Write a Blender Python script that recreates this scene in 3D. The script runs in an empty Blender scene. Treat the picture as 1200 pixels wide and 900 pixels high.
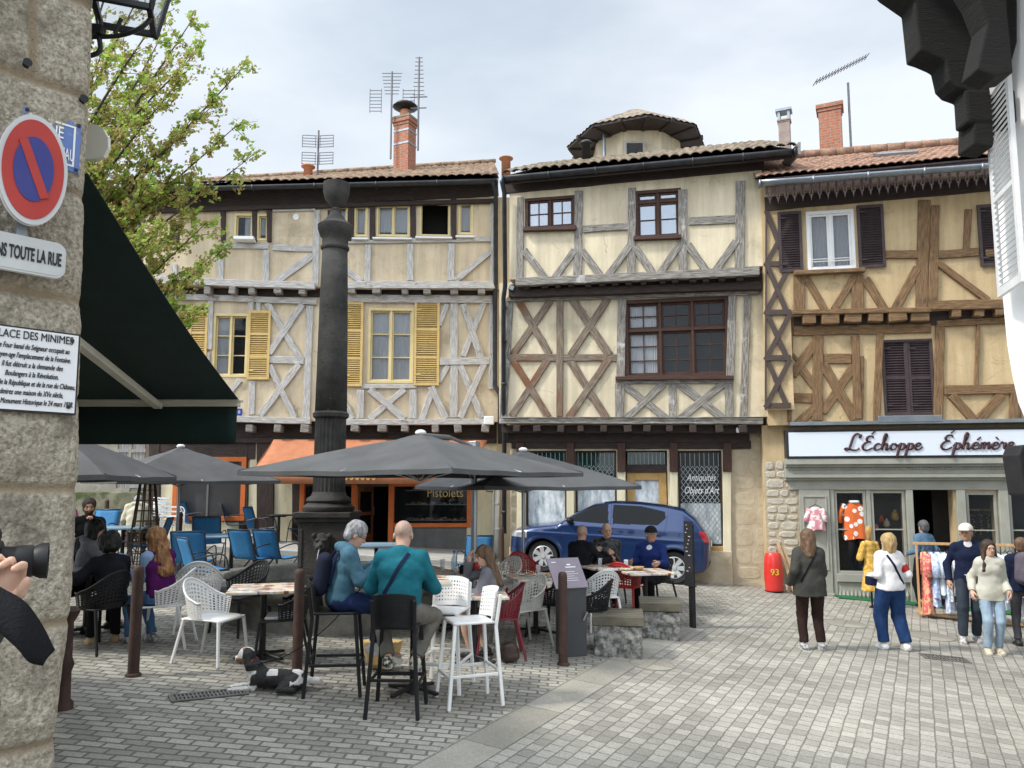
import bpy, math, random
import numpy as np
from mathutils import Vector, Matrix
random.seed(7)
rng = np.random.default_rng(7)
S = bpy.context.scene
COL = S.collection
R = math.radians
PI = math.pi
# ------------------------------------------------------------------ camera
TH = R(6.0)
CAMZ = 2.25
cd = bpy.data.cameras.new('camera'); cam = bpy.data.objects.new('camera', cd); COL.objects.link(cam)
cam.location = (0, 0, CAMZ); cam.rotation_euler = (PI/2 + TH, 0, 0)
cd.sensor_width = 36; cd.lens = 27; cd.shift_y = 25/1200; cd.clip_start = .05; cd.clip_end = 2000
S.camera = cam
# ------------------------------------------------------------------ world + sun
SUN_DIR = Vector((-.84, -.30, 1.0)).normalized()      # towards the sun
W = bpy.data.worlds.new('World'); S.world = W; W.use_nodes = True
wt = W.node_tree; wt.nodes.clear()
def wn(t): return wt.nodes.new(t)
out = wn('ShaderNodeOutputWorld'); bg = wn('ShaderNodeBackground'); bg.inputs[1].default_value = .11
sky = wn('ShaderNodeTexSky'); sky.sky_type = 'NISHITA'; sky.sun_disc = False
sky.sun_elevation = math.asin(SUN_DIR.z); sky.sun_rotation = math.atan2(SUN_DIR.x, SUN_DIR.y)
sky.air_density = 1.0; sky.dust_density = 2.0
tc = wn('ShaderNodeTexCoord'); mp = wn('ShaderNodeMapping'); mp.inputs['Scale'].default_value = (1.0, 1.0, 2.6)
n1 = wn('ShaderNodeTexNoise'); n1.inputs['Scale'].default_value = 1.5; n1.inputs['Detail'].default_value = 8; n1.inputs['Roughness'].default_value = .52
n1.inputs['Distortion'].default_value = .25
cr = wn('ShaderNodeValToRGB'); cr.color_ramp.elements[0].position = .32; cr.color_ramp.elements[1].position = .60
cr.color_ramp.elements[0].color = (.62, .62, .62, 1); cr.color_ramp.elements[1].color = (1, 1, 1, 1)
n2 = wn('ShaderNodeTexNoise'); n2.inputs['Scale'].default_value = 2.6; n2.inputs['Detail'].default_value = 7
c2 = wn('ShaderNodeValToRGB'); c2.color_ramp.elements[0].position = .34; c2.color_ramp.elements[1].position = .58
c2.color_ramp.elements[0].color = (5.0, 5.65, 6.35, 1); c2.color_ramp.elements[1].color = (6.3, 6.75, 7.3, 1)
mx = wn('ShaderNodeMix'); mx.data_type = 'RGBA'
wt.links.new(tc.outputs['Generated'], mp.inputs['Vector'])
wt.links.new(mp.outputs[0], n1.inputs['Vector']); wt.links.new(mp.outputs[0], n2.inputs['Vector'])
wt.links.new(n1.outputs['Fac'], cr.inputs[0]); wt.links.new(cr.outputs[0], mx.inputs['Factor'])
wt.links.new(n2.outputs['Fac'], c2.inputs[0])
wt.links.new(sky.outputs[0], mx.inputs['A']); wt.links.new(c2.outputs[0], mx.inputs['B'])
# unseen sky brightened overhead and behind the viewer, added as fill for the facades
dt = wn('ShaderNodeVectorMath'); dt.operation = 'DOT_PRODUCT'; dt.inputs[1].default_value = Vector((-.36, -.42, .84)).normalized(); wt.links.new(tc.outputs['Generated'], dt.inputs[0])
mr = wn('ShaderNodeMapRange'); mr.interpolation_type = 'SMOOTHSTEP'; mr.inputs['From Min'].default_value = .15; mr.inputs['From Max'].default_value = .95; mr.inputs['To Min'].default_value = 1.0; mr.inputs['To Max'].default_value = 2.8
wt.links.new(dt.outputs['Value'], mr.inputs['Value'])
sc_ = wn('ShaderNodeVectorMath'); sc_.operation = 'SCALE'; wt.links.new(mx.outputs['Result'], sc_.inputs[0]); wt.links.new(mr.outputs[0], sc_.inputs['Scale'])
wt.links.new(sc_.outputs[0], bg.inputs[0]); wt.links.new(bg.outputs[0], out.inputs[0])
sl = bpy.data.lights.new('sun', 'SUN'); sl.energy = 2.9; sl.angle = R(8); sl.color = (1, .95, .87)
so = bpy.data.objects.new('sun', sl); COL.objects.link(so); so.rotation_euler = (-SUN_DIR).to_track_quat('-Z', 'Y').to_euler()
so.location = (-10, -5, 20)
S.view_settings.view_transform = 'Standard'; S.view_settings.look = 'None'; S.view_settings.gamma = 1
S.view_settings.exposure = 0.42
S.cycles.max_bounces = 6; S.cycles.transparent_max_bounces = 12; S.cycles.use_denoising = True
# ------------------------------------------------------------------ projection helpers
def ray(px, py):
    x = (px-600)/900; y = -(py-475)/900
    return Vector((x, math.cos(TH) - y*math.sin(TH), math.sin(TH) + y*math.cos(TH)))
GB, GC = -.06, .03
def gz(x, y): return GB*x + GC*y
def G(px, py):
    d = ray(px, py); t = -CAMZ/(d.z - GB*d.x - GC*d.y)
    return Vector((d.x*t, d.y*t, CAMZ + d.z*t))
def AT(px, py, Y):
    d = ray(px, py); t = Y/d.y
    return Vector((d.x*t, Y, CAMZ + d.z*t))
def GY(px, Y):
    """ground point at column px and depth Y (py near the horizon)"""
    d = ray(px, 600); x = d.x*Y/d.y
    return Vector((x, Y, gz(x, Y)))
# ------------------------------------------------------------------ materials
MATS = {}
def mat(name, c1, c2=None, rough=.75, metal=0, scale=6, detail=6, bump=.0, bscale=None, coord='Object', stretch=(1, 1, 1),
        spec=.4, c3=None, s3=1.2, t3=.6, coat=0, contrast=.5, bdist=.02, sheen=0):
    if name in MATS: return MATS[name]
    m = bpy.data.materials.new(name); m.use_nodes = True; MATS[name] = m
    nt = m.node_tree; b = nt.nodes['Principled BSDF']
    b.inputs['Roughness'].default_value = rough; b.inputs['Metallic'].default_value = metal
    b.inputs['Specular IOR Level'].default_value = spec
    if coat: b.inputs['Coat Weight'].default_value = coat; b.inputs['Coat Roughness'].default_value = .05
    if sheen: b.inputs['Sheen Weight'].default_value = sheen
    c1 = (*c1, 1); b.inputs['Base Color'].default_value = c1
    m.diffuse_color = c1
    N = nt.nodes.new; Lk = nt.links.new
    t = N('ShaderNodeTexCoord'); mpp = N('ShaderNodeMapping'); mpp.inputs['Scale'].default_value = stretch
    Lk(t.outputs[coord], mpp.inputs['Vector'])
    if c2 is not None:
        n = N('ShaderNodeTexNoise'); n.inputs['Scale'].default_value = scale; n.inputs['Detail'].default_value = detail
        n.inputs['Roughness'].default_value = .62
        Lk(mpp.outputs[0], n.inputs['Vector'])
        r = N('ShaderNodeValToRGB'); r.color_ramp.elements[0].position = .5-contrast*.36; r.color_ramp.elements[1].position = .5+contrast*.36
        r.color_ramp.elements[0].color = c1; r.color_ramp.elements[1].color = (*c2, 1)
        Lk(n.outputs['Fac'], r.inputs[0]); cur = r.outputs[0]
        if c3 is not None:
            n3 = N('ShaderNodeTexNoise'); n3.inputs['Scale'].default_value = s3; n3.inputs['Detail'].default_value = 5
            n3.inputs['Roughness'].default_value = .6
            Lk(t.outputs['Object'], n3.inputs['Vector'])
            r3 = N('ShaderNodeValToRGB'); r3.color_ramp.elements[0].position = t3; r3.color_ramp.elements[1].position = min(.99, t3+.12)
            Lk(n3.outputs['Fac'], r3.inputs[0])
            x = N('ShaderNodeMix'); x.data_type = 'RGBA'
            Lk(r3.outputs[0], x.inputs['Factor']); Lk(cur, x.inputs['A']); x.inputs['B'].default_value = (*c3, 1)
            cur = x.outputs['Result']
        Lk(cur, b.inputs['Base Color'])
    if bump:
        n = N('ShaderNodeTexNoise'); n.inputs['Scale'].default_value = bscale or scale*3; n.inputs['Detail'].default_value = 5
        Lk(mpp.outputs[0], n.inputs['Vector'])
        bp = N('ShaderNodeBump'); bp.inputs['Strength'].default_value = bump; bp.inputs['Distance'].default_value = bdist
        Lk(n.outputs['Fac'], bp.inputs['Height']); Lk(bp.outputs[0], b.inputs['Normal'])
    return m
def glassmat(name, tint=(.02, .025, .028), alpha=.55, rough=.03):
    """thin window glass: part see-through, part mirror"""
    if name in MATS: return MATS[name]
    m = bpy.data.materials.new(name); m.use_nodes = True; MATS[name] = m
    nt = m.node_tree; b = nt.nodes['Principled BSDF']
    b.inputs['Base Color'].default_value = (*tint, 1); b.inputs['Roughness'].default_value = rough
    b.inputs['Specular IOR Level'].default_value = .8; b.inputs['Alpha'].default_value = alpha
    return m
# ------------------------------------------------------------------ mesh builder
class MB:
    def __init__(s): s.v = []; s.f = []; s.m = []; s.uv = []; s.M = None
    def add(s, vs, fs, mi=0, uvs=None):
        o = len(s.v)
        if s.M is not None: vs = [s.M @ Vector(p) for p in vs]
        s.v += [tuple(p) for p in vs]
        for k, f in enumerate(fs):
            s.f.append([o+i for i in f]); s.m.append(mi)
            s.uv.append(uvs[k] if uvs else None)
        return s
    def box(s, x0, x1, y0, y1, z0, z1, mi=0):
        v = [(x0,y0,z0),(x1,y0,z0),(x1,y1,z0),(x0,y1,z0),(x0,y0,z1),(x1,y0,z1),(x1,y1,z1),(x0,y1,z1)]
        f = [(0,3,2,1),(4,5,6,7),(0,1,5,4),(1,2,6,5),(2,3,7,6),(3,0,4,7)]
        return s.add(v, f, mi)
    def cbox(s, c, sz, mi=0, rot=None):
        hx, hy, hz = sz[0]/2, sz[1]/2, sz[2]/2
        pts = [Vector(p) for p in [(-hx,-hy,-hz),(hx,-hy,-hz),(hx,hy,-hz),(-hx,hy,-hz),(-hx,-hy,hz),(hx,-hy,hz),(hx,hy,hz),(-hx,hy,hz)]]
        if rot is not None: pts = [rot @ p for p in pts]
        c = Vector(c)
        return s.add([p+c for p in pts], [(0,3,2,1),(4,5,6,7),(0,1,5,4),(1,2,6,5),(2,3,7,6),(3,0,4,7)], mi)
    def beam(s, a, b, w, d, nrm=(0,-1,0), mi=0, w2=None, wob=0):
        """bar from a to b, w wide across, d deep along nrm; UV u runs along it"""
        a = Vector(a); b = Vector(b); t = b-a; L = t.length
        if L < 1e-6: return s
        t.normalize(); n = Vector(nrm).normalized(); sd = t.cross(n)
        if sd.length < 1e-4: sd = t.orthogonal()
        sd.normalize(); n = sd.cross(t).normalized()
        w2 = w2 or w; N = max(1, int(L/.35)) if wob else 1
        ou, ov = random.uniform(0, 20), random.uniform(0, 20)
        vs = []; fs = []; uvs = []
        for i in range(N+1):
            k = i/N; c = a + (b-a)*k; ww = (w+(w2-w)*k)/2
            e1 = random.uniform(-wob, wob) if wob else 0; e2 = random.uniform(-wob, wob) if wob else 0
            for q in ((-ww+e1, 0), (ww+e2, 0), (ww+e2, d), (-ww+e1, d)):
                vs.append(c + sd*q[0] + n*q[1])
        for i in range(N):
            o = i*4
            for j in range(4):
                j2 = (j+1) % 4
                fs.append((o+j, o+j2, o+4+j2, o+4+j))
                u0 = ou + L*i/N; u1 = ou + L*(i+1)/N; va = ov + (0, w, w+d, 2*w+d)[j]; vb = va + (w, d, w, d)[j]
                uvs.append([(u0, va), (u0, vb), (u1, vb), (u1, va)])
        fs.append((3,2,1,0)); uvs.append([(ou, ov)]*4)
        o = N*4; fs.append((o,o+1,o+2,o+3)); uvs.append([(ou, ov)]*4)
        return s.add(vs, fs, mi, uvs)
    def tube(s, pts, r, n=8, mi=0, cap=True, radii=None):
        pts = [Vector(p) for p in pts]; vs = []; fs = []
        ref = None
        for i, p in enumerate(pts):
            if i == 0: t = pts[1]-p
            elif i == len(pts)-1: t = p-pts[i-1]
            else: t = (pts[i+1]-p).normalized() + (p-pts[i-1]).normalized()
            if t.length < 1e-9: t = Vector((0,0,1))
            t.normalize()
            if ref is None: ref = t.orthogonal().normalized()
            else:
                ref = ref - t*ref.dot(t)
                ref = ref.normalized() if ref.length > 1e-6 else t.orthogonal().normalized()
            bi = t.cross(ref); rr = radii[i] if radii else r
            for j in range(n):
                a = 2*PI*j/n; vs.append(p + (ref*math.cos(a) + bi*math.sin(a))*rr)
        for i in range(len(pts)-1):
            for j in range(n):
                j2 = (j+1) % n; fs.append((i*n+j, i*n+j2, (i+1)*n+j2, (i+1)*n+j))
        if cap: fs.append(tuple(range(n-1, -1, -1))); o = (len(pts)-1)*n; fs.append(tuple(o+j for j in range(n)))
        return s.add(vs, fs, mi)
    def lathe(s, prof, n=24, c=(0,0,0), mi=0, flute=0, a0=0):
        vs = []; fs = []
        for (r, z) in prof:
            for j in range(n):
                a = 2*PI*j/n + a0; rr = r
                if flute and j % 2: rr = r*(1-flute)
                vs.append((c[0]+rr*math.cos(a), c[1]+rr*math.sin(a), c[2]+z))
        for i in range(len(prof)-1):
            for j in range(n):
                j2 = (j+1) % n; fs.append((i*n+j, i*n+j2, (i+1)*n+j2, (i+1)*n+j))
        fs.append(tuple(range(n-1, -1, -1))); o = (len(prof)-1)*n; fs.append(tuple(o+j for j in range(n)))
        return s.add(vs, fs, mi)
    def prism(s, poly, y0, y1, mi=0, ax='y'):
        """polygon of (x,z) extruded along y (or (x,y) along z when ax='z', (y,z) along x when 'x')"""
        n = len(poly)
        A = sum(poly[i][0]*poly[(i+1) % n][1]-poly[(i+1) % n][0]*poly[i][1] for i in range(n))
        if (A < 0) == (ax != 'y'): poly = poly[::-1]
        if ax == 'y': f3 = lambda p, y: (p[0], y, p[1])
        elif ax == 'z': f3 = lambda p, y: (p[0], p[1], y)
        else: f3 = lambda p, y: (y, p[0], p[1])
        if ax == 'y': poly = poly[::-1]
        vs = [f3(p, y0) for p in poly] + [f3(p, y1) for p in poly]
        if ax == 'y':
            fs = [tuple(range(n-1, -1, -1))[::-1], tuple(range(n, 2*n))[::-1]]
            fs = [tuple(reversed(f)) for f in fs]
            fs += [(i, n+i, n+(i+1) % n, (i+1) % n) for i in range(n)]
            fs = [tuple(reversed(f)) for f in fs]
        else:
            fs = [tuple(range(n-1, -1, -1)), tuple(range(n, 2*n))] + [(i, (i+1) % n, n+(i+1) % n, n+i) for i in range(n)]
        return s.add(vs, fs, mi)
    def grid(s, P, mi=0, close=False, uv=False):
        """P: rows of points"""
        nr = len(P); nc = len(P[0]); vs = [p for r in P for p in r]; fs = []; uvs = []
        for i in range(nr-1):
            for j in range(nc if close else nc-1):
                j2 = (j+1) % nc; fs.append((i*nc+j, i*nc+j2, (i+1)*nc+j2, (i+1)*nc+j))
                uvs.append([(j/nc, i/nr), ((j+1)/nc, i/nr), ((j+1)/nc, (i+1)/nr), (j/nc, (i+1)/nr)])
        return s.add(vs, fs, mi, uvs if uv else None)
    def perf(s, P, hole=.55, mi=0):
        """grid whose cells each have a hole"""
        nr = len(P); nc = len(P[0])
        for i in range(nr-1):
            for j in range(nc-1):
                q = [Vector(P[i][j]), Vector(P[i][j+1]), Vector(P[i+1][j+1]), Vector(P[i+1][j])]
                c = sum(q, Vector())/4
                mid = [(q[k]+q[(k+1) % 4])/2 for k in range(4)]
                ring = []
                for k in range(4): ring += [q[k], mid[k]]
                inn = [c + (p-c)*(hole*(.78 if k % 2 == 0 else 1.0)) for k, p in enumerate(ring)]
                s.add(ring+inn, [(k, (k+1) % 8, 8+(k+1) % 8, 8+k) for k in range(8)], mi)
        return s
    def sph(s, c, r, n=12, mi=0, sz=(1,1,1)):
        rows = []
        for i in range(n//2+1):
            th = PI*i/(n//2)
            rows.append([(c[0]+r*sz[0]*math.sin(th)*math.cos(2*PI*j/n), c[1]+r*sz[1]*math.sin(th)*math.sin(2*PI*j/n), c[2]-r*sz[2]*math.cos(th)) for j in range(n)])
        return s.grid(rows, mi, True)
    def split(s, name, mats, parent=None, **k):
        """every separate piece becomes a part of its own"""
        p = list(range(len(s.v)))
        def fd(i):
            while p[i] != i: p[i] = p[p[i]]; i = p[i]
            return i
        for f in s.f:
            for j in f[1:]: p[fd(j)] = fd(f[0])
        grp = {}
        for k_, f in enumerate(s.f): grp.setdefault(fd(f[0]), []).append(k_)
        res = []
        for fs in grp.values():
            m = MB(); mp_ = {}
            for k_ in fs:
                f = []
                for i in s.f[k_]:
                    if i not in mp_: mp_[i] = len(m.v); m.v.append(s.v[i])
                    f.append(mp_[i])
                m.f.append(f); m.m.append(s.m[k_]); m.uv.append(s.uv[k_])
            res.append(m.build(name, mats, parent, **k))
        return res
    def build(s, name, mats, parent=None, smooth=False, bevel=0, solid=0, loc=None, rot=None, seg=2, props=None, ang=None, recalc=False):
        me = bpy.data.meshes.new(name); me.from_pydata(s.v, [], s.f)
        if not isinstance(mats, (list, tuple)): mats = [mats]
        for m in mats: me.materials.append(m)
        me.polygons.foreach_set('material_index', s.m)
        ul = me.uv_layers.new(name='UVMap'); co = me.vertices
        flat = []
        for k, p in enumerate(me.polygons):
            if s.uv[k]:
                for u in s.uv[k]: flat += u
            else:
                n = p.normal; a = max(range(3), key=lambda i: abs(n[i]))
                for vi in p.vertices:
                    c = co[vi].co; flat += ((c.y, c.z) if a == 0 else (c.x, c.z) if a == 1 else (c.x, c.y))
        ul.data.foreach_set('uv', flat)
        if recalc:
            import bmesh
            bm = bmesh.new(); bm.from_mesh(me); bmesh.ops.remove_doubles(bm, verts=bm.verts, dist=1e-5); bmesh.ops.recalc_face_normals(bm, faces=bm.faces); bm.to_mesh(me); bm.free()
        if smooth: me.polygons.foreach_set('use_smooth', [True]*len(me.polygons))
        if ang: me.set_sharp_from_angle(angle=R(ang))
        o = bpy.data.objects.new(name, me); COL.objects.link(o)
        if parent: o.parent = parent
        if loc is not None: o.location = loc
        if rot is not None: o.rotation_euler = rot
        if solid:
            d = o.modifiers.new('solid', 'SOLIDIFY'); d.thickness = solid; d.offset = 0
        if bevel:
            d = o.modifiers.new('bevel', 'BEVEL'); d.width = bevel; d.segments = seg; d.limit_method = 'ANGLE'; d.angle_limit = R(35)
        if props:
            for k, v in props.items(): o[k] = v
        return o
def tag(o, label=None, cat=None, group=None, kind=None):
    if label: o['label'] = label
    if cat: o['category'] = cat
    if group: o['group'] = group
    if kind: o['kind'] = kind
    return o
def T(name, label, cat, loc=(0,0,0), rz=0, group=None, scale=1):
    o = bpy.data.objects.new(name, None); COL.objects.link(o); o.empty_display_size = .2
    o.location = loc; o.rotation_euler = (0, 0, rz); o.scale = (scale,)*3
    return tag(o, label, cat, group)
def dup(root, loc, rz, label=None, swap=None, scale=None):
    """copy a thing with copies of its parts and sub-parts; swap = {material name: material}"""
    def cp(o, par):
        c = o.copy(); COL.objects.link(c)
        if par is not None: c.parent = par
        if swap and c.type == 'MESH':
            for i, sl_ in enumerate(c.material_slots):
                if sl_.material and sl_.material.name in swap:
                    mn_ = sl_.material.name; sl_.link = 'OBJECT'; sl_.material = swap[mn_]
        for ch in [x for x in o.children]: cp(ch, c)
        return c
    r = cp(root, None); r.location = loc; r.rotation_euler = (0, 0, rz)
    if scale: r.scale = (scale,)*3
    if label: r['label'] = label
    return r
def textobj(txt, name, m, parent, loc, size, rot=(PI/2,0,0), ext=.002, align='CENTER', shear=0, spacing=1, width=None, off=0):
    cu = bpy.data.curves.new(name, 'FONT'); cu.body = txt; cu.size = size; cu.extrude = ext; cu.align_x = align; cu.align_y = 'CENTER'
    cu.shear = shear; cu.space_character = spacing; cu.offset = off
    cu.materials.append(m); o = bpy.data.objects.new(name, cu); COL.objects.link(o)
    o.location = loc; o.rotation_euler = rot
    bpy.context.view_layer.update()
    me = bpy.data.meshes.new_from_object(o.evaluated_get(bpy.context.evaluated_depsgraph_get())); bpy.data.objects.remove(o)
    o = bpy.data.objects.new(name, me); COL.objects.link(o); o.location = loc; o.rotation_euler = rot
    if parent: o.parent = parent
    if width:
        xs = [v.co.x for v in me.vertices]; w = max(xs)-min(xs)
        if w > 1e-6: o.scale = (width/w, 1, 1)
    return o
def catmull(pts, n=6):
    P = [Vector(p) for p in pts]; P = [P[0]*2-P[1]] + P + [P[-1]*2-P[-2]]; out_ = []
    for i in range(1, len(P)-2):
        for k in range(n):
            t = k/n; a, b, c, d = P[i-1], P[i], P[i+1], P[i+2]
            out_.append(.5*((2*b) + (c-a)*t + (2*a-5*b+4*c-d)*t*t + (3*b-a-3*c+d)*t**3))
    out_.append(P[-2]); return out_
# ------------------------------------------------------------------ smooth solids (signed distance field -> one continuous mesh)
class SDF:
    def __init__(s, lo, hi, h):
        s.h = h; s.lo = np.array(lo, float)-3*h; s.n = np.ceil((np.array(hi, float)+3*h-s.lo)/h).astype(int)+1
        s.F = np.full(tuple(s.n), .15, np.float32)
    def sub(s, lo, hi, pad):
        a = np.clip(np.floor((np.array(lo)-pad-s.lo)/s.h).astype(int), 0, s.n); b = np.clip(np.ceil((np.array(hi)+pad-s.lo)/s.h).astype(int)+1, 0, s.n)
        if np.any(b <= a): return None
        sl_ = tuple(slice(a[i], b[i]) for i in range(3))
        g = np.ogrid[a[0]:b[0], a[1]:b[1], a[2]:b[2]]
        return sl_, [g[i]*s.h + s.lo[i] for i in range(3)]
    def comb(s, sl_, d, k, op):
        F = s.F[sl_]
        if op == 'u':
            if k > 0:
                hh = np.clip(.5+.5*(F-d)/k, 0, 1); s.F[sl_] = F + (d-F)*hh - k*hh*(1-hh)
            else: s.F[sl_] = np.minimum(F, d)
        elif op == 's':
            d = -d; hh = np.clip(.5-.5*(F-d)/max(k, 1e-5), 0, 1); s.F[sl_] = F + (d-F)*hh + k*hh*(1-hh)
    def cap(s, a, b, ra, rb=None, k=.02, side=None, flat=1, cuta=False, cutb=False, op='u'):
        a = np.array(a, float); b = np.array(b, float); rb = ra if rb is None else rb; r = max(ra, rb)
        q = s.sub(np.minimum(a, b)-r, np.maximum(a, b)+r, k+2*s.h)
        if q is None: return s
        sl_, (x, y, z) = q; d = b-a; L2 = max((d**2).sum(), 1e-9)
        px, py, pz = x-a[0], y-a[1], z-a[2]
        t = (px*d[0]+py*d[1]+pz*d[2])/L2; tc_ = np.clip(t, 0, 1)
        vx, vy, vz = px-tc_*d[0], py-tc_*d[1], pz-tc_*d[2]
        rr = ra+(rb-ra)*tc_
        if side is not None:
            u = np.array(side, float); u = u/np.linalg.norm(u)
            vu = vx*u[0]+vy*u[1]+vz*u[2]; tot = vx*vx+vy*vy+vz*vz; oth = np.maximum(tot-vu*vu, 0)
            D = (np.sqrt(vu*vu+oth/(flat*flat))-rr)*(flat**.5)
        else: D = np.sqrt(vx*vx+vy*vy+vz*vz)-rr
        L = L2**.5
        if cuta: D = np.maximum(D, -t*L)
        if cutb: D = np.maximum(D, (t-1)*L)
        s.comb(sl_, D.astype(np.float32), k, op); return s
    def ell(s, c, r, k=.02, rot=None, op='u'):
        c = np.array(c, float); r = np.array(r, float); m = r.max()
        q = s.sub(c-m, c+m, k+2*s.h)
        if q is None: return s
        sl_, (x, y, z) = q; P = [x-c[0], y-c[1], z-c[2]]
        if rot is not None:
            Rm = np.array(rot)      # columns = local axes
            P = [P[0]*Rm[0][i]+P[1]*Rm[1][i]+P[2]*Rm[2][i] for i in range(3)]
        k0 = np.sqrt((P[0]/r[0])**2+(P[1]/r[1])**2+(P[2]/r[2])**2); k1 = np.sqrt((P[0]/r[0]**2)**2+(P[1]/r[1]**2)**2+(P[2]/r[2]**2)**2)
        D = k0*(k0-1)/np.maximum(k1, 1e-6)
        s.comb(sl_, D.astype(np.float32), k, op); return s
    def cutp(s, p, n):
        """remove everything on the side n points to"""
        n = np.array(n, float); n /= np.linalg.norm(n)
        g = np.ogrid[0:s.n[0], 0:s.n[1], 0:s.n[2]]
        X = [g[i]*s.h+s.lo[i] for i in range(3)]
        D = (X[0]-p[0])*n[0]+(X[1]-p[1])*n[1]+(X[2]-p[2])*n[2]
        s.F = np.maximum(s.F, D.astype(np.float32)); return s
    def noise(s, amp, f, seed=0, zs=1):
        g = np.ogrid[0:s.n[0], 0:s.n[1], 0:s.n[2]]
        x, y, z = [g[i]*s.h+s.lo[i] for i in range(3)]
        r = np.random.default_rng(seed); w = 0
        for i in range(5):
            d = r.normal(size=3); d /= np.linalg.norm(d); d[2] *= zs; ff = f*(1+.55*i); ph = r.uniform(0, 6)
            w = w + np.sin((x*d[0]+y*d[1]+z*d[2])*ff + ph + 1.3*np.sin((x*d[1]+y*d[2]+z*d[0])*ff*.6+ph))/(1+.5*i)
        s.F = s.F + (amp*w/2.2).astype(np.float32); return s
    def mesh(s):
        F = s.F; Sg = F < 0; n = F.shape
        cnt = np.zeros((n[0]-1, n[1]-1, n[2]-1), np.int8)
        cs = [(i, j, k) for i in (0, 1) for j in (0, 1) for k in (0, 1)]
        for (i, j, k) in cs: cnt += Sg[i:n[0]-1+i, j:n[1]-1+j, k:n[2]-1+k]
        act = (cnt > 0) & (cnt < 8); I = np.argwhere(act)
        idx = -np.ones(act.shape, np.int64); idx[act] = np.arange(len(I))
        vals = {c: F[I[:,0]+c[0], I[:,1]+c[1], I[:,2]+c[2]] for c in cs}
        P = np.zeros((len(I), 3)); C = np.zeros(len(I))
        for a in cs:
            for ax in range(3):
                if a[ax] == 1: continue
                b = list(a); b[ax] = 1; b = tuple(b); va, vb = vals[a], vals[b]
                m = (va < 0) != (vb < 0); t = np.where(m, va/np.where(m, va-vb, 1), 0)
                q = np.array(a, float)[None, :].repeat(len(I), 0); q[:, ax] += t
                P += q*m[:, None]; C += m
        P = (P/C[:, None]+I)*s.h+s.lo
        Q = []
        for ax in range(3):
            o1, o2 = [(1, 2), (2, 0), (0, 1)][ax]
            sa = [slice(None)]*3; sb = [slice(None)]*3
            sa[ax] = slice(0, n[ax]-1); sb[ax] = slice(1, n[ax])
            A = Sg[tuple(sa)]; B = Sg[tuple(sb)]; ch = np.argwhere(A != B)
            ok = (ch[:, o1] > 0) & (ch[:, o2] > 0) & (ch[:, o1] < n[o1]-1) & (ch[:, o2] < n[o2]-1); ch = ch[ok]
            ins = A[ch[:,0], ch[:,1], ch[:,2]]
            def cid(d1, d2):
                q = ch.copy(); q[:, o1] += d1; q[:, o2] += d2; return idx[q[:,0], q[:,1], q[:,2]]
            q4 = np.stack([cid(-1,-1), cid(0,-1), cid(0,0), cid(-1,0)], 1)
            q4[~ins] = q4[~ins][:, ::-1]; Q.append(q4)
        Q = np.concatenate(Q) if Q else np.zeros((0, 4), int)
        return P, Q
def mesh_np(name, P, Q, mats, parent=None, midx=None, smooth=True):
    me = bpy.data.meshes.new(name); me.vertices.add(len(P)); me.vertices.foreach_set('co', np.asarray(P, np.float32).ravel())
    k = Q.shape[1]; me.loops.add(len(Q)*k); me.loops.foreach_set('vertex_index', Q.astype(np.int32).ravel())
    me.polygons.add(len(Q)); me.polygons.foreach_set('loop_start', np.arange(0, len(Q)*k, k, dtype=np.int32))
    if not isinstance(mats, (list, tuple)): mats = [mats]
    for m in mats: me.materials.append(m)
    if midx is not None: me.polygons.foreach_set('material_index', np.asarray(midx, np.int32))
    me.polygons.foreach_set('use_smooth', np.full(len(Q), smooth))
    me.update(calc_edges=True)
    o = bpy.data.objects.new(name, me); COL.objects.link(o)
    if parent: o.parent = parent
    return o
# ================================================================== MATERIALS
plaster_mid = mat('plaster_cream', (.57,.495,.35), (.70,.615,.45), .9, scale=1.3, bump=.35, bscale=26, c3=(.47,.41,.29), s3=1.1, t3=.56)
plaster_left = mat('plaster_peach', (.53,.43,.29), (.65,.54,.385), .9, scale=1.3, bump=.35, bscale=26, c3=(.43,.35,.24), s3=1.2, t3=.56)
plaster_right = mat('plaster_ochre', (.47,.35,.195), (.60,.46,.27), .9, scale=1.3, bump=.35, bscale=26, c3=(.39,.29,.17), s3=1.1, t3=.56)
plaster_white = mat('plaster_white', (.78,.78,.77), (.84,.84,.83), .85, scale=1.5, bump=.12, bscale=25)
UVS = dict(coord='UV', stretch=(1.1, 11, 1))
wood_grey = mat('weathered_grey_timber', (.10,.085,.07), (.36,.34,.31), .85, scale=4, bump=.6, bscale=9, c3=(.50,.49,.47), s3=3.0, t3=.60, contrast=.40, **UVS)
wood_white = mat('pale_flaked_timber', (.30,.28,.26), (.60,.585,.56), .85, scale=4, bump=.6, bscale=9, c3=(.16,.13,.11), s3=4.0, t3=.63, contrast=.40, **UVS)
wood_mixed = mat('half_stripped_timber', (.10,.07,.05), (.27,.22,.17), .85, scale=4, bump=.6, bscale=9, c3=(.17,.075,.035), s3=.8, t3=.50, contrast=.40, **UVS)
wood_brown = mat('warm_brown_timber', (.11,.065,.03), (.27,.165,.085), .85, scale=4, bump=.7, bscale=9, c3=(.08,.05,.03), s3=2.5, t3=.6, contrast=.40, **UVS)
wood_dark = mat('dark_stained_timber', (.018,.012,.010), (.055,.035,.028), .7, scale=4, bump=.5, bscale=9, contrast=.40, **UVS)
wood_reddark = mat('red_brown_timber', (.028,.012,.008), (.080,.033,.020), .6, scale=4, bump=.4, bscale=9, contrast=.40, **UVS)
lattice_brown = mat('brown_lattice_paint', (.045,.032,.028), (.085,.06,.05), .6, scale=4, **UVS)
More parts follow.
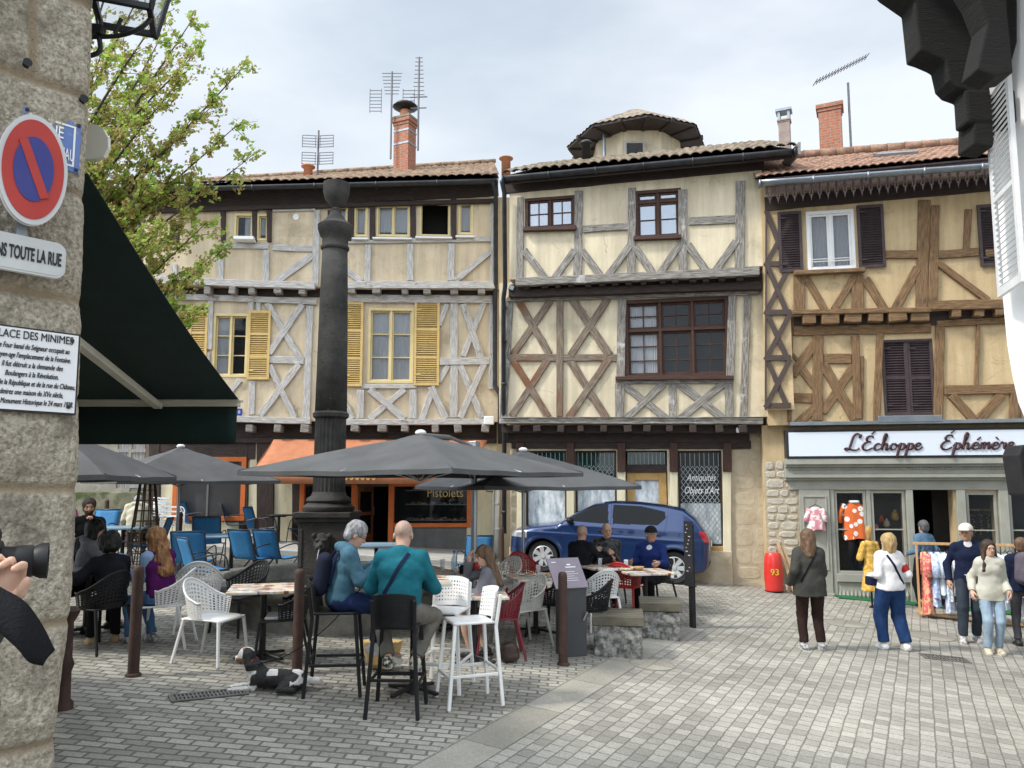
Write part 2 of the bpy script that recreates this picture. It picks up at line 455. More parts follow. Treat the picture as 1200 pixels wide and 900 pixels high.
shutter_yellow = mat('yellow_shutter_paint', (.55,.38,.13), (.66,.47,.19), .6, scale=5, bump=.1)
frame_yellow = mat('pale_yellow_frame_paint', (.62,.50,.24), (.70,.58,.32), .55, scale=5)
shutter_dark = mat('aubergine_shutter_paint', (.035,.024,.026), (.065,.045,.048), .55, scale=5)
white_paint = mat('white_paint', (.76,.76,.75), (.82,.82,.81), .5, scale=5)
fascia_dark = mat('dark_fascia_board', (.02,.014,.014), (.045,.03,.03), .6, scale=3)
lambreq = mat('lambrequin_paint', (.10,.07,.074), (.15,.11,.112), .6, scale=6)
zinc = mat('zinc_gutter', (.20,.23,.26), (.30,.33,.36), .4, .7, scale=3)
black_metal = mat('black_painted_iron', (.012,.012,.013), (.025,.025,.027), .45, .3, scale=8)
dark_pipe = mat('dark_grey_downpipe', (.02,.022,.026), (.045,.047,.052), .5, .2, scale=5)
white_pipe = mat('pale_downpipe', (.62,.62,.60), (.72,.72,.70), .5, scale=5)
tile_grey = mat('mossy_canal_tile', (.12,.095,.07), (.33,.27,.20), .9, scale=5, bump=.5, bscale=20, c3=(.10,.09,.06), s3=4, t3=.55, contrast=.40)
tile_red = mat('red_clay_tile', (.17,.095,.065), (.33,.205,.14), .85, scale=6, bump=.4, bscale=20, c3=(.16,.10,.07), s3=5, t3=.6, contrast=.40)
tile_brown = mat('weathered_brown_tile', (.16,.11,.075), (.36,.26,.18), .9, scale=6, bump=.4, bscale=20, c3=(.13,.11,.08), s3=4, t3=.6, contrast=.40)
glass_up = glassmat('window_glass', alpha=.24)
glass_sky = glassmat('sky_lit_window_glass', (.05,.06,.07), alpha=.75, rough=.02)
glass_sky.node_tree.nodes['Principled BSDF'].inputs['Metallic'].default_value = .55
glass_sky.node_tree.nodes['Principled BSDF'].inputs['Base Color'].default_value = (.45,.48,.52,1)
glass_shop = glassmat('shop_glass', alpha=.22)
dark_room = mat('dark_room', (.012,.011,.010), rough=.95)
curtain_m = mat('lace_curtain', (.70,.74,.80), (.80,.83,.86), .95, scale=30, coord='Object', stretch=(1,1,.1))
stone_old = mat('old_stone_grey', (.13,.12,.10), (.30,.28,.24), .92, scale=2.2, bump=.8, bscale=14, c3=(.10,.10,.07), s3=1.2, t3=.55)
stone_pillar = mat('rubble_stone_buff', (.36,.30,.20), (.50,.43,.31), .92, scale=2.5, bump=.6, bscale=12)
stone_block = mat('pale_rubble_block', (.36,.33,.27), (.52,.47,.39), .92, scale=6, bump=.8, bscale=18)
fountain_stone = mat('dark_lava_stone', (.022,.021,.020), (.068,.064,.057), .85, scale=3, bump=.6, bscale=40, c3=(.12,.115,.10), s3=2.2, t3=.66)
basin_stone = mat('worn_granite', (.085,.082,.07), (.22,.21,.18), .85, scale=3, bump=.6, bscale=40, c3=(.07,.08,.05), s3=2, t3=.6)
grey_green = mat('grey_green_shopfront_paint', (.27,.27,.23), (.34,.34,.295), .55, scale=4)
sign_white = mat('pale_blue_sign_board', (.66,.72,.80), rough=.35)
sign_black = mat('black_sign_edge', (.02,.02,.022), rough=.5)
letter_dark = mat('maroon_black_lettering', (.045,.012,.014), rough=.5)
letter_white = mat('white_lettering', (.8,.8,.8), rough=.5)
orange_paint = mat('orange_shopfront_paint', (.48,.11,.02), (.58,.15,.035), .45, scale=5)
orange_cloth = mat('orange_awning_cloth', (.36,.135,.065), (.44,.18,.09), .85, scale=5, bump=.1, bscale=80)
cream_paint = mat('cream_render', (.62,.56,.38), (.70,.64,.46), .85, scale=2, bump=.15, bscale=30)
ochre_paint = mat('ochre_door_paint', (.34,.20,.055), (.46,.29,.10), .55, scale=4)
brick_m = mat('chimney_brick', (.27,.085,.045), (.42,.16,.09), .85, scale=9, bump=.4)
dark_panel = mat('grey_shop_panel', (.10,.10,.10), (.14,.14,.14), .6, scale=4)
wash = mat('whitewashed_glass', (.20,.25,.28), (.78,.82,.84), .55, scale=9, stretch=(1,1,.35), contrast=.55, detail=8)
# brick joints for the chimneys
def bricklines(m, c_mortar=(.30,.24,.19), w=.22, h=.07):
    nt = m.node_tree; b = nt.nodes['Principled BSDF']; N = nt.nodes.new; Lk = nt.links.new
    src = b.inputs['Base Color'].links[0].from_socket
    uv = N('ShaderNodeUVMap'); br = N('ShaderNodeTexBrick'); br.inputs['Scale'].default_value = 1
    br.inputs['Brick Width'].default_value = w; br.inputs['Row Height'].default_value = h; br.inputs['Mortar Size'].default_value = .009
    Lk(uv.outputs[0], br.inputs['Vector'])
    x = N('ShaderNodeMix'); x.data_type = 'RGBA'; Lk(br.outputs['Fac'], x.inputs['Factor']); Lk(src, x.inputs['A']); x.inputs['B'].default_value = (*c_mortar, 1)
    Lk(x.outputs['Result'], b.inputs['Base Color'])
    bp = N('ShaderNodeBump'); bp.invert = True; bp.inputs['Strength'].default_value = .8; bp.inputs['Distance'].default_value = .02
    Lk(br.outputs['Fac'], bp.inputs['Height'])
    if b.inputs['Normal'].links: Lk(b.inputs['Normal'].links[0].from_socket, bp.inputs['Normal'])
    Lk(bp.outputs[0], b.inputs['Normal'])
bricklines(brick_m)
def weathered(m):
    """rain streaks and hairline cracks in old render"""
    nt = m.node_tree; b = nt.nodes['Principled BSDF']; N = nt.nodes.new; Lk = nt.links.new; src = b.inputs['Base Color'].links[0].from_socket
    t = N('ShaderNodeTexCoord'); mp_ = N('ShaderNodeMapping'); mp_.inputs['Scale'].default_value = (5, 5, .45); Lk(t.outputs['Object'], mp_.inputs['Vector'])
    n = N('ShaderNodeTexNoise'); n.inputs['Scale'].default_value = 1; n.inputs['Detail'].default_value = 6; n.inputs['Roughness'].default_value = .65; Lk(mp_.outputs[0], n.inputs['Vector'])
    r = N('ShaderNodeMapRange'); r.inputs['From Min'].default_value = .35; r.inputs['From Max'].default_value = .65; r.inputs['To Min'].default_value = .80; r.inputs['To Max'].default_value = 1.06; Lk(n.outputs['Fac'], r.inputs['Value'])
    nw = N('ShaderNodeTexNoise'); nw.inputs['Scale'].default_value = 3; nw.inputs['Detail'].default_value = 4; Lk(t.outputs['Object'], nw.inputs['Vector'])
    av = N('ShaderNodeMix'); av.data_type = 'RGBA'; av.inputs['Factor'].default_value = .25; Lk(t.outputs['Object'], av.inputs['A']); Lk(nw.outputs['Color'], av.inputs['B'])
    v = N('ShaderNodeTexVoronoi'); v.feature = 'DISTANCE_TO_EDGE'; v.inputs['Scale'].default_value = 1.6; Lk(av.outputs['Result'], v.inputs['Vector'])
    rv = N('ShaderNodeMapRange'); rv.inputs['From Min'].default_value = .0; rv.inputs['From Max'].default_value = .010; rv.inputs['To Min'].default_value = .62; rv.inputs['To Max'].default_value = 1; Lk(v.outputs['Distance'], rv.inputs['Value'])
    ma = N('ShaderNodeMapRange'); ma.inputs['From Min'].default_value = .52; ma.inputs['From Max'].default_value = .58; Lk(nw.outputs['Fac'], ma.inputs['Value'])
    mk = N('ShaderNodeMix'); mk.data_type = 'FLOAT'; mk.inputs['A'].default_value = 1; Lk(ma.outputs[0], mk.inputs['Factor']); Lk(rv.outputs[0], mk.inputs['B'])
    mu = N('ShaderNodeMath'); mu.operation = 'MULTIPLY'; Lk(r.outputs[0], mu.inputs[0]); Lk(mk.outputs['Result'], mu.inputs[1])
    sc = N('ShaderNodeVectorMath'); sc.operation = 'SCALE'; Lk(src, sc.inputs[0]); Lk(mu.outputs[0], sc.inputs['Scale']); Lk(sc.outputs[0], b.inputs['Base Color'])
for m_ in (plaster_mid, plaster_left, plaster_right, cream_paint): weathered(m_)
def setts(name, ang, bw, bh, ca, cb, mortar, off=.5, warp=.05, msize=.012):
    m = bpy.data.materials.new(name); m.use_nodes = True; MATS[name] = m
    nt = m.node_tree; b = nt.nodes['Principled BSDF']; N = nt.nodes.new; Lk = nt.links.new
    b.inputs['Specular IOR Level'].default_value = .35
    t = N('ShaderNodeTexCoord'); mp_ = N('ShaderNodeMapping'); mp_.inputs['Rotation'].default_value = (0, 0, ang)
    Lk(t.outputs['Object'], mp_.inputs['Vector'])
    n = N('ShaderNodeTexNoise'); n.inputs['Scale'].default_value = 1.6; n.inputs['Detail'].default_value = 4; Lk(t.outputs['Object'], n.inputs['Vector'])
    vs = N('ShaderNodeVectorMath'); vs.operation = 'SUBTRACT'; vs.inputs[1].default_value = (.5,.5,.5); Lk(n.outputs['Color'], vs.inputs[0])
    vm = N('ShaderNodeVectorMath'); vm.operation = 'SCALE'; vm.inputs['Scale'].default_value = warp*2; Lk(vs.outputs[0], vm.inputs[0])
    nf = N('ShaderNodeTexNoise'); nf.inputs['Scale'].default_value = 11; nf.inputs['Detail'].default_value = 3; Lk(t.outputs['Object'], nf.inputs['Vector'])
    vsf = N('ShaderNodeVectorMath'); vsf.operation = 'SUBTRACT'; vsf.inputs[1].default_value = (.5,.5,.5); Lk(nf.outputs['Color'], vsf.inputs[0])
    vmf = N('ShaderNodeVectorMath'); vmf.operation = 'SCALE'; vmf.inputs['Scale'].default_value = .022; Lk(vsf.outputs[0], vmf.inputs[0])
    va = N('ShaderNodeVectorMath'); va.operation = 'ADD'; Lk(mp_.outputs[0], va.inputs[0]); Lk(vm.outputs[0], va.inputs[1])
    vb = N('ShaderNodeVectorMath'); vb.operation = 'ADD'; Lk(va.outputs[0], vb.inputs[0]); Lk(vmf.outputs[0], vb.inputs[1])
    br = N('ShaderNodeTexBrick'); br.offset = off; br.inputs['Scale'].default_value = 1; br.inputs['Brick Width'].default_value = bw; br.inputs['Row Height'].default_value = bh
    br.inputs['Mortar Size'].default_value = msize; br.inputs['Mortar Smooth'].default_value = .5; br.inputs['Bias'].default_value = 0
    br.inputs['Color1'].default_value = (*ca, 1); br.inputs['Color2'].default_value = (*cb, 1); br.inputs['Mortar'].default_value = (*mortar, 1)
    Lk(vb.outputs[0], br.inputs['Vector'])
    # grain and stains of the stones
    n2 = N('ShaderNodeTexNoise'); n2.inputs['Scale'].default_value = 55; n2.inputs['Detail'].default_value = 5; n2.inputs['Roughness'].default_value = .7; Lk(t.outputs['Object'], n2.inputs['Vector'])
    r2 = N('ShaderNodeMapRange'); r2.inputs['From Min'].default_value = .3; r2.inputs['From Max'].default_value = .7; r2.inputs['To Min'].default_value = .72; r2.inputs['To Max'].default_value = 1.22; Lk(n2.outputs['Fac'], r2.inputs['Value'])
    n3 = N('ShaderNodeTexNoise'); n3.inputs['Scale'].default_value = .55; n3.inputs['Detail'].default_value = 6; n3.inputs['Roughness'].default_value = .6; Lk(t.outputs['Object'], n3.inputs['Vector'])
    r3 = N('ShaderNodeMapRange'); r3.inputs['From Min'].default_value = .3; r3.inputs['From Max'].default_value = .7; r3.inputs['To Min'].default_value = .68; r3.inputs['To Max'].default_value = 1.18; Lk(n3.outputs['Fac'], r3.inputs['Value'])
    mu = N('ShaderNodeMath'); mu.operation = 'MULTIPLY'; Lk(r2.outputs[0], mu.inputs[0]); Lk(r3.outputs[0], mu.inputs[1])
    vx = N('ShaderNodeVectorMath'); vx.operation = 'SCALE'; Lk(br.outputs['Color'], vx.inputs[0]); Lk(mu.outputs[0], vx.inputs['Scale'])
    Lk(vx.outputs[0], b.inputs['Base Color'])
    inv = N('ShaderNodeMath'); inv.operation = 'SUBTRACT'; inv.inputs[0].default_value = 1; Lk(br.outputs['Fac'], inv.inputs[1])
    # every stone sits a little higher or lower, and is uneven
    bw_ = N('ShaderNodeRGBToBW'); Lk(br.outputs['Color'], bw_.inputs[0])
    hm = N('ShaderNodeMath'); hm.operation = 'MULTIPLY_ADD'; Lk(n2.outputs['Fac'], hm.inputs[0]); hm.inputs[1].default_value = .35; Lk(inv.outputs[0], hm.inputs[2])
    hm2 = N('ShaderNodeMath'); hm2.operation = 'MULTIPLY_ADD'; Lk(nf.outputs['Fac'], hm2.inputs[0]); hm2.inputs[1].default_value = .9; Lk(hm.outputs[0], hm2.inputs[2])
    bp = N('ShaderNodeBump'); bp.inputs['Strength'].default_value = .9; bp.inputs['Distance'].default_value = .016; Lk(hm2.outputs[0], bp.inputs['Height']); Lk(bp.outputs[0], b.inputs['Normal'])
    rr = N('ShaderNodeMapRange'); rr.inputs['To Min'].default_value = .55; rr.inputs['To Max'].default_value = .85; Lk(n2.outputs['Fac'], rr.inputs['Value']); Lk(rr.outputs[0], b.inputs['Roughness'])
    return m
DIR = math.atan2(.53, 1)       # the street's setts run away to the right
setts_terrace = setts('terrace_setts', R(4), .195, .10, (.24,.228,.195), (.41,.39,.335), (.15,.14,.115), warp=.02)
setts_street = setts('street_setts', -(PI/2-DIR), .150, .125, (.25,.24,.207), (.395,.375,.328), (.19,.175,.14), warp=.012, msize=.0065)
slab_m = setts('granite_slabs', -(PI/2-DIR), 1.1, .42, (.255,.24,.20), (.34,.32,.27), (.17,.155,.125), warp=.01, msize=.006)
pave_m = mat('pale_pavement', (.28,.27,.25), (.38,.37,.34), .9, scale=2.5, bump=.3, bscale=40)
asph_m = mat('side_street_asphalt', (.10,.10,.095), (.16,.155,.145), .9, scale=3, bump=.3, bscale=60)
# ================================================================== GROUND
def sheet(name, pts, m, dz):
    b = MB(); b.add([(p[0], p[1], gz(p[0], p[1])+dz) for p in pts], [tuple(range(len(pts)))])
    return tag(b.build(name, m), kind='structure')
b = MB(); n = 24
b.grid([[(x, y, gz(max(-30, min(30, x)), max(-5, min(30, y)))) for x in (-200,-60,-30,-15,0,15,30,60,200)] for y in (-60,-20,-5,0,8,16,22,30,60,220)])
tag(b.build('ground', setts_terrace), kind='structure')
# the line of slabs between terrace and street
A1 = G(640, 812); A2 = G(640, 848); Dv = Vector((.53, 1, 0)); 
def onl(A, y): return (A.x + (y-A.y)*.53, y)
farY = G(845, 742).y
sheet('street_paving', [onl(A2, 3), (9, 3), (14, 9), (14, 15.2), (4, 16.6), (1.2, 17.1), onl(A2, 14.6), ], setts_street, .004)
sheet('slab_strip', [onl(A1, 3.2), onl(A2, 3.2), onl(A2, farY+.3), (onl(A1, farY)[0], farY)], slab_m, .009)
sheet('side_street', [(-14, 17.2), (-7.6, 17.2), (-9.2, 30), (-22, 30)], asph_m, .006)
b = MB()
for (x0, x1, y0, y1) in ((-9.6, -.4, 16.5, 18.7),):
    v = [(x0,y0),(x1,y0-.1),(x1,y1),(x0,y1)]
    z = lambda p: gz(*p)
    b.add([(p[0],p[1],z(p)-.1) for p in v]+[(p[0],p[1],z(p)+.12) for p in v], [(4,5,6,7),(0,1,5,4),(1,2,6,5),(2,3,7,6),(3,0,4,7)])
tag(b.build('pavement', pave_m, bevel=.015), kind='structure')
# ================================================================== FACADES
class Fac:
    def __init__(s, Y0, k, pxref, name, label, cat='house'):
        s.k = k; s.rz = math.atan(k); d = ray(pxref, 600); u = d.x/d.y
        Y = Y0/(1-k*u); s.O = Vector((u*Y, Y, gz(u*Y, Y)))
        s.Ri = Matrix.Rotation(-s.rz, 3, 'Z'); s.oc = s.Ri @ (Vector((0,0,CAMZ))-s.O)
        s.root = T(name, label, cat, s.O, s.rz)
    def L(s, px, py, off=0):
        d = s.Ri @ ray(px, py); t = (-off - s.oc.y)/d.y
        return (s.oc.x + d.x*t, s.oc.z + d.z*t)
    def W(s, x, y, z): return s.O + Matrix.Rotation(s.rz, 3, 'Z') @ Vector((x, y, z))
    def split(s, name, mb, m, parent=None, **k): return mb.split(name, m, parent or s.root, **k)
    def part(s, name, mb, m, parent=None, **k): return mb.build(name, m, parent or s.root, **k)
def rect(F, q, off):
    x0, y0, x1, y1 = q
    a = F.L(x0, (y0+y1)/2, off); c = F.L(x1, (y0+y1)/2, off); t = F.L((x0+x1)/2, y0, off); bt = F.L((x0+x1)/2, y1, off)
    return [a[0], bt[1], c[0], t[1]]       # x0,z0,x1,z1
def wallholes(mb, x0, z0, x1, z1, y, holes, depth=.16, mi=0):
    xs = sorted({x0, x1, *[min(max(h[i], x0), x1) for h in holes for i in (0, 2)]}); zs = sorted({z0, z1, *[min(max(h[i], z0), z1) for h in holes for i in (1, 3)]})
    for i in range(len(xs)-1):
        for j in range(len(zs)-1):
            cx, cz = (xs[i]+xs[i+1])/2, (zs[j]+zs[j+1])/2
            if any(h[0] < cx < h[2] and h[1] < cz < h[3] for h in holes): continue
            mb.add([(xs[i],y,zs[j]),(xs[i+1],y,zs[j]),(xs[i+1],y,zs[j+1]),(xs[i],y,zs[j+1])], [(0,1,2,3)], mi)
    for h in holes:
        a, b_, c, d = h
        mb.add([(a,y,b_),(c,y,b_),(c,y,d),(a,y,d),(a,y+depth,b_),(c,y+depth,b_),(c,y+depth,d),(a,y+depth,d)], [(0,4,5,1),(1,5,6,2),(2,6,7,3),(3,7,4,0)], mi)
def shell(mb, x0, z0, x1, z1, y, yb, mi=0):
    """the sides, top and bottom behind a front wall"""
    mb.add([(x0,y,z0),(x1,y,z0),(x1,y,z1),(x0,y,z1),(x0,yb,z0),(x1,yb,z0),(x1,yb,z1),(x0,yb,z1)], [(0,4,5,1),(1,5,6,2),(2,6,7,3),(3,7,4,0),(4,7,6,5)], mi)
JC = [0]
def timber(mb, F, off, a, b_, wpx, d=.04, mi=0, wob=.006, w2=None):
    JC[0] = (JC[0]*7+3) % 23; dd = d + JC[0]*.0011
    A = Vector(F.L(*a, off)); B = Vector(F.L(*b_, off)); sc = F.O.y/900; e_ = (B-A).normalized()*.035
    if abs(B.x-A.x) > .12 and abs(B.y-A.y) > .25: A = A-e_; B = B+e_
    mb.beam((A[0], -off+.02, A[1]), (B[0], -off+.02, B[1]), wpx*sc, dd+.02, (0,-1,0), mi, wob=wob, w2=w2*sc if w2 else None)
def blocks(mb, F, off, a, b_, n, wpx, hpx, d=.22, jit=.15, skip=(), mi=0):
    A = F.L(*a, off); B = F.L(*b_, off); sc = F.O.y/900
    for i in range(n):
        if i in skip: continue
        t = (i+.5)/n + random.uniform(-jit, jit)/n; x = A[0]+(B[0]-A[0])*t; z = A[1]+(B[1]-A[1])*t; w = wpx*sc*random.uniform(.85,1.15); h = hpx*sc*random.uniform(.85,1.15)
        r = Matrix.Rotation(random.uniform(-.1,.1), 3, 'Y'); mb.cbox((x, -off-d/2+.06+random.uniform(-.02,.02), z), (w, d, h), mi, r)
def window(F, q, off, cols, rows, frame, glass, fw=.05, mw=.025, dep=.10, name='window', curtain=None, room=True, leaf=None, trans=None, parent=None, glaze=True, out=.012, pn=None):
    """frame with bars > pane, curtain; returns the frame and the hole"""
    x0, z0, x1, z1 = rect(F, q, off); y = -off+dep
    mb = MB(); yo = -off-out
    for (a, b_, c, d) in ((x0,x1,z0,z0+fw),(x0,x1,z1-fw,z1)): mb.box(a, b_, yo, y+.03, c, d)
    for (a, b_) in ((x0,x0+fw),(x1-fw,x1)): mb.box(a, b_, yo, y+.03, z0+fw, z1-fw)
    ix0, ix1, iz0, iz1 = x0+fw, x1-fw, z0+fw, z1-fw
    bands = [(iz0, iz1, rows)]
    if trans: zt = iz0+(iz1-iz0)*trans[0]; bands = [(iz0, zt-fw*.4, rows), (zt+fw*.4, iz1, trans[1])]; mb.box(ix0, ix1, yo+.02, y+.02, zt-fw*.4, zt+fw*.4)
    lv = leaf or 1; lw = (ix1-ix0)/lv
    for l in range(lv):
        a0 = ix0+l*lw; a1 = a0+lw
        if l: mb.box(a0-fw*.35, a0+fw*.35, yo+.015, y+.018, iz0, iz1)
        s_ = fw*.55
        for (c0, c1, rr) in bands:
            b0, b1 = a0+(fw*.35 if l else 0), a1-(fw*.35 if l < lv-1 else 0)
            mb.box(b0, b1, y-.03, y+.012, c0, c0+s_); mb.box(b0, b1, y-.03, y+.012, c1-s_, c1)
            mb.box(b0, b0+s_, y-.03, y+.012, c0+s_, c1-s_); mb.box(b1-s_, b1, y-.03, y+.012, c0+s_, c1-s_)
            for i in range(1, cols): xx = b0+(b1-b0)*i/cols; mb.box(xx-mw/2, xx+mw/2, y-.024, y+.008, c0+s_, c1-s_)
            for j in range(1, rr): zz = c0+(c1-c0)*j/rr; mb.box(b0+s_, b1-s_, y-.021, y+.006, zz-mw/2, zz+mw/2)
    o = F.part(name, mb, frame, parent, bevel=.004, seg=1)
    if glaze: g = MB(); g.box(ix0, ix1, y-.004, y, iz0, iz1); g.build('pane', glass, o)
    if curtain:
        c = MB(); nn = 44; w = ix1-ix0
        for (f0, f1, zb) in curtain:
            rows_ = []
            for zz, amp in ((iz1-.01, .008), ((iz0+iz1)/2, .014), (iz0+(iz1-iz0)*zb, .016)):
                rows_.append([(ix0+w*(f0+(f1-f0)*i/nn), y+.025+amp*math.sin(i*1.7), zz+(.018*math.cos(i*.9) if amp > .015 and zb > .02 else 0)) for i in range(nn+1)])
            c.grid(rows_)
        c.build('curtain', curtain_m, o, smooth=True)
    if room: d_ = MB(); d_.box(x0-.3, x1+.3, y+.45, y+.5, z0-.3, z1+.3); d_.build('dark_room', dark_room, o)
    return o, (x0+.005, z0+.005, x1-.005, z1-.005)
def shutter(F, q, off, m, mid=True, n=26, out=.05, name='shutter', rails=(), yaw=0):
    x0, z0, x1, z1 = rect(F, q, off); mb = MB(); f = .055; t = .035
    X0, X1 = 0, x1-x0; y0 = -t/2; y1 = t/2
    mb.box(X0, X0+f, y0, y1, 0, z1-z0); mb.box(X1-f, X1, y0, y1, 0, z1-z0)
    zs = [0] + [r*(z1-z0) for r in rails] + [z1-z0]
    for i, z in enumerate(zs):
        a = max(0, z-f*.6) if 0 < i < len(zs)-1 else (z if i == 0 else z-f*1.1); b_ = a+f*1.15
        mb.box(X0+f, X1-f, y0+.004, y1-.004, a, b_)
    H = z1-z0; k = int(H/.055)
    for i in range(k):
        z = .06+(H-.12)*(i+.5)/k
        if any(abs(z-r*H) < .05 for r in rails): continue
        mb.cbox(((X0+X1)/2, 0, z), (X1-X0-2*f, .034, .009), 0, Matrix.Rotation(R(42), 3, 'X'))
    mb.box(X0+f*.5, X1-f*.5, y1-.012, y1-.006, f*.5, z1-z0-f*.5); mb.box(X0+.01, X0+.16, y0-.008, y0-.002, H*.12, H*.12+.03); mb.box(X0+f*.5, X1-f*.5, y1-.012, y1-.006, f*.5, z1-z0-f*.5); mb.box(X0+.01, X0+.16, y0-.008, y0-.002, H*.88, H*.88+.03)
    o = mb.build(name, m, F.root); o.location = (x0, -off-out, z0); o.rotation_euler = (0, 0, yaw)
    return o
def gutter(F, a, b_, off, m, r=.075, name='gutter', parent=None):
    A = F.L(*a, off); B = F.L(*b_, off); mb = MB(); n = 8; rows_ = []
    for i in range(13):
        t = i/12; x = A[0]+(B[0]-A[0])*t; z = A[1]+(B[1]-A[1])*t
        rows_.append([(x, -off-r*math.cos(PI*j/n), z-r*math.sin(PI*j/n)) for j in range(n+1)])
    mb.grid(rows_)
    for i in range(0, 13, 2):
        t = i/12; mb.cbox((A[0]+(B[0]-A[0])*t, -off, A[1]+(B[1]-A[1])*t-r*.55), (.03, 2*r+.02, r*1.2))
    return F.part(name, mb, m, parent, smooth=True, solid=.006)
def roofplane(F, e0, e1, off, run, slope0, slope1, m, pitch=.2, name='roof', amp=.05, wob=.02, rake=True):
    """canal tiles: e0,e1 = (x,z) of the eave ends; the roof rises run*slope inwards"""
    mb = MB(); L_ = e1[0]-e0[0]; nx = int(L_/pitch)*6; ny = max(4, int(run/.36))
    rows_ = []
    for j in range(ny+1):
        for step in ((0,) if j == ny else (0, 1)):
            v = (j+step*.98)/ny; row = []
            lift = .028 if step == 0 else 0.0
            for i in range(nx+1):
                u = i/nx; x = e0[0]+L_*u; ph = i % 6
                zz = e0[1]+(e1[1]-e0[1])*u + v*run*(slope0+(slope1-slope0)*u)
                w = abs(math.sin(PI*(i/6)))**.8*amp
                col = int(i/6); jit = ((col*37+j*11) % 17/17-.5)*wob
                row.append((x, -off+v*run, zz+w+jit+lift))
            rows_.append(row)
    mb.grid(rows_)
    o = F.part(name, mb, m, solid=.015)
    mb = MB(); zb = -.06
    mb.add([(e0[0],-off+.03,e0[1]+zb),(e1[0],-off+.03,e1[1]+zb),(e1[0],-off+run,e1[1]+run*slope1+zb),(e0[0],-off+run,e0[1]+run*slope0+zb)], [(0,1,2,3)])
    mb.build('soffit', fascia_dark, o)
    return o
def ridge(F, a, b_, m, par, r=.11, seg=.38, name='ridge_tiles'):
    mb = MB(); a = Vector(a); b_ = Vector(b_); n = max(2, int((b_-a).length/seg))
    for i in range(n):
        p = a.lerp(b_, i/n); q = a.lerp(b_, (i+1.12)/n); mb.tube([p, q], r, 10, radii=[r, r*.86])
    return mb.build(name, m, par, smooth=True)
# ================================================================== MIDDLE HOUSE
F = Fac(17.25, -.2, 620, 'timber_framed_house', 'cream half timbered house with grey crossed timbers and whitewashed ground floor windows')
c6 = lambda x, y: (580+x/3, 200+y/3)
q6 = lambda a, b_, c, d: (580+a/3, 200+b_/3, 580+c/3, 200+d/3)
O2, O1 = .70, .38
# windows
wins2 = [window(F, q6(106,92,284,206), O2, 2, 2, wood_reddark, glass_sky, fw=.07, leaf=2, dep=.06),
         window(F, q6(492,66,656,240), O2, 1, 2, wood_reddark, glass_sky, fw=.075, leaf=2, trans=(.80,1), dep=.06)]
wins1 = [window(F, q6(455,447,826,728), O1, 2, 3, wood_reddark, glass_up, fw=.085, leaf=3, trans=(.62,2), dep=.10, curtain=[(.02,.30,.02)])]
wallm = MB()
z2b = F.L(700,322,O2)[1]; z2t = min(F.L(588,203,O2+.45)[1], F.L(934,171,O2+.45)[1])+.10; xL2 = F.L(597,270,O2)[0]; xR2 = F.L(895,270,O2)[0]
wallholes(wallm, xL2, z2b, xR2, z2t, -O2, [w[1] for w in wins2]); shell(wallm, xL2, z2b, xR2, z2t, -O2, 5)
z1b = F.L(700,492,O1)[1]; z1t = z2b; xL1 = F.L(585,420,O1)[0]; xR1 = F.L(897,420,O1)[0]
wallholes(wallm, xL1, z1b, xR1, z1t+.02, -O1, [w[1] for w in wins1]); shell(wallm, xL1, z1b, xR1, z1t+.02, -O1, 5)
# ground floor: bays are open, piers between
zg = z1b; qq = lambda a, b_, c, d: rect(F, (a, b_, c, d), 0)
bays = [qq(616,528,664,650), qq(674,528,723,650), qq(734,528,783,676), qq(795,528,847,640)]
xL0 = F.L(598,600,0)[0]; xR0 = F.L(897,600,0)[0]
wallholes(wallm, xL0, -.8, xR0, zg+.02, 0, bays, depth=.22); shell(wallm, xL0, -.8, xR0, zg+.02, 0, 5)
F.part('wall', wallm, plaster_mid)
# timbers of both floors
tm = MB(); tb = MB()
G_ = lambda a, b_, w, off=O2, **k: timber(tm, F, off, c6(*a), c6(*b_), w, **k)
for a, b_, w in (((90,95),(88,385),8),((296,72),(290,375),9.5),((482,62),(479,365),9),((660,68),(660,355),9.5),((863,38),(860,345),10),
                 ((310,207),(470,197),8),((682,180),(848,172),9),((106,285),(178,378),8),((278,285),(212,375),8),((308,285),(368,367),8),
                 ((472,270),(402,365),8),((495,275),(552,360),8),((642,270),(583,357),8),((680,265),(742,352),8),((845,255),(777,348),8)): G_(a, b_, w)
G_((76,396),(928,358),9, d=.12)
timber(tm, F, O1, c6(448,448), c6(438,865), 9.5); timber(tm, F, O1, c6(835,440), c6(826,740), 8.5); timber(tm, F, O1, c6(888,435), c6(872,868), 7.5)
for a, b_, w in (((424,740),(838,737),7),((434,750),(434,868),7),((624,752),(624,868),8),((823,748),(822,868),8.5),((452,752),(600,868),8),((590,752),(465,868),8),((650,752),(800,868),8.5),((800,752),(655,868),8)):
    timber(tm, F, O1, c6(*a), c6(*b_), w)
timber(tm, F, O1, c6(20,880), c6(940,880), 7.5, d=.16); timber(tm, F, O1, c6(52,455), c6(30,862), 9)
timber(tm, F, O1, c6(45,455), c6(930,428), 6, d=.06)
F.part('timber_frame', tm, wood_grey, bevel=.008, seg=1)
for a, b_, w in (((85,462),(190,642),8),((192,462),(68,642),8),((229,455),(228,865),7.5),((275,455),(400,645),9),((395,455),(270,645),8),((48,658),(430,658),8),
                 ((65,668),(185,862),8),((185,668),(62,860),8),((266,670),(388,865),9),((398,668),(262,865),8)): timber(tb, F, O1, c6(*a), c6(*b_), w)
F.part('cross_braces', tb, wood_mixed, bevel=.008, seg=1)
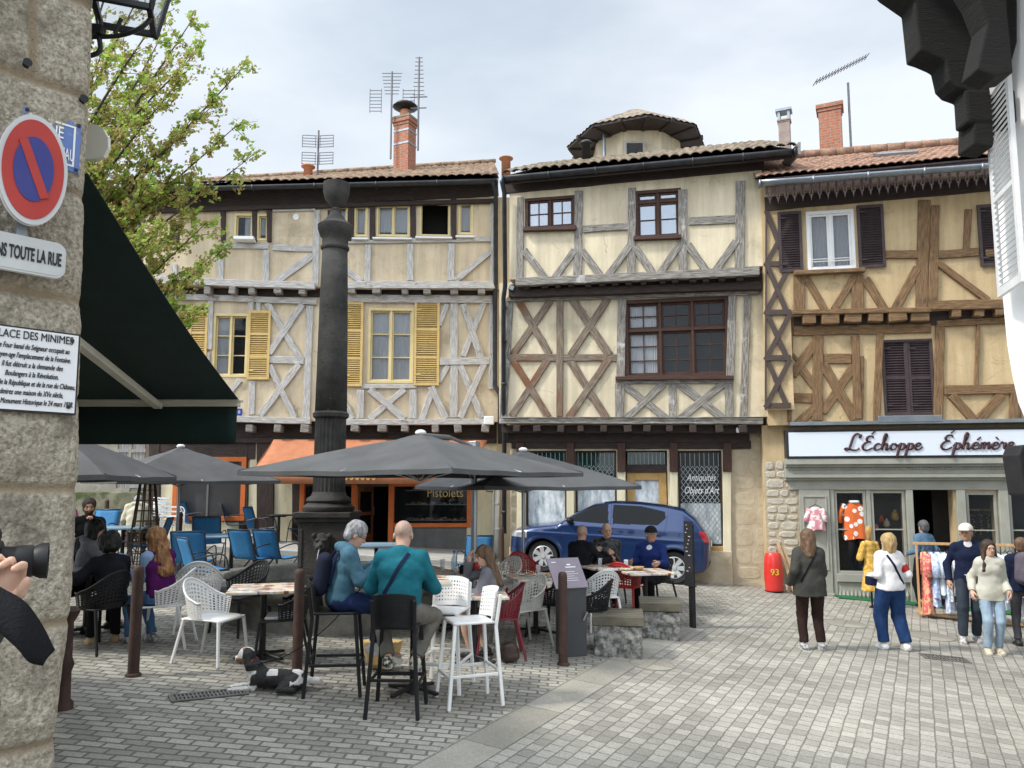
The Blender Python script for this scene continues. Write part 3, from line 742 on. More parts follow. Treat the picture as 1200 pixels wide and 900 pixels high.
# jetties with joist ends, dark beams
db = MB(); timber(db, F, O1, c6(55,425), c6(940,385), 13, d=.13); timber(db, F, O1+.0, c6(55,440), c6(935,412), 9, d=.22)
timber(db, F, O2-.02, (590,219), (895,190), 19, d=.03); timber(db, F, O1-.1, (588,503), (895,503), 9, d=.02)
timber(db, F, 0, (592,512), (878,512), 14, d=.07); timber(db, F, 0, (600,521.5), (880,521.5), 9, d=.05)
F.part('jetty_beams', db, wood_dark, bevel=.01, seg=1)
jb = MB(); blocks(jb, F, O2-.26, c6(100,417), c6(880,387), 15, 7, 7, d=.38); blocks(jb, F, O1-.16, (598,503.5), (880,503.5), 11, 8, 7.5, d=.4)
F.split('joist_end', jb, wood_dark, bevel=.012, seg=1)
sb = MB(); timber(sb, F, O2, c6(103,210), c6(287,205), 5, d=.12); timber(sb, F, O2, c6(488,242), c6(655,237), 4.5, d=.12); timber(sb, F, O1, c6(425,733), c6(838,730), 4, d=.14)
F.split('window_sill', sb, wood_reddark, bevel=.006, seg=1)
# shopfront of the ground floor
pf = MB(); brk = MB()
for x in (610.5, 669, 728.5, 789.5, 852):
    timber(pf, F, .0, (x, 552), (x, 676), 8.5, d=.06, wob=0); timber(brk, F, .0, (x, 519), (x, 553), 9, d=.10, wob=.002)
F.split('cream_pillar', pf, cream_paint, bevel=.008, seg=1); F.split('bracket', brk, wood_reddark, bevel=.01, seg=1)
def bars(mb, x0, x1, z0, z1, y, n):
    for i in range(n+1): x = x0+(x1-x0)*i/n; mb.box(x-.006, x+.006, y-.006, y+.006, z0, z1)
def lattice(mb, x0, x1, z0, z1, y, n):
    w = (x1-x0)/n; h = w*1.35; m_ = int((z1-z0)/h)
    for i in range(n):
        for j in range(m_):
            a = (x0+w*i, z1-h*j); c = (a[0]+w/2, a[1]-h/2)
            for (p, q) in (((a[0], c[1]), (c[0], a[1])), ((c[0], a[1]), (a[0]+w, c[1])), ((a[0]+w, c[1]), (c[0], a[1]-h)), ((c[0], a[1]-h), (a[0], c[1]))):
                mb.beam((p[0], y, p[1]), (q[0], y, q[1]), .012, .008)
teal_glass = glassmat('greenish_fanlight_glass', (.01,.05,.045), alpha=.75)
lat_m = mat('pale_security_lattice', (.30,.33,.34), rough=.5)
for i, bq in enumerate(bays):
    x0, z0, x1, z1 = bq; y = .10
    sc = (z1-z0); zt = z1-.5; zw = z1-(.62 if i != 3 else 1.12)
    fr = MB(); f = .045; fm = ochre_paint if i == 2 else wood_dark
    if i == 2:   # door
        zt2 = z1-.30; zd = z1-.47
        fr.box(x0, x1, y-.08, y+.06, zd, zt2-.01)
        fm_ = F.part('door_lintel', fr, wood_dark)
        fr = MB(); fw = .19
        fr.box(x0+.02, x0+fw, y-.05, y+.03, -.35, zd); fr.box(x1-fw, x1-.02, y-.05, y+.03, -.35, zd); fr.box(x0+fw, x1-fw, y-.05, y+.03, zd-.17, zd-.002); fr.box(x0+fw, x1-fw, y-.05, y+.03, -.35, .5)
        dr = F.part('door', fr, ochre_paint, bevel=.008)
        pn = MB(); pn.box(x0+fw, x1-fw, y-.008, y, .5, zd-.17); pn.build('pane', wash, dr)
        nt_ = MB(); nt_.box(x0+.36, x0+.72, y-.016, y-.010, zd-1.22, zd-.88); nt_.build('paper_notice', mat('buff_paper', (.42,.36,.32), (.5,.44,.4), .9), dr)
        hd = MB(); hd.tube([(x0+.13, y-.05, 1.05), (x0+.13, y-.11, 1.05), (x0+.23, y-.11, 1.05)], .012); hd.build('handle', black_metal, dr, smooth=True)
        fl = MB(); fl.box(x0+.04, x1-.04, y, y+.005, zt2, z1-.03); fo = F.part('fanlight', fl, teal_glass); g = MB(); bars(g, x0+.05, x1-.05, zt2, z1-.03, y-.02, 9); g.build('window_bars', lat_m, fo)
        continue
    fr.box(x0, x0+f, y-.04, y+.03, z0, z1); fr.box(x1-f, x1, y-.04, y+.03, z0, z1); fr.box(x0+f, x1-f, y-.04, y+.03, z0, z0+f); fr.box(x0+f, x1-f, y-.04, y+.03, z1-f, z1)
    wf = F.part('shop_window', fr, fm, bevel=.005, seg=1)
    g = MB(); g.box(x0+f, x1-f, y+.008, y+.012, zw-.0, z1-f); g.build('pane', teal_glass if i != 3 else glass_up, wf)
    g = MB(); g.box(x0+f, x1-f, y+.006, y+.012, z0+f, zw-.003); g.build('whitewashed_pane', wash, wf)
    g = MB(); bars(g, x0+f+.02, x1-f-.02, z1-.34, z1-f, y-.015, 8)
    if i != 0: lattice(g, x0+f+.02, x1-f-.02, zw-(.0 if i != 3 else 1.0), z1-.33, y-.015, 8)
    g.build('security_lattice', lat_m, wf)
    d_ = MB(); d_.box(x0-.1, x1+.1, y+.5, y+.52, z0-.2, z1+.1); d_.build('dark_room', dark_room, wf)
    if i == 3:
        for k, s_ in enumerate(('Antiquités', "Objets d'Art")):
            tx = textobj(s_, 'lettering', letter_white, wf, ((x0+x1)/2+.02, y-.03, z1-.58-.27*k), .21, shear=.35, width=.62 if k == 0 else .72)
        s2 = MB(); s2.box(x0-.04, x1+.04, -.05, .1, z0-.13, z0-.001); s2.build('ochre_sill', ochre_paint, wf, bevel=.006)
pl = MB(); x0 = F.L(787,650,0)[0]; x1 = F.L(858,650,0)[0]; zt = F.L(820,645,0)[1]; pl.box(x0, x1, -.09, .02, -.8, zt); pl.box(xL0-.02, F.L(732,650,0)[0], -.06, .02, -.8, .42)
F.part('stone_plinth', pl, stone_pillar, bevel=.02)
# stone piers at both ends
def rubble(mb, x0, x1, z0, z1, y, d=.05, cw=.34, ch=.2, seed=1):
    r = random.Random(seed); z = z0
    while z < z1:
        h = ch*r.uniform(.75,1.3); h = min(h, z1-z); x = x0
        while x < x1-.02:
            w = min(cw*r.uniform(.6,1.35), x1-x)
            if w > .06 and h > .05:
                g = .016*r.uniform(.6,2.2); a, b_, c, e = x+g, x+w-g*r.uniform(.6,1.6), z+g*r.uniform(.6,1.6), z+h-g; k = r.uniform(.4,1)*d; cx = min(.03, (b_-a)*.2)
                m_, n_ = (a+b_)/2, (c+e)/2; oc = [(a+(b_-a)*fx+r.uniform(-.008,.008), c+(e-c)*fz+r.uniform(-.008,.008)) for fx, fz in ((.16,0),(.84,0),(1,.2),(1,.8),(.82,1),(.2,1),(0,.78),(0,.2))]
                mb.add([(p[0],y,p[1]) for p in oc]+[(m_+(p[0]-m_)*.86,y-k,n_+(p[1]-n_)*.82) for p in oc], [tuple(range(8,16))]+[(q,(q+1)%8,8+(q+1)%8,8+q) for q in range(8)])
            x += w
        z += h
rb = MB(); rubble(rb, F.L(858,600,0)[0]+.02, xR0-.02, -.5, zg-.3, -.002, .010, .55, .34, seed=3); rubble(rb, xL0, F.L(607,600,0)[0], -.5, zg-.3, -.002, .010, .4, .3, seed=8)
rb.box(F.L(857,600,0)[0], xR0, -.004, .02, -.9, zg-.28, 1); F.part('stone_pier', rb, [stone_pillar, mat('buff_pier_render',(.36,.30,.215),(.48,.41,.30),.95,scale=3,bump=.4)], bevel=.01)
# cables, lamp and boxes on the wall
lm = MB(); p = F.L(868,504,.3); lm.cbox((p[0], -.42, p[1]), (.2,.12,.09), 0, Matrix.Rotation(R(25),3,'X')); lm.beam((p[0],0,p[1]+.05),(p[0],-.4,p[1]+.05),.03,.03,(0,0,1)); F.part('floodlight', lm, white_paint, bevel=.01)
lm = MB(); p = F.L(602,341,O1); lm.cbox((p[0], -O1-.2, p[1]), (.13,.2,.1), 0, Matrix.Rotation(R(20),3,'Y')); lm.beam((p[0]-.05,-O1,p[1]),(p[0]-.05,-O1-.2,p[1]),.03,.03,(0,0,1)); F.part('wall_floodlight', lm, zinc, bevel=.01)
cb = MB(); cb.tube([(*(lambda q: (q[0], -O1-.05, q[1]))(F.L(*p_, O1)),) for p_ in ((606,340),(607,300),(609,270),(612,262))], .008, 6); cb.tube([(*(lambda q: (q[0], -O1-.2, q[1]))(F.L(*p_, O1)),) for p_ in ((592,491),(700,490.5),(800,491),(898,490))], .012, 6)
F.part('cable', cb, dark_pipe)
# roof, gutter, pipes
eo = O2+.45
gutter(F, (590,208), (931,176), eo, dark_pipe, .09)
eL = F.L(588,203,eo); eR = F.L(934,171,eo)
roofplane(F, eL, eR, eo, 5.2, .46, .47, tile_grey, pitch=.21)
fb = MB(); A_ = F.L(592,211,eo-.1); B_ = F.L(928,180,eo-.1); fb.beam((A_[0],-eo+.12,A_[1]),(B_[0],-eo+.12,B_[1]),.2,.04); F.part('fascia', fb, fascia_dark)
gb = MB(); e = F.L(934,171,eo)   # grey barge board and end of the roof
gb.beam((e[0]+.02,-eo,e[1]-.05),(e[0]+.02,-eo+2.4,e[1]+.5),.24,.05,(1,0,0)); F.part('barge_board', gb, mat('grey_barge_board', (.26,.26,.25),(.36,.36,.35),.7,scale=4))
dp = MB(); P3 = lambda px, py, off: (lambda q: (q[0], -off, q[1]))(F.L(px, py, off))
dp.tube([P3(588,212,eo), P3(591,226,O2+.16), P3(592,335,O2+.1), P3(590,350,O1+.14), P3(590,480,O1+.1), P3(591,500,.16), P3(591,625,.1)], .05, 10)
for py in (360,400,450,560,600): q = P3(590.5, py, O1+.1 if py < 490 else .12); dp.tube([(q[0],q[1],q[2]-.03),(q[0],q[1],q[2]+.03)], .062, 10)
F.part('downpipe', dp, dark_pipe, smooth=True)
ht = MB(); a = F.L(665,188,0); # round roof turret behind
F_mid = F
# turret: thing of its own, rises behind the roof
c = AT(745, 175, 22.5)
t = T('roof_turret', 'squat cream octagonal turret with tiled cap rising behind the middle roof', 'turret', (c.x, c.y, gz(c.x, c.y)))
zb = AT(745,200,22.5).z-2-t.location.z; zt = AT(745,134,20.6).z-t.location.z; rw = 50*22.5/900*1.08
w = MB(); w.lathe([(rw, zb-5), (rw, zt)], 8, a0=R(22.5)); w.build('wall', plaster_mid, t)
rf = MB(); nn = 64; rows_ = []; re_ = 84*22.5/900*1.0; zp = AT(741,128,22.5).z-t.location.z
for i in range(7):
    k = i/6; row = []
    for j in range(nn*2):
        a = 2*PI*j/(nn*2); oct_ = math.cos(PI/8)/math.cos((a % (PI/4))-PI/8); r_ = re_*(1-k)*oct_+.02
        row.append((r_*math.cos(a+R(22.5)-PI/8), r_*math.sin(a+R(22.5)-PI/8), zt-.10+(zp-zt+.10)*k + (.04 if j % 2 else 0)*(1-k) + (.03 if i % 2 else 0)))
    rows_.append(row)
rf.grid(rows_, 0, True); ro = rf.build('roof', tile_grey, t)
sf = MB(); sf.lathe([(re_*.99, zt-.16), (re_*.99, zt-.09)], 8, a0=0); sf.build('soffit', fascia_dark, ro)
br_ = MB()
for j in range(16):
    a = 2*PI*j/16; br_.beam((rw*.95*math.cos(a), rw*.95*math.sin(a), zt-.2), (re_*.96*math.cos(a), re_*.96*math.sin(a), zt-.2), .1, .12, (0,0,1))
br_.split('rafter_end', wood_dark, ro)
wa = AT(734,175,22.5-rw).z-t.location.z
wi = MB(); wi.cbox((-.26,-rw*.93-.05,wa),(.62,.12,.5)); wo = wi.build('window', mat('grey_stone_frame',(.30,.28,.24),(.4,.37,.32),.8), t)
wi = MB(); wi.cbox((-.26,-rw*.93-.12,wa),(.46,.02,.36)); wi.build('pane', glass_up, wo); wi = MB(); wi.cbox((-.26,-rw*.93-.112,wa),(.46,.01,.36)); wi.build('dark_room', dark_room, wo)
dp = MB(); dp.tube([(-1.1,-rw*.80,zt-.2),(-1.1,-rw*.82,zb)], .05); dp.build('downpipe', zinc, t)
# chimneys
def chimney(name, label, px, py_b, py_t, wpx, Y, m, cap=None, tilt=0):
    c = AT(px, py_b, Y); s = Y/900; w = wpx*s; h = (py_b-py_t)*s; 
    o = T(name, label, 'chimney', (c.x, c.y, c.z), R(-25)); w *= .78
    mb = MB(); mb.box(-w/2, w/2, -w*.42, w*.42, -1.2, h*.86); mb.box(-w*.54, w*.54, -w*.46, w*.46, h*.86, h*.92); mb.box(-w*.6, w*.6, -w*.52, w*.52, h*.92, h*1.0)
    mb.build('stack', m, o, bevel=.01)
    if cap == 'cowl':
        k = MB(); k.box(-w*.62, w*.62, -w*.54, w*.54, h, h+.06); k.build('capping_slab', stone_old, o)
        k = MB(); k.lathe([(.16,h+.06),(.14,h+.3)], 14); k.build('pot', mat('terracotta_pot',(.45,.18,.09),(.55,.25,.14),.8), o, smooth=True)
        k = MB(); k.lathe([(.10,h+.3),(.30,h+.36),(.36,h+.40),(.28,h+.48),(.05,h+.52)], 14); k.build('cowl', black_metal, o, smooth=True)
        k = MB()
        for z in (h*.45, h*.72): k.box(-w*.52, w*.52, -w*.44, w*.44, z, z+.05)
        k.build('metal_strap', zinc, o)
    if cap == 'pot':
        k = MB()
        for (x, y) in ((-1,-1),(1,-1),(1,1),(-1,1)): k.cbox((x*w*.42,y*w*.34,h+.1),(.06,.06,.2))
        k.box(-w*.7,w*.7,-w*.6,w*.6,h+.2,h+.26); k.build('cap', zinc, o)
    return o
chimney('brick_chimney', 'tall red brick chimney with black mushroom cowl behind the left roof', 474, 197, 137, 27, 20.5, brick_m, 'cowl')
chimney('brick_chimney', 'tall orange brick chimney between middle and right roofs', 975, 186, 120, 33, 18.5, brick_m)
chimney('rendered_chimney', 'small grey rendered chimney with open metal cap at end of middle roof', 920, 168, 139, 17, 18.0, mat('grey_chimney_render',(.22,.17,.15),(.32,.26,.23),.9), 'pot')
def pot(label, px, py, Y, m, h=.35):
    c = AT(px, py, Y); o = MB(); o.lathe([(.12,-.6),(.12,h*.7),(.19,h*.72),(.19,h*.8),(.10,h)], 12); tag(o.build('vent_pot', m, smooth=True, loc=c), label, 'vent')
pot('small red roof vent pot near the valley of the middle roof', 593, 193, 19.5, MATS['terracotta_pot'], .22); pot('small black vent pot at the foot of the turret', 687, 182, 19.5, black_metal, .4); pot('small terracotta vent pot at far left of the left roof', 361, 205, 20, MATS['terracotta_pot'], .3)
# antennas
def antenna(label, px, pyb, pyt, Y, kind):
    a = AT(px, pyb, Y); b_ = AT(px, pyt, Y); H = b_.z-a.z; o = T('antenna', label, 'antenna', a); mb = MB(); mb.tube([(0,0,-.4),(0,0,H)], .028, 6); mb.build('mast', mat('dull_aerial_metal',(.10,.10,.11),(.16,.16,.17),.5,.4), o)
    e = MB(); r = .011
    if kind == 'grid':      # flat panels either side
        for sx in (-1,1):
            for z0 in (H*.25, H*.62):
                for k in range(5): e.tube([(sx*.03,-.05,z0+k*.08),(sx*.42,-.05,z0+k*.08+.02)], r, 4)
                e.tube([(sx*.42,-.05,z0),(sx*.42,-.05,z0+.34)], r, 4); e.tube([(sx*.06,-.05,z0),(sx*.06,-.05,z0+.32)], r, 4)
    if kind == 'mixed':
        for k in range(7): w = .28-.015*k; e.tube([(-w,0,H-.05-k*.10),(w,0,H-.05-k*.10)], r, 4)
        for sx in (-1,1):
            for k in range(7): e.tube([(sx*.30,.1,H-.5-k*.10),(sx*.62,.1,H-.5-k*.10)], r, 4)
            e.tube([(sx*.30,.1,H-.45),(sx*.30,.1,H-1.15)], r, 4); e.tube([(sx*.62,.1,H-.45),(sx*.62,.1,H-1.15)], r, 4)
    if kind == 'vertical':
        for k in range(10): w = .10+.007*k; e.tube([(-w,0,H-.02-k*.12),(w,0,H-.02-k*.12)], r, 4)
        for w, z in ((.24,H-1.18),(.22,H-1.5)): e.tube([(-w,0,z),(w,0,z+.02)], r*1.6, 4)
    if kind == 'yagi':
        p0, p1 = Vector((-.9,-.2,H-.1)), Vector((.55,.1,H+.75)); e.tube([p0,p1], .012, 5)
        for k in range(18): c = p0.lerp(p1, k/17); e.tube([c+Vector((-.03,.08,-.05)), c+Vector((.03,-.08,.05))], r, 4)
    e.build('elements', mat('dull_aerial_metal',(.10,.10,.11),(.16,.16,.17),.5,.4), o); return o
antenna('small aerial with four comb panels at left of the left roof', 372, 207, 153, 20, 'grid')
antenna('tall aerial with side grids on left side of the cowled brick chimney', 458, 170, 84, 20.3, 'mixed')
antenna('tallest aerial with short rungs on right side of the cowled brick chimney', 490, 160, 67, 20.3, 'vertical')
antenna('slanting yagi aerial on mast beside the right brick chimney', 997, 165, 97, 18.2, 'yagi')
# ================================================================== LEFT HOUSE
F = Fac(18.55, .05, 580, 'timber_framed_house', 'peach half timbered house with yellow shutters above the orange cafe front')
c4 = lambda x, y: (180+x/3, 200+y/3); c5 = lambda x, y: (380+x/3, 200+y/3)
O2, O1 = .45, .25
W_ = lambda q, off, **k: window(F, q, off, k.pop('cols',1), k.pop('rows',1), frame_yellow, k.pop('glass',glass_up), **k)
w2 = [W_((274.5,250.5,297,280), O2, fw=.05, dep=.07, curtain=[(.5,.95,.02)]), W_((301,251,315,282), O2, fw=.05, dep=.07, curtain=[(.1,.9,.2)]),
      W_((395,240,408,277), O2, fw=.05, dep=.07, curtain=[(.05,.95,.1)]), W_((415,240,431,277.5), O2, fw=.05, dep=.07, curtain=[(.05,.95,.1)]), W_((441,239,481,277.5), O2, fw=.05, leaf=2, dep=.07, curtain=[(.04,.45,.12),(.55,.96,.12)]),
      W_((492,237,527.5,276.5), O2, fw=.035, dep=.07, glaze=False), W_((537,236,554.5,275), O2, fw=.05, dep=.07, curtain=[(.05,.95,.1)]), W_((196,258,214,290), O2, fw=.05, dep=.07)]
w1 = [W_((249,367.5,291,442), O1, rows=3, leaf=2, fw=.06, dep=.09, curtain=[(.03,.4,.02)]), W_((431,361,485,449), O1, rows=3, leaf=2, fw=.065, dep=.09, curtain=[(.04,.46,.02),(.54,.96,.02)])]
wm = MB(); xl = F.L(168,290,O2)[0]; xr = F.L(612,290,O2)[0]; zb = F.L(500,338,O2)[1]; zt = min(F.L(150,217.5,O2+.5)[1], F.L(585,205.5,O2+.5)[1])+.08
wallholes(wm, xl, zb, xr, zt, -O2, [w[1] for w in w2]); shell(wm, xl, zb, xr, zt, -O2, 5)
xl1 = F.L(172,420,O1)[0]; xr1 = F.L(606,420,O1)[0]; zb1 = F.L(500,494,O1)[1]
wallholes(wm, xl1, zb1, xr1, zb+.02, -O1, [w[1] for w in w1]); shell(wm, xl1, zb1, xr1, zb+.02, -O1, 5)
R0 = lambda *q: rect(F, q, 0)
cafe_win = R0(209,541,283,605); door_h = R0(352,570,411,662); door_o = R0(418,570,455,662); disp = R0(461,570,547,650)
xl0 = F.L(176,600,0)[0]; xr0 = F.L(600,600,0)[0]
wallholes(wm, xl0, -.9, xr0, zb1+.02, 0, [cafe_win, door_h, door_o, disp], depth=.25); shell(wm, xl0, -.9, xr0, zb1+.02, 0, 5)
F.part('wall', wm, plaster_left)
tm = MB(); t_ = lambda off, f, a, b_, w, **k: timber(tm, F, off, f(*a), f(*b_), w, **k)
for a, b_, w in (((80,250),(585,243),6),((155,262),(153,390),7),((303,260),(303,388),7.5),((447,258),(446,388),8),((590,105),(590,410),3.5),((578,290),(465,385),7),((75,350),(128,388),7)): t_(O2, c5, a, b_, w)
for a, b_, w in (((240,265),(405,268),6),((240,270),(235,385),7),((398,280),(395,390),7.5),((556,302),(432,390),8),((576,140),(568,410),7.5),((420,140),(570,137),4),((420,270),(560,276),7.5),((75,330),(75,385),6.5),((-10,330),(45,388),7)): t_(O2, c4, a, b_, w)
timber(tm, F, O2, (172,329), (370,336), 8, d=.10); timber(tm, F, O2, (404,335), (580,335), 8.5, d=.10)
t_(O1, c4, (-20,440), (575,462), 7, d=.06); t_(O1, c5, (0,450), (590,455), 9, d=.06)
for a, b_, w in (((203,455),(198,630),6),((345,460),(345,498),6),((370,460),(370,498),5.5),((403,470),(515,660),7),((522,475),(410,640),7.5),((408,665),(530,668),8.5),((410,690),(495,865),7),((510,685),(378,858),7.5),((550,475),(537,872),8),
                 ((302,740),(262,790),6),((348,740),(345,858),7.5),((190,640),(188,860),6),((120,740),(180,860),6)): t_(O1, c4, a, b_, w)
for a, b_, w in (((130,760),(325,758),5),((128,772),(128,872),8),((313,770),(313,872),8.5),((165,772),(278,872),8),((278,772),(163,872),7),((457,465),(455,868),9),((490,475),(550,655),8),((560,470),(490,650),7),((405,672),(580,670),8.5),
                 ((480,690),(552,865),8),((560,685),(480,865),7),((430,475),(405,540),6),((432,690),(405,740),6),((378,765),(425,868),8),((380,775),(345,872),7),((587,440),(587,770),5.5),((70,815),(95,870),8)): t_(O1, c5, a, b_, w)
timber(tm, F, O1, (200,489), (365,494), 7, d=.14); timber(tm, F, O1, (378,495.5), (570,494.5), 6.5, d=.14)
F.part('timber_frame', tm, wood_white, bevel=.008, seg=1)
db = MB()
for x in (95,170,312,455): t0 = c5(x,95); timber(db, F, O2, t0, (t0[0],282), 6.5, d=.05)
for x in (262,298.5,316,387,410): timber(db, F, O2, (x,247), (x,284), 5, d=.05)
timber(db, F, O2-.01, (168,238), (582,219), 24, d=.03); timber(db, F, O2+.03, (172,248), (580,236), 5, d=.05)
timber(db, F, O1-.03, (176,343), (582,345), 9, d=.05)
timber(db, F, 0, (176,505), (582,505), 24, d=.06); timber(db, F, .02, (250,516), (582,517), 6, d=.08)
for x0, x1 in ((176,188),(281,291),(302,321),(343,352)): timber(db, F, 0, ((x0+x1)/2,512), ((x0+x1)/2,660), x1-x0, d=.05, wob=0)
timber(db, F, 0, (176,527), (300,527), 22, d=.035); timber(db, F, 0, (352,560), (547,560), 20, d=.05)
F.part('dark_beams', db, wood_dark, bevel=.008, seg=1)
jb = MB(); blocks(jb, F, O2-.2, (200,343), (575,344), 13, 8, 8, d=.36); blocks(jb, F, O1-.12, (285,503), (580,503), 10, 9, 8, d=.36)
F.split('joist_end', jb, wood_grey, bevel=.012, seg=1)
si = MB()
for x0, x1, y in ((395,408,279),(413,432,279.5),(437,483,279),(487,530,278),(534,556,277),(276,300,282)):
    a = F.L(x0,y,O2+.05); b_ = F.L(x1,y,O2+.05); si.box(a[0], b_[0], -O2-.14, -O2+.02, a[1]-.04, a[1])
F.split('window_sill', si, white_paint, bevel=.004, seg=1)
cp = MB()
for x0, x1 in ((188,203),(291,302),(321,343),(547,582)):
    a = F.L(x0,600,0)[0]; b_ = F.L(x1,600,0)[0]; cp.box(a, b_, -.03, .02, -.9, F.L(x0,517,0)[1])
a = F.L(203,620,0); b_ = F.L(290,620,0); cp.box(a[0], b_[0], -.03, .02, -.9, F.L(240,612,0)[1])
F.split('cream_panel', cp, cream_paint, bevel=.005, seg=1)
for q in ((222,365,243.5,440),): shutter(F, q, O1, shutter_yellow, rails=(.33,.66))
shutter(F, (291,364.5,317,445), O1, shutter_yellow, rails=(.33,.66)); shutter(F, (403.5,354.5,425.5,453), O1, shutter_yellow, rails=(.33,.66)); shutter(F, (485.5,353,515,452), O1, shutter_yellow, rails=(.33,.66))
# cafe front
def oframe(q, name, m, f=.11, sill=None, pane=glass_shop, y0=-.07, room=1.2):
    x0, z0, x1, z1 = q; b_ = MB(); b_.box(x0-f, x0, y0, .06, z0-f, z1+f); b_.box(x1, x1+f, y0, .06, z0-f, z1+f); b_.box(x0, x1, y0, .06, z1, z1+f); b_.box(x0, x1, y0, .06, z0-f, z0)
    o = F.part(name, b_, m, bevel=.008)
    g = MB(); g.box(x0, x1, .02, .026, z0, z1); g.build('pane', pane, o)
    if room: d_ = MB(); d_.box(x0-.3, x1+.3, room, room+.03, z0-.3, z1+.3); d_.build('dark_room', dark_room, o)
    return o
cw = oframe(cafe_win, 'cafe_window', orange_paint, .11, room=0, pane=glassmat('dim_cafe_glass',(.05,.05,.052),alpha=.93,rough=.12))
bl = MB(); x0, z0, x1, z1 = cafe_win; bl.box(x0+(x1-x0)*.45, x0+(x1-x0)*.48, -.01, .018, z0, z1); bl.build('mullion', dark_panel, cw)
x0, z0, x1, z1 = disp; zs = F.L(500,617,0)[1]
df = oframe((x0, zs+.08, x1, z1), 'display_window', orange_paint, .10, room=1.4)
ip = MB(); ip.box(x0, x1, -.02, .05, z0-.3, zs-.03); nn = 7
for i in range(1, nn): xx = x0+(x1-x0)*i/nn; ip.box(xx-.008, xx+.008, -.028, -.015, z0-.3, zs-.03)
ip.build('boarded_panel', dark_panel, df)
sh = MB(); sh2 = MB()
for k, z in enumerate((zs+.14, zs+.52, zs+.86)):
    sh.box(x0+.25, x1-.02, .3, .8, z-.02, z)
    for i in range(26):
        xx = x0+.3+random.random()*(x1-x0-.4); s_ = random.uniform(.02,.05); sh2.cbox((xx, .36+random.random()*.25, z+s_*.6), (s_*2.2, s_*1.6, s_*1.2), random.randrange(3))
sh.build('shelves', mat('steel_shelf',(.35,.35,.36),rough=.3,metal=.6), df)
sh2.build('pastries', [mat('baked_crust',(.42,.20,.06),(.6,.35,.14),.7,scale=20), mat('cream_icing',(.7,.66,.58),rough=.5), mat('dark_glaze',(.10,.03,.02),rough=.4)], df, bevel=.01)
gold = mat('gold_lettering', (.62,.47,.20), rough=.35, metal=.3)
textobj('Pistolets', 'lettering', gold, df, ((x0+x1)/2+.35, -.0, z1-.16), .30, width=.85)
d1 = MB(); x0, z0, x1, z1 = door_o
for (a, b_) in ((x0-.13, x0-.002), (x1+.002, x1+.13)): d1.box(a, b_, -.08, .1, -.4, z1+.05)
x0h = door_h[0]; d1.box(x0h-.02, x0h+.09, -.08, .1, -.4, z1+.05)
F.split('door_post', d1, orange_paint, bevel=.008)
d1 = MB(); x0, z0, x1, z1 = door_h; d1.box(x0+.09, x1-.13, .05, .07, -.4, z1); o = F.part('side_window', d1, glass_up)
dl = MB(); x0, z0, x1, z1 = door_o; mw = .07; dw = .62
for (a, b_, c, d) in ((0,mw,0,z1),(dw-mw,dw,0,z1),(mw,dw-mw,0,.5),(mw,dw-mw,z1-.15,z1),(mw,dw-mw,.95,1.03)): dl.box(a, b_, 0, .045, c, d)
do = F.part('door', dl, mat('brown_cafe_door',(.16,.05,.02),(.24,.08,.035),.5), bevel=.006); do.location = (x0+.02, .1, .02); do.rotation_euler = (0,0,R(62))
g = MB(); g.box(mw, dw-mw, .018, .024, .5, z1-.15); g.build('pane', glass_up, do); g = MB(); g.tube([(dw-.04,-.03,.95),(dw-.04,-.03,1.15)], .012); g.build('handle', zinc, do)
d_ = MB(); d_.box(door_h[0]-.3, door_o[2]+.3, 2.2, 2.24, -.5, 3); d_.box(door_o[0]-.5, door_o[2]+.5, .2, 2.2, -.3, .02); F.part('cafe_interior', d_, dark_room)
pp = MB(); P3 = lambda px, py, off: (lambda q: (q[0], -off, q[1]))(F.L(px, py, off))
pp.tube([P3(577,212,O2+.55), P3(581,224,O2+.25), P3(581,330,O2+.14), P3(580,350,O1+.12), P3(580,452,O1+.12), P3(586,462,O1+.14), P3(586,520,.25)], .055, 10)
F.part('downpipe', pp, dark_pipe, smooth=True)
pp = MB(); pp.tube([P3(583,560,.12), P3(582,655,.12)], .06, 12); pp.tube([P3(578,560,.10), P3(577.5,652,.10)], .018, 8)
for y in (590,620): q = P3(582.5,y,.12); pp.tube([(q[0],q[1],q[2]-.03),(q[0],q[1],q[2]+.03)], .072, 12)
F.part('white_downpipe', pp, white_pipe, smooth=True)
bx = MB(); q = F.L(573,493,O1+.12); bx.cbox((q[0],-O1-.18,q[1]),(.24,.14,.2)); F.part('junction_box', bx, white_paint, bevel=.02)
bx = MB(); q = F.L(279.5,483,O1); bx.cbox((q[0],-O1-.02,q[1]),(.17,.02,.17)); nb = F.part('house_number_plate', bx, mat('enamel_blue',(.03,.06,.30),rough=.3), bevel=.005); textobj('10', 'lettering', letter_white, nb, (q[0],-O1-.032,q[1]), .1)
bx = MB(); q = F.L(347,254.5,O2); bx.lathe([(.075,0),(.075,.02)],18); o = F.part('round_vent', bx, white_paint); o.location=(q[0],-O2,q[1]); o.rotation_euler=(PI/2,0,0)
wb = MB(); q = F.L(286,279,O2+.15); wb.box(q[0]-.25,q[0]+.25,-O2-.26,-O2-.1,q[1]-.06,q[1]+.02); o = F.part('window_box', wb, white_paint, bevel=.01)
eo = O2+.5; gutter(F, (150,222), (583,211), eo, dark_pipe, .085)
eL = F.L(150,217.5,eo); eR = F.L(585,205.5,eo)
rf_ = roofplane(F, eL, eR, eo, 4.6, .42, .50, tile_brown, pitch=.2, amp=.035)
ridge(F, (eL[0], -eo+4.6, eL[1]+.1+4.6*.42), (eR[0], -eo+4.6, eR[1]+.07+4.6*.50), tile_brown, rf_, .07)
sk = MB(); q = AT(575,196,18.9)  # skylight
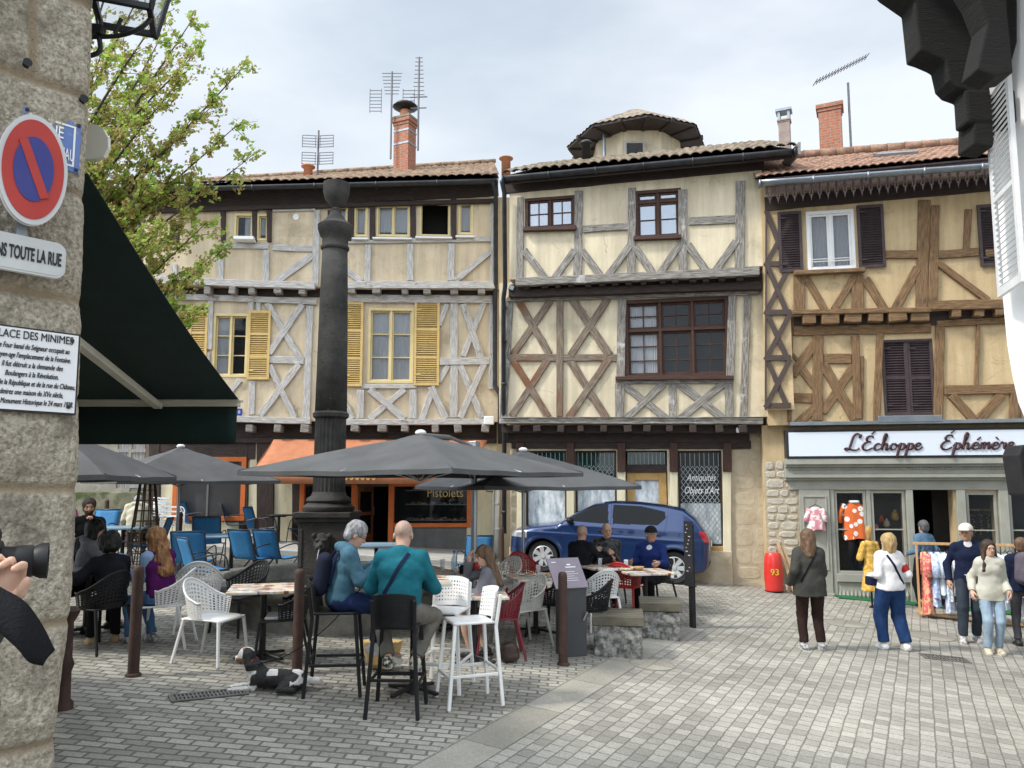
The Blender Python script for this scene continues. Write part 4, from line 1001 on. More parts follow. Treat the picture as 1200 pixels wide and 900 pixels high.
sk.cbox((eR[0]-1.6, .9, eR[1]+.50*1.5), (.9,.6,.05), 0, Matrix.Rotation(R(26),3,'X')); sk.build('skylight', dark_panel, rf_)
F_left = F
# ================================================================== RIGHT HOUSE WITH SHOP
F = Fac(16.9, -.2, 930, 'timber_framed_house', 'ochre half timbered house with dark shutters and jagged eaves board over the grey green shop')
c7 = lambda x, y: (880+x/2.8125, 180+y/2.8125); q7 = lambda a, b_, c, d: (*c7(a, b_), *c7(c, d))
O2, O1 = .42, .25
w2 = window(F, q7(184,187,343,387), O2, 1, 1, white_paint, glass_up, fw=.07, leaf=2, dep=.05, curtain=[(.05,.46,.03),(.54,.95,.03)])
w1 = window(F, q7(434,612,604,862), O1, 1, 1, shutter_dark, glass_up, fw=.05, leaf=2, dep=.12)
wm = MB(); xl = F.L(894,300,O2)[0]; xr = F.L(1290,300,O2)[0]; zt = min(F.L(888,208,O2+.62)[1], F.L(1290,170,O2+.62)[1])+.18; zb = F.L(1000,367,O2)[1]
wallholes(wm, xl, zb, xr, zt, -O2, [w2[1]]); shell(wm, xl, zb, xr, zt, -O2, 5)
zb1 = F.L(1000,497,O1)[1]; wallholes(wm, xl+.02, zb1, xr, zb+.02, -O1, [w1[1]]); shell(wm, xl+.02, zb1, xr, zb+.02, -O1, 5)
q0 = lambda *q: rect(F, q, 0)
z0g = F.L(1000,660,0)[1]
shopw = [q0(979,575,1016,672), q0(1022,575,1062,672), q0(1134,577,1170,672), q0(1184,577,1215,672)]; sdoor = q0(1071,574,1121,725)
xs0 = F.L(896,600,0)[0]
wallholes(wm, xs0, -1.4, xr, zb1+.02, 0, shopw+[sdoor], depth=.3); shell(wm, xs0, -1.4, xr, zb1+.02, 0, 5)
F.part('wall', wm, plaster_right)
tm = MB(); t_ = lambda off, a, b_, w, **k: timber(tm, F, off, c7(*a), c7(*b_), w/2.8125, **k)
for a, b_, w in (((158,402),(158,518),36),((350,400),(350,515),36),((185,415),(240,512),22),((335,415),(275,510),22),((378,418),(438,512),26),((545,380),(475,512),26),((440,335),(548,333),26),((571,160),(560,512),36),((605,178),(597,492),26),
                 ((612,335),(748,325),27),((715,185),(708,318),20),((615,362),(775,482),20),((770,330),(850,325),25),((855,160),(850,500),30)): t_(O2, a, b_, w)
for a, b_, w, d in (((140,398),(372,388),14,.14),((135,524),(592,516),16,.05),((583,502),(900,496),30,.05)): t_(O2, a, b_, w, d=d)
for a, b_, w in (((138,586),(592,576),30),((610,562),(900,548),20),((131,545),(127,885),12),((221,600),(218,880),32),((342,600),(352,875),24),((362,668),(357,875),20),((240,676),(330,676),32),((135,806),(200,806),32),
                 ((210,625),(138,728),30),((160,702),(205,762),26),((135,660),(152,682),12),((240,700),(340,872),30),((335,705),(238,850),28),((205,840),(155,888),26),((425,590),(413,878),22),((622,570),(616,872),27),
                 ((747,565),(740,768),10),((635,780),(900,776),30),((663,800),(730,876),27),((822,798),(752,876),27),((868,790),(862,882),24),((905,560),(900,880),20)): t_(O1, a, b_, w)
F.part('timber_frame', tm, wood_brown, bevel=.01, seg=1)
jb = MB(); blocks(jb, F, O2-.2, c7(150,552), c7(585,542), 6, 17, 12, d=.30, jit=.05); blocks(jb, F, O2-.2, c7(640,532), c7(900,522), 4, 10, 11, d=.30)
F.split('joist_end', jb, wood_brown, bevel=.015, seg=1)
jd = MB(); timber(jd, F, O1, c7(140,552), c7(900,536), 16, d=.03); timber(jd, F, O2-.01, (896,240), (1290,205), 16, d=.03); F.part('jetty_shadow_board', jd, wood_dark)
lt = MB(); L7 = lambda a, b_, w: timber(lt, F, O2 if a[1] < 515 and b_[1] < 540 else O2, c7(*a), c7(*b_), w/2.8125, d=.035, wob=0)
ys = [215,365,525,675,832]
for i, y in enumerate(ys[1:]): L7((46,y),(131 if i else 120,y-2),17)
for i in range(4):
    y0, y1 = ys[i], ys[i+1]; L7((52,y0-(20 if i == 0 else 0)),(118,y1),15); L7((125,y0+10),(50,y1),15)
L7((50,200),(48,840),5)
F.part('wall_lattice', lt, lattice_brown)
bs = MB(); a = F.L(*c7(48,530),O1); b_ = F.L(*c7(130,845),O1); bs.box(F.L(895,400,O1)[0], F.L(926,400,O1)[0], -O2, -O1+.05, F.L(910,480,O2)[1], zb+.01); F.part('wall_pier', bs, plaster_right)
shutter(F, q7(90,193,168,392), O2, shutter_dark, out=.04); shutter(F, q7(350,172,438,378), O2, shutter_dark, out=.05); shutter(F, q7(747,170,825,373), O2, shutter_dark, out=.05)
shutter(F, q7(436,614,519,862), O1, shutter_dark, out=-.03, rails=(.5,)); shutter(F, q7(520,614,603,862), O1, shutter_dark, out=-.03, rails=(.5,))
ls = MB(); a = F.L(*c7(412,872),O1); b_ = F.L(*c7(622,872),O1); ls.box(a[0], b_[0], -O1-.16, -O1, a[1]-.1, a[1]+.03); F.part('lead_sill', ls, zinc, bevel=.01)
rl = MB(); a = F.L(*c7(195,352),O2); b_ = F.L(*c7(335,345),O2); rl.tube([(a[0],-O2-.05,a[1]),(b_[0],-O2-.05,a[1])], .008, 6); rl.tube([(a[0],-O2-.05,a[1]-.05),(b_[0],-O2-.05,a[1]-.05)], .008, 6); rl.build('safety_rail', white_paint, w2[0])
# jagged eaves board
eo = O2+.62; lb = MB(); A_ = F.L(897,219,eo-.1); B_ = F.L(1290,183,eo-.1); n = 38; yy = -eo+.1
for i in range(n):
    t0, t1 = i/n, (i+1)/n; x0 = A_[0]+(B_[0]-A_[0])*t0; x1 = A_[0]+(B_[0]-A_[0])*t1; z0 = A_[1]+(B_[1]-A_[1])*t0; w = x1-x0; sl_ = (B_[1]-A_[1])/n
    cx = x0+w/2; zt0 = z0+.04; dp_ = .36
    half = [(0,0),(0,-.20),(.05*w/.2,-.19),(.28*w,-.30),(.36*w,-.27),(.5*w,-dp_-.03)]
    poly = [(x0+p[0], zt0+p[1]) for p in half] + [(x1-p[0], zt0+p[1]) for p in half[::-1][1:]]
    # cut-out slot in the middle
    lb.prism([(x0+p[0], zt0+p[1]) for p in half[:5]]+[(cx-.018, zt0-.27),(cx-.018,zt0-.16),(cx-.035,zt0-.13),(cx-.018,zt0-.09),(cx-.018,zt0)], yy, yy+.025)
    lb.prism([(x1-p[0], zt0+p[1]) for p in half[:5]]+[(cx+.018, zt0-.27),(cx+.018,zt0-.16),(cx+.035,zt0-.13),(cx+.018,zt0-.09),(cx+.018,zt0)], yy, yy+.025)
    lb.prism([(cx-.018,zt0-.27),(cx-.14*w/.2*.2,zt0-.27),(cx,zt0-.40),(cx+.14*w/.2*.2,zt0-.27),(cx+.018,zt0-.27)], yy+.001, yy+.024)
lb.beam((A_[0],yy+.012,A_[1]+.10),(B_[0],yy+.012,B_[1]+.10),.14,.03)
F.part('jagged_eaves_board', lb, lambreq)
gutter(F, (890,213), (1290,183.5), eo+.05, zinc, .09)
eL = F.L(888,208,eo); eR = F.L(1290,170,eo)
rr_ = roofplane(F, eL, eR, eo, 3.6, .50, .47, tile_red, pitch=.16, amp=.03)
ridge(F, (eL[0], -eo+3.6, eL[1]+.1+3.6*.50), (eR[0], -eo+3.6, eR[1]+.1+3.6*.47), tile_red, rr_, .12)
sk = MB(); q = F.L(1045,188,0); sk.cbox((F.L(1048,190,-1)[0], .9, eL[1]+(eR[1]-eL[1])*.38+.485*2.0+.06), (.8,.5,.06), 0, Matrix.Rotation(R(26),3,'X')); sk.build('skylight', zinc, rr_)
# shop front
a = F.L(923,520,.3); b_ = F.L(1290,520,.3); zt = F.L(1060,504,.3)[1]; zb = F.L(1060,535,.3)[1]
sg = MB(); sg.box(a[0]-.03, b_[0]+.03, -.31, -.02, zb-.03, zt+.03); SG = F.part('shop_sign', sg, sign_black, bevel=.004)
sg = MB(); sg.box(a[0]+.02, b_[0]-.02, -.325, -.305, zb+.02, zt-.02); sg.build('board', sign_white, SG)
en = MB(); x0 = F.L(920,545,.2)[0]; x1 = xr; z1 = F.L(1000,537,.2)[1]; z2 = F.L(1000,563,.2)[1]; h = z1-z2
for k, (f0, f1, d) in enumerate(((1,.72,.30),(.72,.6,.22),(.6,.28,.17),(.28,.12,.21),(.12,0,.13))): en.box(x0, x1, -d, .0, z2+h*f1+.001, z2+h*f0)
nd = 130
for i in range(nd): xx = x0+.05+(x1-x0-.1)*i/nd; en.box(xx, xx+.03, -.20, -.165, z2+h*.48, z2+h*.58)
zf = F.L(1000,574,.1)[1]; en.box(x0+.08, x1, -.06, .0, zf, z2-.001)
EN = F.part('cornice', en, grey_green, bevel=.006, seg=1)
pl = MB(); z0 = -1.2
def pil(p0, p1, d=.08, zt=zf-.002): a = F.L(p0,620,0)[0]; b_ = F.L(p1,620,0)[0]; pl.box(a, b_, -d, .05, z0, zt); return a, b_
a, b_ = pil(937, 973); pl.box(a+.09, b_-.09, -.075, .0, 0, 1); pl.box(a-.02, b_+.02, -.12, .0, z0, -.0)
for fx in ((a+.06,a+.09),(b_-.09,b_-.06)): pl.box(fx[0], fx[1], -.10, -.079, .45, zf-.12)
pl.box(a+.09, b_-.09, -.10, -.079, zf-.15, zf-.12); pl.box(a+.09, b_-.09, -.10, -.079, .45, .48)
pil(973.5, 978.5, .05); pil(1016.5, 1021.5, .04); pil(1062.5, 1070.5, .09); pil(1121.5, 1132, .09); pil(1171, 1182, .09)
F.split('shopfront_pillar', pl, grey_green, bevel=.008, seg=1)
for i, w in enumerate(shopw):
    x0, z0_, x1, z1_ = w; b2 = MB(); f = .05
    b2.box(x0, x0+f, -.02, .05, z0_, z1_); b2.box(x1-f, x1, -.02, .05, z0_, z1_); b2.box(x0+f, x1-f, -.02, .05, z0_, z0_+f); b2.box(x0+f, x1-f, -.02, .05, z1_-f, z1_); b2.box(x0+f, x1-f, -.01, .03, z0_+(z1_-z0_)*.52, z0_+(z1_-z0_)*.52+.025)
    o = F.part('shop_window', b2, grey_green, bevel=.005, seg=1); g = MB(); g.box(x0+f, x1-f, .015, .02, z0_+f, z1_-f); g.build('pane', glass_shop, o)
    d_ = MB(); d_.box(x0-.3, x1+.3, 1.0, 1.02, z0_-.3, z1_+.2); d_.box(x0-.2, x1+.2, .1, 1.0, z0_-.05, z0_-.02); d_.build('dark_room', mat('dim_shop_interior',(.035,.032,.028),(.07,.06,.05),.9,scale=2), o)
    p_ = MB(); p_.box(x0-.02, x1+.02, -.03, .05, z0_-.75, z0_-.16); p_.box(x0-.02, x1+.02, -.08, .05, z0_-.16, z0_-.001)
    nx = 8
    if i < 2:
        for k in range(nx):      # row of raised diamonds
            cx = x0+(x1-x0)*(k+.5)/nx; hw = (x1-x0)/nx*.48; cz = z0_-.42; p_.add([(cx-hw,-.03,cz),(cx,-.03,cz-.12),(cx+hw,-.03,cz),(cx,-.03,cz+.12),(cx,-.075,cz)], [(0,1,4),(1,2,4),(2,3,4),(3,0,4)])
    p_.box(x0-.02, x1+.02, -.07, .05, z0_-1.4, z0_-.751)
    p_.build('stall_riser', grey_green, o, bevel=.006, seg=1)
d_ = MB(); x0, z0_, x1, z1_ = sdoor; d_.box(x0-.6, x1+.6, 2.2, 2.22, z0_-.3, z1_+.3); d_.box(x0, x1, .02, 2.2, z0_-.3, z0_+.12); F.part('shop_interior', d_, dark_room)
rb = MB(); rubble(rb, F.L(898,600,0)[0], F.L(936,600,0)[0], -.6, F.L(920,540,0)[1], -.002, .030, .30, .2, seed=5); rb.box(F.L(897,600,0)[0], F.L(936,600,0)[0], -.004, .02, -.9, F.L(920,540,0)[1], 1); F.part('stone_pier', rb, [stone_block, mat('buff_mortar',(.36,.30,.21),(.46,.39,.28),.95,scale=6,bump=.5)], bevel=.012)
lg = MB(); a = F.L(925,498,.3); b_ = F.L(1290,497,.3); lg.box(a[0], b_[0], -.40, -.02, a[1]-.02, a[1]+.05); F.part('sign_canopy', lg, zinc, bevel=.005)
F_right = F
# script lettering drawn as strokes:  L'Échoppe  Éphémère
GLY = {  # units: x-height 1, baseline 0
 'L': ([[(1.9,2.3),(1.5,2.6),(1.0,2.2),(.75,1.2),(.5,.3),(.1,0),(-.1,.25),(.3,.3),(1.0,.02),(1.6,.05),(1.9,.35)]], 1.7),
 "'": ([[(.25,2.5),(.15,1.9)]], .5),
 'É': ([[(1.5,1.9),(1.3,2.2),(.8,2.1),(.6,1.7),(.8,1.35),(1.2,1.3)],[(1.2,1.3),(.6,1.2),(.15,.7),(.25,.15),(.8,-.02),(1.5,.35)],[(1.2,2.5),(1.7,3.0)]], 1.6),
 'c': ([[(.95,.8),(.7,1.0),(.3,.8),(.12,.4),(.3,.02),(.7,.05),(1.15,.45)]], 1.0),
 'h': ([[(.1,.5),(.6,1.6),(.75,2.3),(.55,2.5),(.35,1.9),(.15,0)],[(.17,.3),(.5,.9),(.75,.95),(.8,.6),(.75,.1),(.95,.02),(1.3,.45)]], 1.2),
 'o': ([[(.75,.95),(.35,.9),(.1,.45),(.3,.02),(.7,.1),(.9,.55),(.75,.95),(.8,.75),(1.2,.75)]], 1.05),
 'p': ([[(.0,.5),(.35,1.0),(.2,.1),(-.05,-1.2)],[(.2,.4),(.5,.9),(.85,.9),(.9,.45),(.6,.02),(.25,.15)],[(.6,.02),(1.2,.45)]], 1.1),
 'e': ([[(.1,.45),(.6,.55),(.85,.85),(.6,1.02),(.25,.8),(.12,.35),(.35,.0),(.75,.08),(1.1,.45)]], .95),
 'é': ([[(.1,.45),(.6,.55),(.85,.85),(.6,1.02),(.25,.8),(.12,.35),(.35,.0),(.75,.08),(1.1,.45)],[(.65,1.4),(1.05,1.85)]], .95),
 'è': ([[(.1,.45),(.6,.55),(.85,.85),(.6,1.02),(.25,.8),(.12,.35),(.35,.0),(.75,.08),(1.1,.45)],[(.85,1.4),(.5,1.85)]], .95),
 'm': ([[(.0,.5),(.3,1.0),(.2,.5),(.1,0)],[(.15,.3),(.5,.95),(.7,.95),(.65,.4),(.6,0)],[(.65,.35),(1.0,.95),(1.2,.95),(1.2,.4),(1.25,.05),(1.6,.45)]], 1.5),
 'r': ([[(.0,.5),(.3,1.05),(.35,.9),(.75,.9),(.65,.4),(.75,.03),(1.1,.45)]], .95),
}
def script(txt, x, z, y, xh, m, par, width):
    adv = sum(GLY[c][1] for c in txt); s_ = width/adv; mb = MB()
    for c in txt:
        for st in GLY[c][0]:
            P = catmull([(x+p[0]*s_+p[1]*xh*.12, y, z+p[1]*xh) for p in st], 5) if len(st) > 2 else [Vector((x+p[0]*s_+p[1]*xh*.12, y, z+p[1]*xh)) for p in st]
            rad = []
            for i in range(len(P)):
                d = P[min(i+1, len(P)-1)]-P[max(i-1, 0)]; rad.append(.012+.012*max(0, -d.z/max(d.length, 1e-6)) + .004*random.random())
            mb.tube(P, .015, 6, radii=rad)
        x += GLY[c][1]*s_
    o = mb.build('lettering', m, par, smooth=True); return o
xa = F.L(990,520,.32)[0]; xb = F.L(1079,520,.32)[0]; xc = F.L(1101,520,.32)[0]; xd = F.L(1188,520,.32)[0]; zz = F.L(1060,527,.32)[1]
script("L'Échoppe", xa, zz, -.335, .125, letter_dark, SG, xb-xa); script('Éphémère', xc, zz, -.335, .125, letter_dark, SG, xd-xc)
# ================================================================== FAR LEFT STONE HOUSE
F = Fac(22.3, .0, 150, 'stone_house', 'old grey stone house with mossy base and closed weathered shutters beyond the parasols')
wm = MB(); x0 = F.L(-80,400,0)[0]; x1 = F.L(176,400,0)[0]; zt = F.L(100,235,0)[1]
h1 = rect(F, (97,588,114,604), 0); h2 = rect(F, (135,588,150,600), 0); wn_ = [rect(F, (137,516,150,572), 0), rect(F, (153,516,170,580), 0), rect(F, (70,300,92,360), 0), rect(F, (135,300,157,360), 0)]
wallholes(wm, x0, -1, x1, zt, 0, [h1, h2]+wn_, depth=.3); shell(wm, x0, -1, x1, zt, 0, 6); F.part('wall', wm, mat('grimy_grey_render', (.15,.14,.115), (.36,.34,.29), .95, scale=1.2, bump=.6, bscale=12, c3=(.09,.095,.04), s3=.6, t3=.56))
for hh in (h1, h2): d_ = MB(); d_.box(hh[0], hh[2], .25, .27, hh[1], hh[3]); F.part('cellar_opening', d_, dark_room)
for w in wn_[2:]: d_ = MB(); d_.box(w[0], w[2], .15, .2, w[1], w[3]); F.part('window', d_, glass_up)
old_w = mat('peeling_grey_shutter', (.17,.165,.16), (.34,.34,.34), .85, scale=5, bump=.4, stretch=(6,6,.6))
for w in wn_[:2]:
    b2 = MB(); n = 4
    for i in range(n): a = w[0]+(w[2]-w[0])*i/n; b2.box(a+.004, a+(w[2]-w[0])/n-.004, .03, .07, w[1], w[3])
    b2.box(w[0], w[2], .0, .03, w[1]+.2, w[1]+.3); b2.box(w[0], w[2], .0, .03, w[3]-.35, w[3]-.25); F.part('shutter', b2, old_w)
bs = MB(); bs.box(x0, x1+.02, -.12, .0, -1, .75); F.part('mossy_plinth', bs, mat('mossy_plinth_stone',(.10,.105,.06),(.24,.23,.17),.95,scale=2,bump=.6,bscale=10,c3=(.06,.08,.025),s3=1.5,t3=.48), bevel=.03)
rf = MB(); rf.grid([[(x0-.3,-.6,zt),(x1+.3,-.6,zt)],[(x0-.3,5,zt+1.8),(x1+.3,5,zt+1.8)]]); F.part('roof', rf, tile_brown, solid=.1)
# ================================================================== NEAR LEFT STONE CORNER
def fbm(x, y, f, seed, oct_=4):
    r = np.random.default_rng(seed); o = 0; a = 1
    for i in range(oct_):
        for _ in range(3):
            d = r.normal(size=2); d /= np.linalg.norm(d); ph = r.uniform(0, 6.28, 2)
            o = o + a*np.sin((x*d[0]+y*d[1])*f+ph[0]+1.7*np.sin((x*d[1]-y*d[0])*f*.7+ph[1]))/3
        f *= 2.1; a *= .55
    return o
F = Fac(5.8, 1.1, 40, 'stone_corner_building', 'tall rough granite corner building carrying the street signs, its edge beside the dark awning', 'building')
edge = [(113,-60),(112,0),(106,150),(102,210),(99,330),(96,480),(94,560),(90,640),(84,730),(76,790),(68,850),(66,930),(66,1010)]
ep = sorted([F.L(px, py) [::-1] for px, py in edge])      # (z, x)
ez = np.array([p[0] for p in ep]); ex = np.array([p[1] for p in ep])
z0, z1 = ez[0]-.9, ez[-1]+.3; xm = F.L(-170,500)[0]
NZ, NX = 400, 150
Z, U = np.meshgrid(np.linspace(z0, z1, NZ), np.linspace(0, 1, NX), indexing='ij')
XE = np.interp(Z, ez, ex); X = xm + U*(XE-xm)
zc = CAMZ - F.O.z
jz = np.array([-2.9,-2.3,-1.72,-1.10,-.58,0,.40,.86,1.38,1.86,2.3,2.75,3.4])+zc
jz_w = Z + .035*fbm(X, Z, 2.2, 5, 2)
ci = np.clip(np.searchsorted(jz, jz_w)-1, 0, len(jz)-2)
dz = np.minimum(jz_w-jz[ci], jz[ci+1]-jz_w)
offs = np.array([.1,.5,.28,.62,.18,.55,.05,.42,.3,.7,.2,.5,.3])[ci]; bw = np.array([.8,.7,.75,.6,.9,.62,1.2,.66,.85,.7,.8,.7,.8])[ci]
xx = (X-xm+.04*fbm(X, Z, 3, 9, 2)-offs*bw) % bw; dx = np.minimum(xx, bw-xx)
dj = np.minimum(dz, dx)
joint = 1-np.clip((dj-.008)/.022, 0, 1)
bulge = .028*np.clip(dj/.12, 0, 1)**.5
rough_ = .009*fbm(X, Z, 9, 1, 5) + .0045*fbm(X, Z, 60, 2, 3) + rng.normal(0, .0016, X.shape)
y = -(bulge+rough_*(1-joint*.6)) + .012*joint
cr_ = np.clip((X-(XE-.07))/.07, 0, 1); y = y + cr_**2.4*.06
V = np.stack([X, y, Z], -1).reshape(-1, 3)
i0 = (np.arange(NZ-1)[:, None]*NX+np.arange(NX-1)[None]).ravel(); Q = np.stack([i0, i0+1, i0+NX+1, i0+NX], 1)
gran = mat('rough_granite', (.15,.125,.09), (.50,.45,.36), .92, scale=48, detail=8, bump=.7, bscale=80, c3=(.115,.098,.075), s3=1.9, t3=.53, contrast=.55, bdist=.02)
o = mesh_np('stone_face', V, Q, gran, F.root)
at = o.data.attributes.new('joint', 'FLOAT', 'POINT'); at.data.foreach_set('value', joint.ravel().astype(np.float32))
nt = gran.node_tree; bs_ = nt.nodes['Principled BSDF']; src = bs_.inputs['Base Color'].links[0].from_socket
an = nt.nodes.new('ShaderNodeAttribute'); an.attribute_name = 'joint'; mm = nt.nodes.new('ShaderNodeMix'); mm.data_type = 'RGBA'
nt.links.new(an.outputs['Fac'], mm.inputs['Factor']); nt.links.new(src, mm.inputs['A']); mm.inputs['B'].default_value = (.27,.215,.145,1)
nt.links.new(mm.outputs['Result'], bs_.inputs['Base Color'])
# the body of the building behind that face
def wl(x, y): v = F.Ri @ (Vector((x, y, 0))-Vector((F.O.x, F.O.y, 0))); return (v.x, v.y)
xe = float(ex.mean()); b = MB(); foot = [(xm+.02, .03), (float(ex.min())-.03, .03), (float(ex.min())-.02, .10), wl(-2.35,3.75), wl(-13, 4.2), wl(-13,-4), (xm-2.5, 2.0), (xm-2.5,.03)]
b.prism(foot, -2.5, 8.5, ax='z'); b.build('wall', gran, F.root, recalc=True)
SGN = F
# signs on it
sw = mat('enamel_sign_white', (.70,.71,.70), (.77,.78,.77), .35, scale=3); sb_ = mat('enamel_sign_blue', (.10,.17,.38), (.13,.20,.42), .3, scale=3); red_s = mat('sign_red', (.33,.028,.02), (.40,.04,.03), .4, scale=4)
blue_s = mat('sign_blue', (.028,.032,.17), (.036,.042,.20), .4, scale=4); rimm = mat('grey_sign_rim', (.45,.45,.44), (.55,.55,.54), .4, .3, scale=3); blk = mat('black_lettering', (.015,.015,.017), rough=.5)
def wthing(name, label, cat, x, y, z): o = T(name, label, cat, F.W(x, y, z), F.rz); return o
x0, z0, x1, z1 = rect(F, (-2, 135, 78, 262), .16); cx, cz = (x0+x1)/2, (z0+z1)/2; rx, rz_ = (x1-x0)/2, (z1-z0)/2
o = wthing('no_parking_sign', 'round red and blue no parking sign with grey rim on the stone corner', 'sign', cx, -.16, cz)
def disc(mb, rx, rz, y0, y1, n=64, a0=0, a1=2*PI): mb.prism([(rx*math.cos(a0+(a1-a0)*i/n), rz*math.sin(a0+(a1-a0)*i/n)) for i in range(n if a1-a0 > 6.2 else n+1)], y0, y1)
b = MB(); disc(b, rx, rz_, 0, .03); b.build('rim', rimm, o, bevel=.006)
b = MB(); disc(b, rx*.925, rz_*.925, -.004, .0); b.build('red_face', red_s, o)
b = MB()
for s_ in (0, PI): disc(b, rx*.60, rz_*.60, -.008, -.0045, 40, s_+R(131), s_+R(131)+PI-R(10))
for v in range(0): pass
b.build('blue_field', blue_s, o)
b = MB(); b.beam((rx*.62*math.cos(R(126)),-.0085,rz_*.62*math.sin(R(126))),(rx*.62*math.cos(R(306)),-.0085,rz_*.62*math.sin(R(306))),.036,.003); b.build('diagonal_bar', red_s, o)
b = MB(); b.box(-.05,.05,.03,.17,-.12,-.08); b.box(-.03,.01,.072,.10,-rz_-.12,.2); b.build('bracket', zinc, o)
x0, z0, x1, z1 = rect(F, (25, 134, 95, 195), .03)
o = wthing('street_name_sign', 'blue enamel street name sign behind the no parking disc', 'sign', (x0+x1)/2, -.03, (z0+z1)/2); w, h = x1-x0, z1-z0
b = MB(); b.box(-w/2,w/2,0,.02,-h/2,h/2); b.build('plate', sb_, o, bevel=.004)
b = MB(); t_ = .008; m_ = .025
for (a, c, d, e) in ((-w/2+m_,w/2-m_,-h/2+m_,-h/2+m_+t_),(-w/2+m_,w/2-m_,h/2-m_-t_,h/2-m_),(-w/2+m_,-w/2+m_+t_,-h/2+m_+t_,h/2-m_-t_),(w/2-m_-t_,w/2-m_,-h/2+m_+t_,h/2-m_-t_)): b.box(a, c, -.003, 0, d, e)
b.build('white_border', sw, o)
textobj('RUE', 'lettering', letter_white, o, (0,-.003,h*.19), h*.32, width=w*.36); textobj('DU CHATEAU', 'lettering', letter_white, o, (0,-.003,-h*.20), h*.32, width=w*.78)
b = MB()
for sx in (-1,1):
    for sz in (-1,1): b.lathe([(.010,0),(.010,.004)],8,c=(0,0,0)) if False else b.cbox((sx*(w/2-.014),-.004,sz*(h/2-.014)),(.014,.006,.014))
b.build('screws', blk, o)
x0, z0, x1, z1 = rect(F, (-24, 277, 76.5, 318), .12)
o = wthing('street_notice_sign', 'grey white rounded oblong notice hanging under the no parking disc', 'sign', (x0+x1)/2, -.12, (z0+z1)/2); w, h = x1-x0, z1-z0
def rrect(w, h, r, n=6): return [(sx*(w/2-r)+r*math.cos(a), sz*(h/2-r)+r*math.sin(a)) for (sx, sz, a0) in ((1,1,0),(-1,1,PI/2),(-1,-1,PI),(1,-1,1.5*PI)) for a in [a0+PI/2*i/n for i in range(n+1)]]
b = MB(); b.prism(rrect(w, h, .04), 0, .025); b.build('plate', rimm, o, bevel=.004); b = MB(); b.prism(rrect(w-.012, h-.012, .036), -.003, -.0005); b.build('face', mat('aged_white_sign',(.42,.43,.42),(.52,.53,.52),.45,scale=5), o)
textobj('DANS TOUTE LA RUE', 'lettering', blk, o, (.0,-.005,0), h*.52, width=w*.90, off=.002)
x0, z0, x1, z1 = rect(F, (-26, 384, 92, 483), .05)
o = wthing('history_plaque', 'white wall plaque with black serif text about the square', 'plaque', (x0+x1)/2, -.05, (z0+z1)/2); w, h = x1-x0, z1-z0
b = MB(); b.box(-w/2,w/2,0,.04,-h/2,h/2); b.build('plate', blk, o); b = MB(); b.box(-w/2+.008,w/2-.008,-.003,-.0005,-h/2+.008,h/2-.008); b.build('face', mat('plaque_white',(.66,.67,.68),(.73,.74,.75),.35,scale=2), o)
lines = ['PLACE DES MINIMES','Le Four banal du Seigneur occupait au',"Moyen-age l'emplacement de la Fontaine.",'Il fut détruit a la demande des','Boulangers à la Révolution.','Angle de la République et de la rue du Château,','admirez une maison du XVe siècle,','classée Monument Historique le 24 mars 1928.']
for i, s_ in enumerate(lines):
    zz = h*.40 if i == 0 else h*(.265-.108*(i-1)); wd = w*(.80 if i == 0 else min(.90, len(s_)*.0198))
    textobj(s_, 'lettering', blk, o, (w*.02,-.005,zz), h*(.135 if i == 0 else .092), width=wd, shear=0 if i == 0 else .25, off=0)
b = MB()
for sx in (-1,1):
    for sz in (-1,1): b.cbox((sx*(w/2-.035),-.006,sz*(h/2-.035)),(.016,.01,.016))
b.build('screws', blk, o, bevel=.003)
def iron(label, px, py):
    x, z = F.L(px, py); b = MB(); b.lathe([(.018,0),(.014,.05),(.02,.055)],10); tag(b.build('iron_peg', black_metal, loc=F.W(x,.01,z), rot=(PI/2,0,F.rz)), label, 'peg')
iron('upper rusty iron peg in the granite above the blue sign', 29, 77); iron('rusty iron peg in the granite at the top right of the blue sign', 95, 119)
# ---- lantern on the corner
L0 = AT(146, 22, 4.1); o = T('street_lantern', 'black iron street lantern with clear panes jutting from the stone corner', 'lantern', L0, R(20))
b = MB(); s0, s1, H = .14, .23, .50
for sx, sy in ((-1,-1),(1,-1),(1,1),(-1,1)): b.beam((sx*s0,sy*s0,0),(sx*s1,sy*s1,H),.022,.022,(sx,sy,0))
for s_, z in ((s0,0),(s1,H)):
    for k in range(4): a = R(45+90*k); c = R(135+90*k); q = 2**.5*s_; b.beam((q*math.cos(a),q*math.sin(a),z),(q*math.cos(c),q*math.sin(c),z),.03,.03,(0,0,1))
b.lathe([(s1*1.5,H+.02),(s1*1.1,H+.14),(.08,H+.26),(.06,H+.34),(.09,H+.36),(.02,H+.48)],4,a0=R(45)); b.build('frame', black_metal, o)
b = MB()
for k in range(4):
    a = R(45+90*k); c = R(135+90*k); q = 2**.5; b.add([(q*s0*math.cos(a),q*s0*math.sin(a),.02),(q*s0*math.cos(c),q*s0*math.sin(c),.02),(q*s1*math.cos(c),q*s1*math.sin(c),H),(q*s1*math.cos(a),q*s1*math.sin(a),H)],[(0,1,2,3)])
b.build('panes', glassmat('lantern_glass', (.5,.55,.6), alpha=.25), o)
b = MB(); b.sph((0,0,.2),.05,12,sz=(1,1,1.5)); b.build('bulb', white_paint, o, smooth=True)
b = MB(); Mi = Matrix.Rotation(-R(20),3,'Z')
def cv(*p): return Mi @ Vector(p)
b.tube(catmull([cv(-.42,0,-.12),cv(-.2,0,-.11),cv(-.02,0,-.10),cv(.10,0,-.05),cv(.16,0,.02)],6),.013,8)
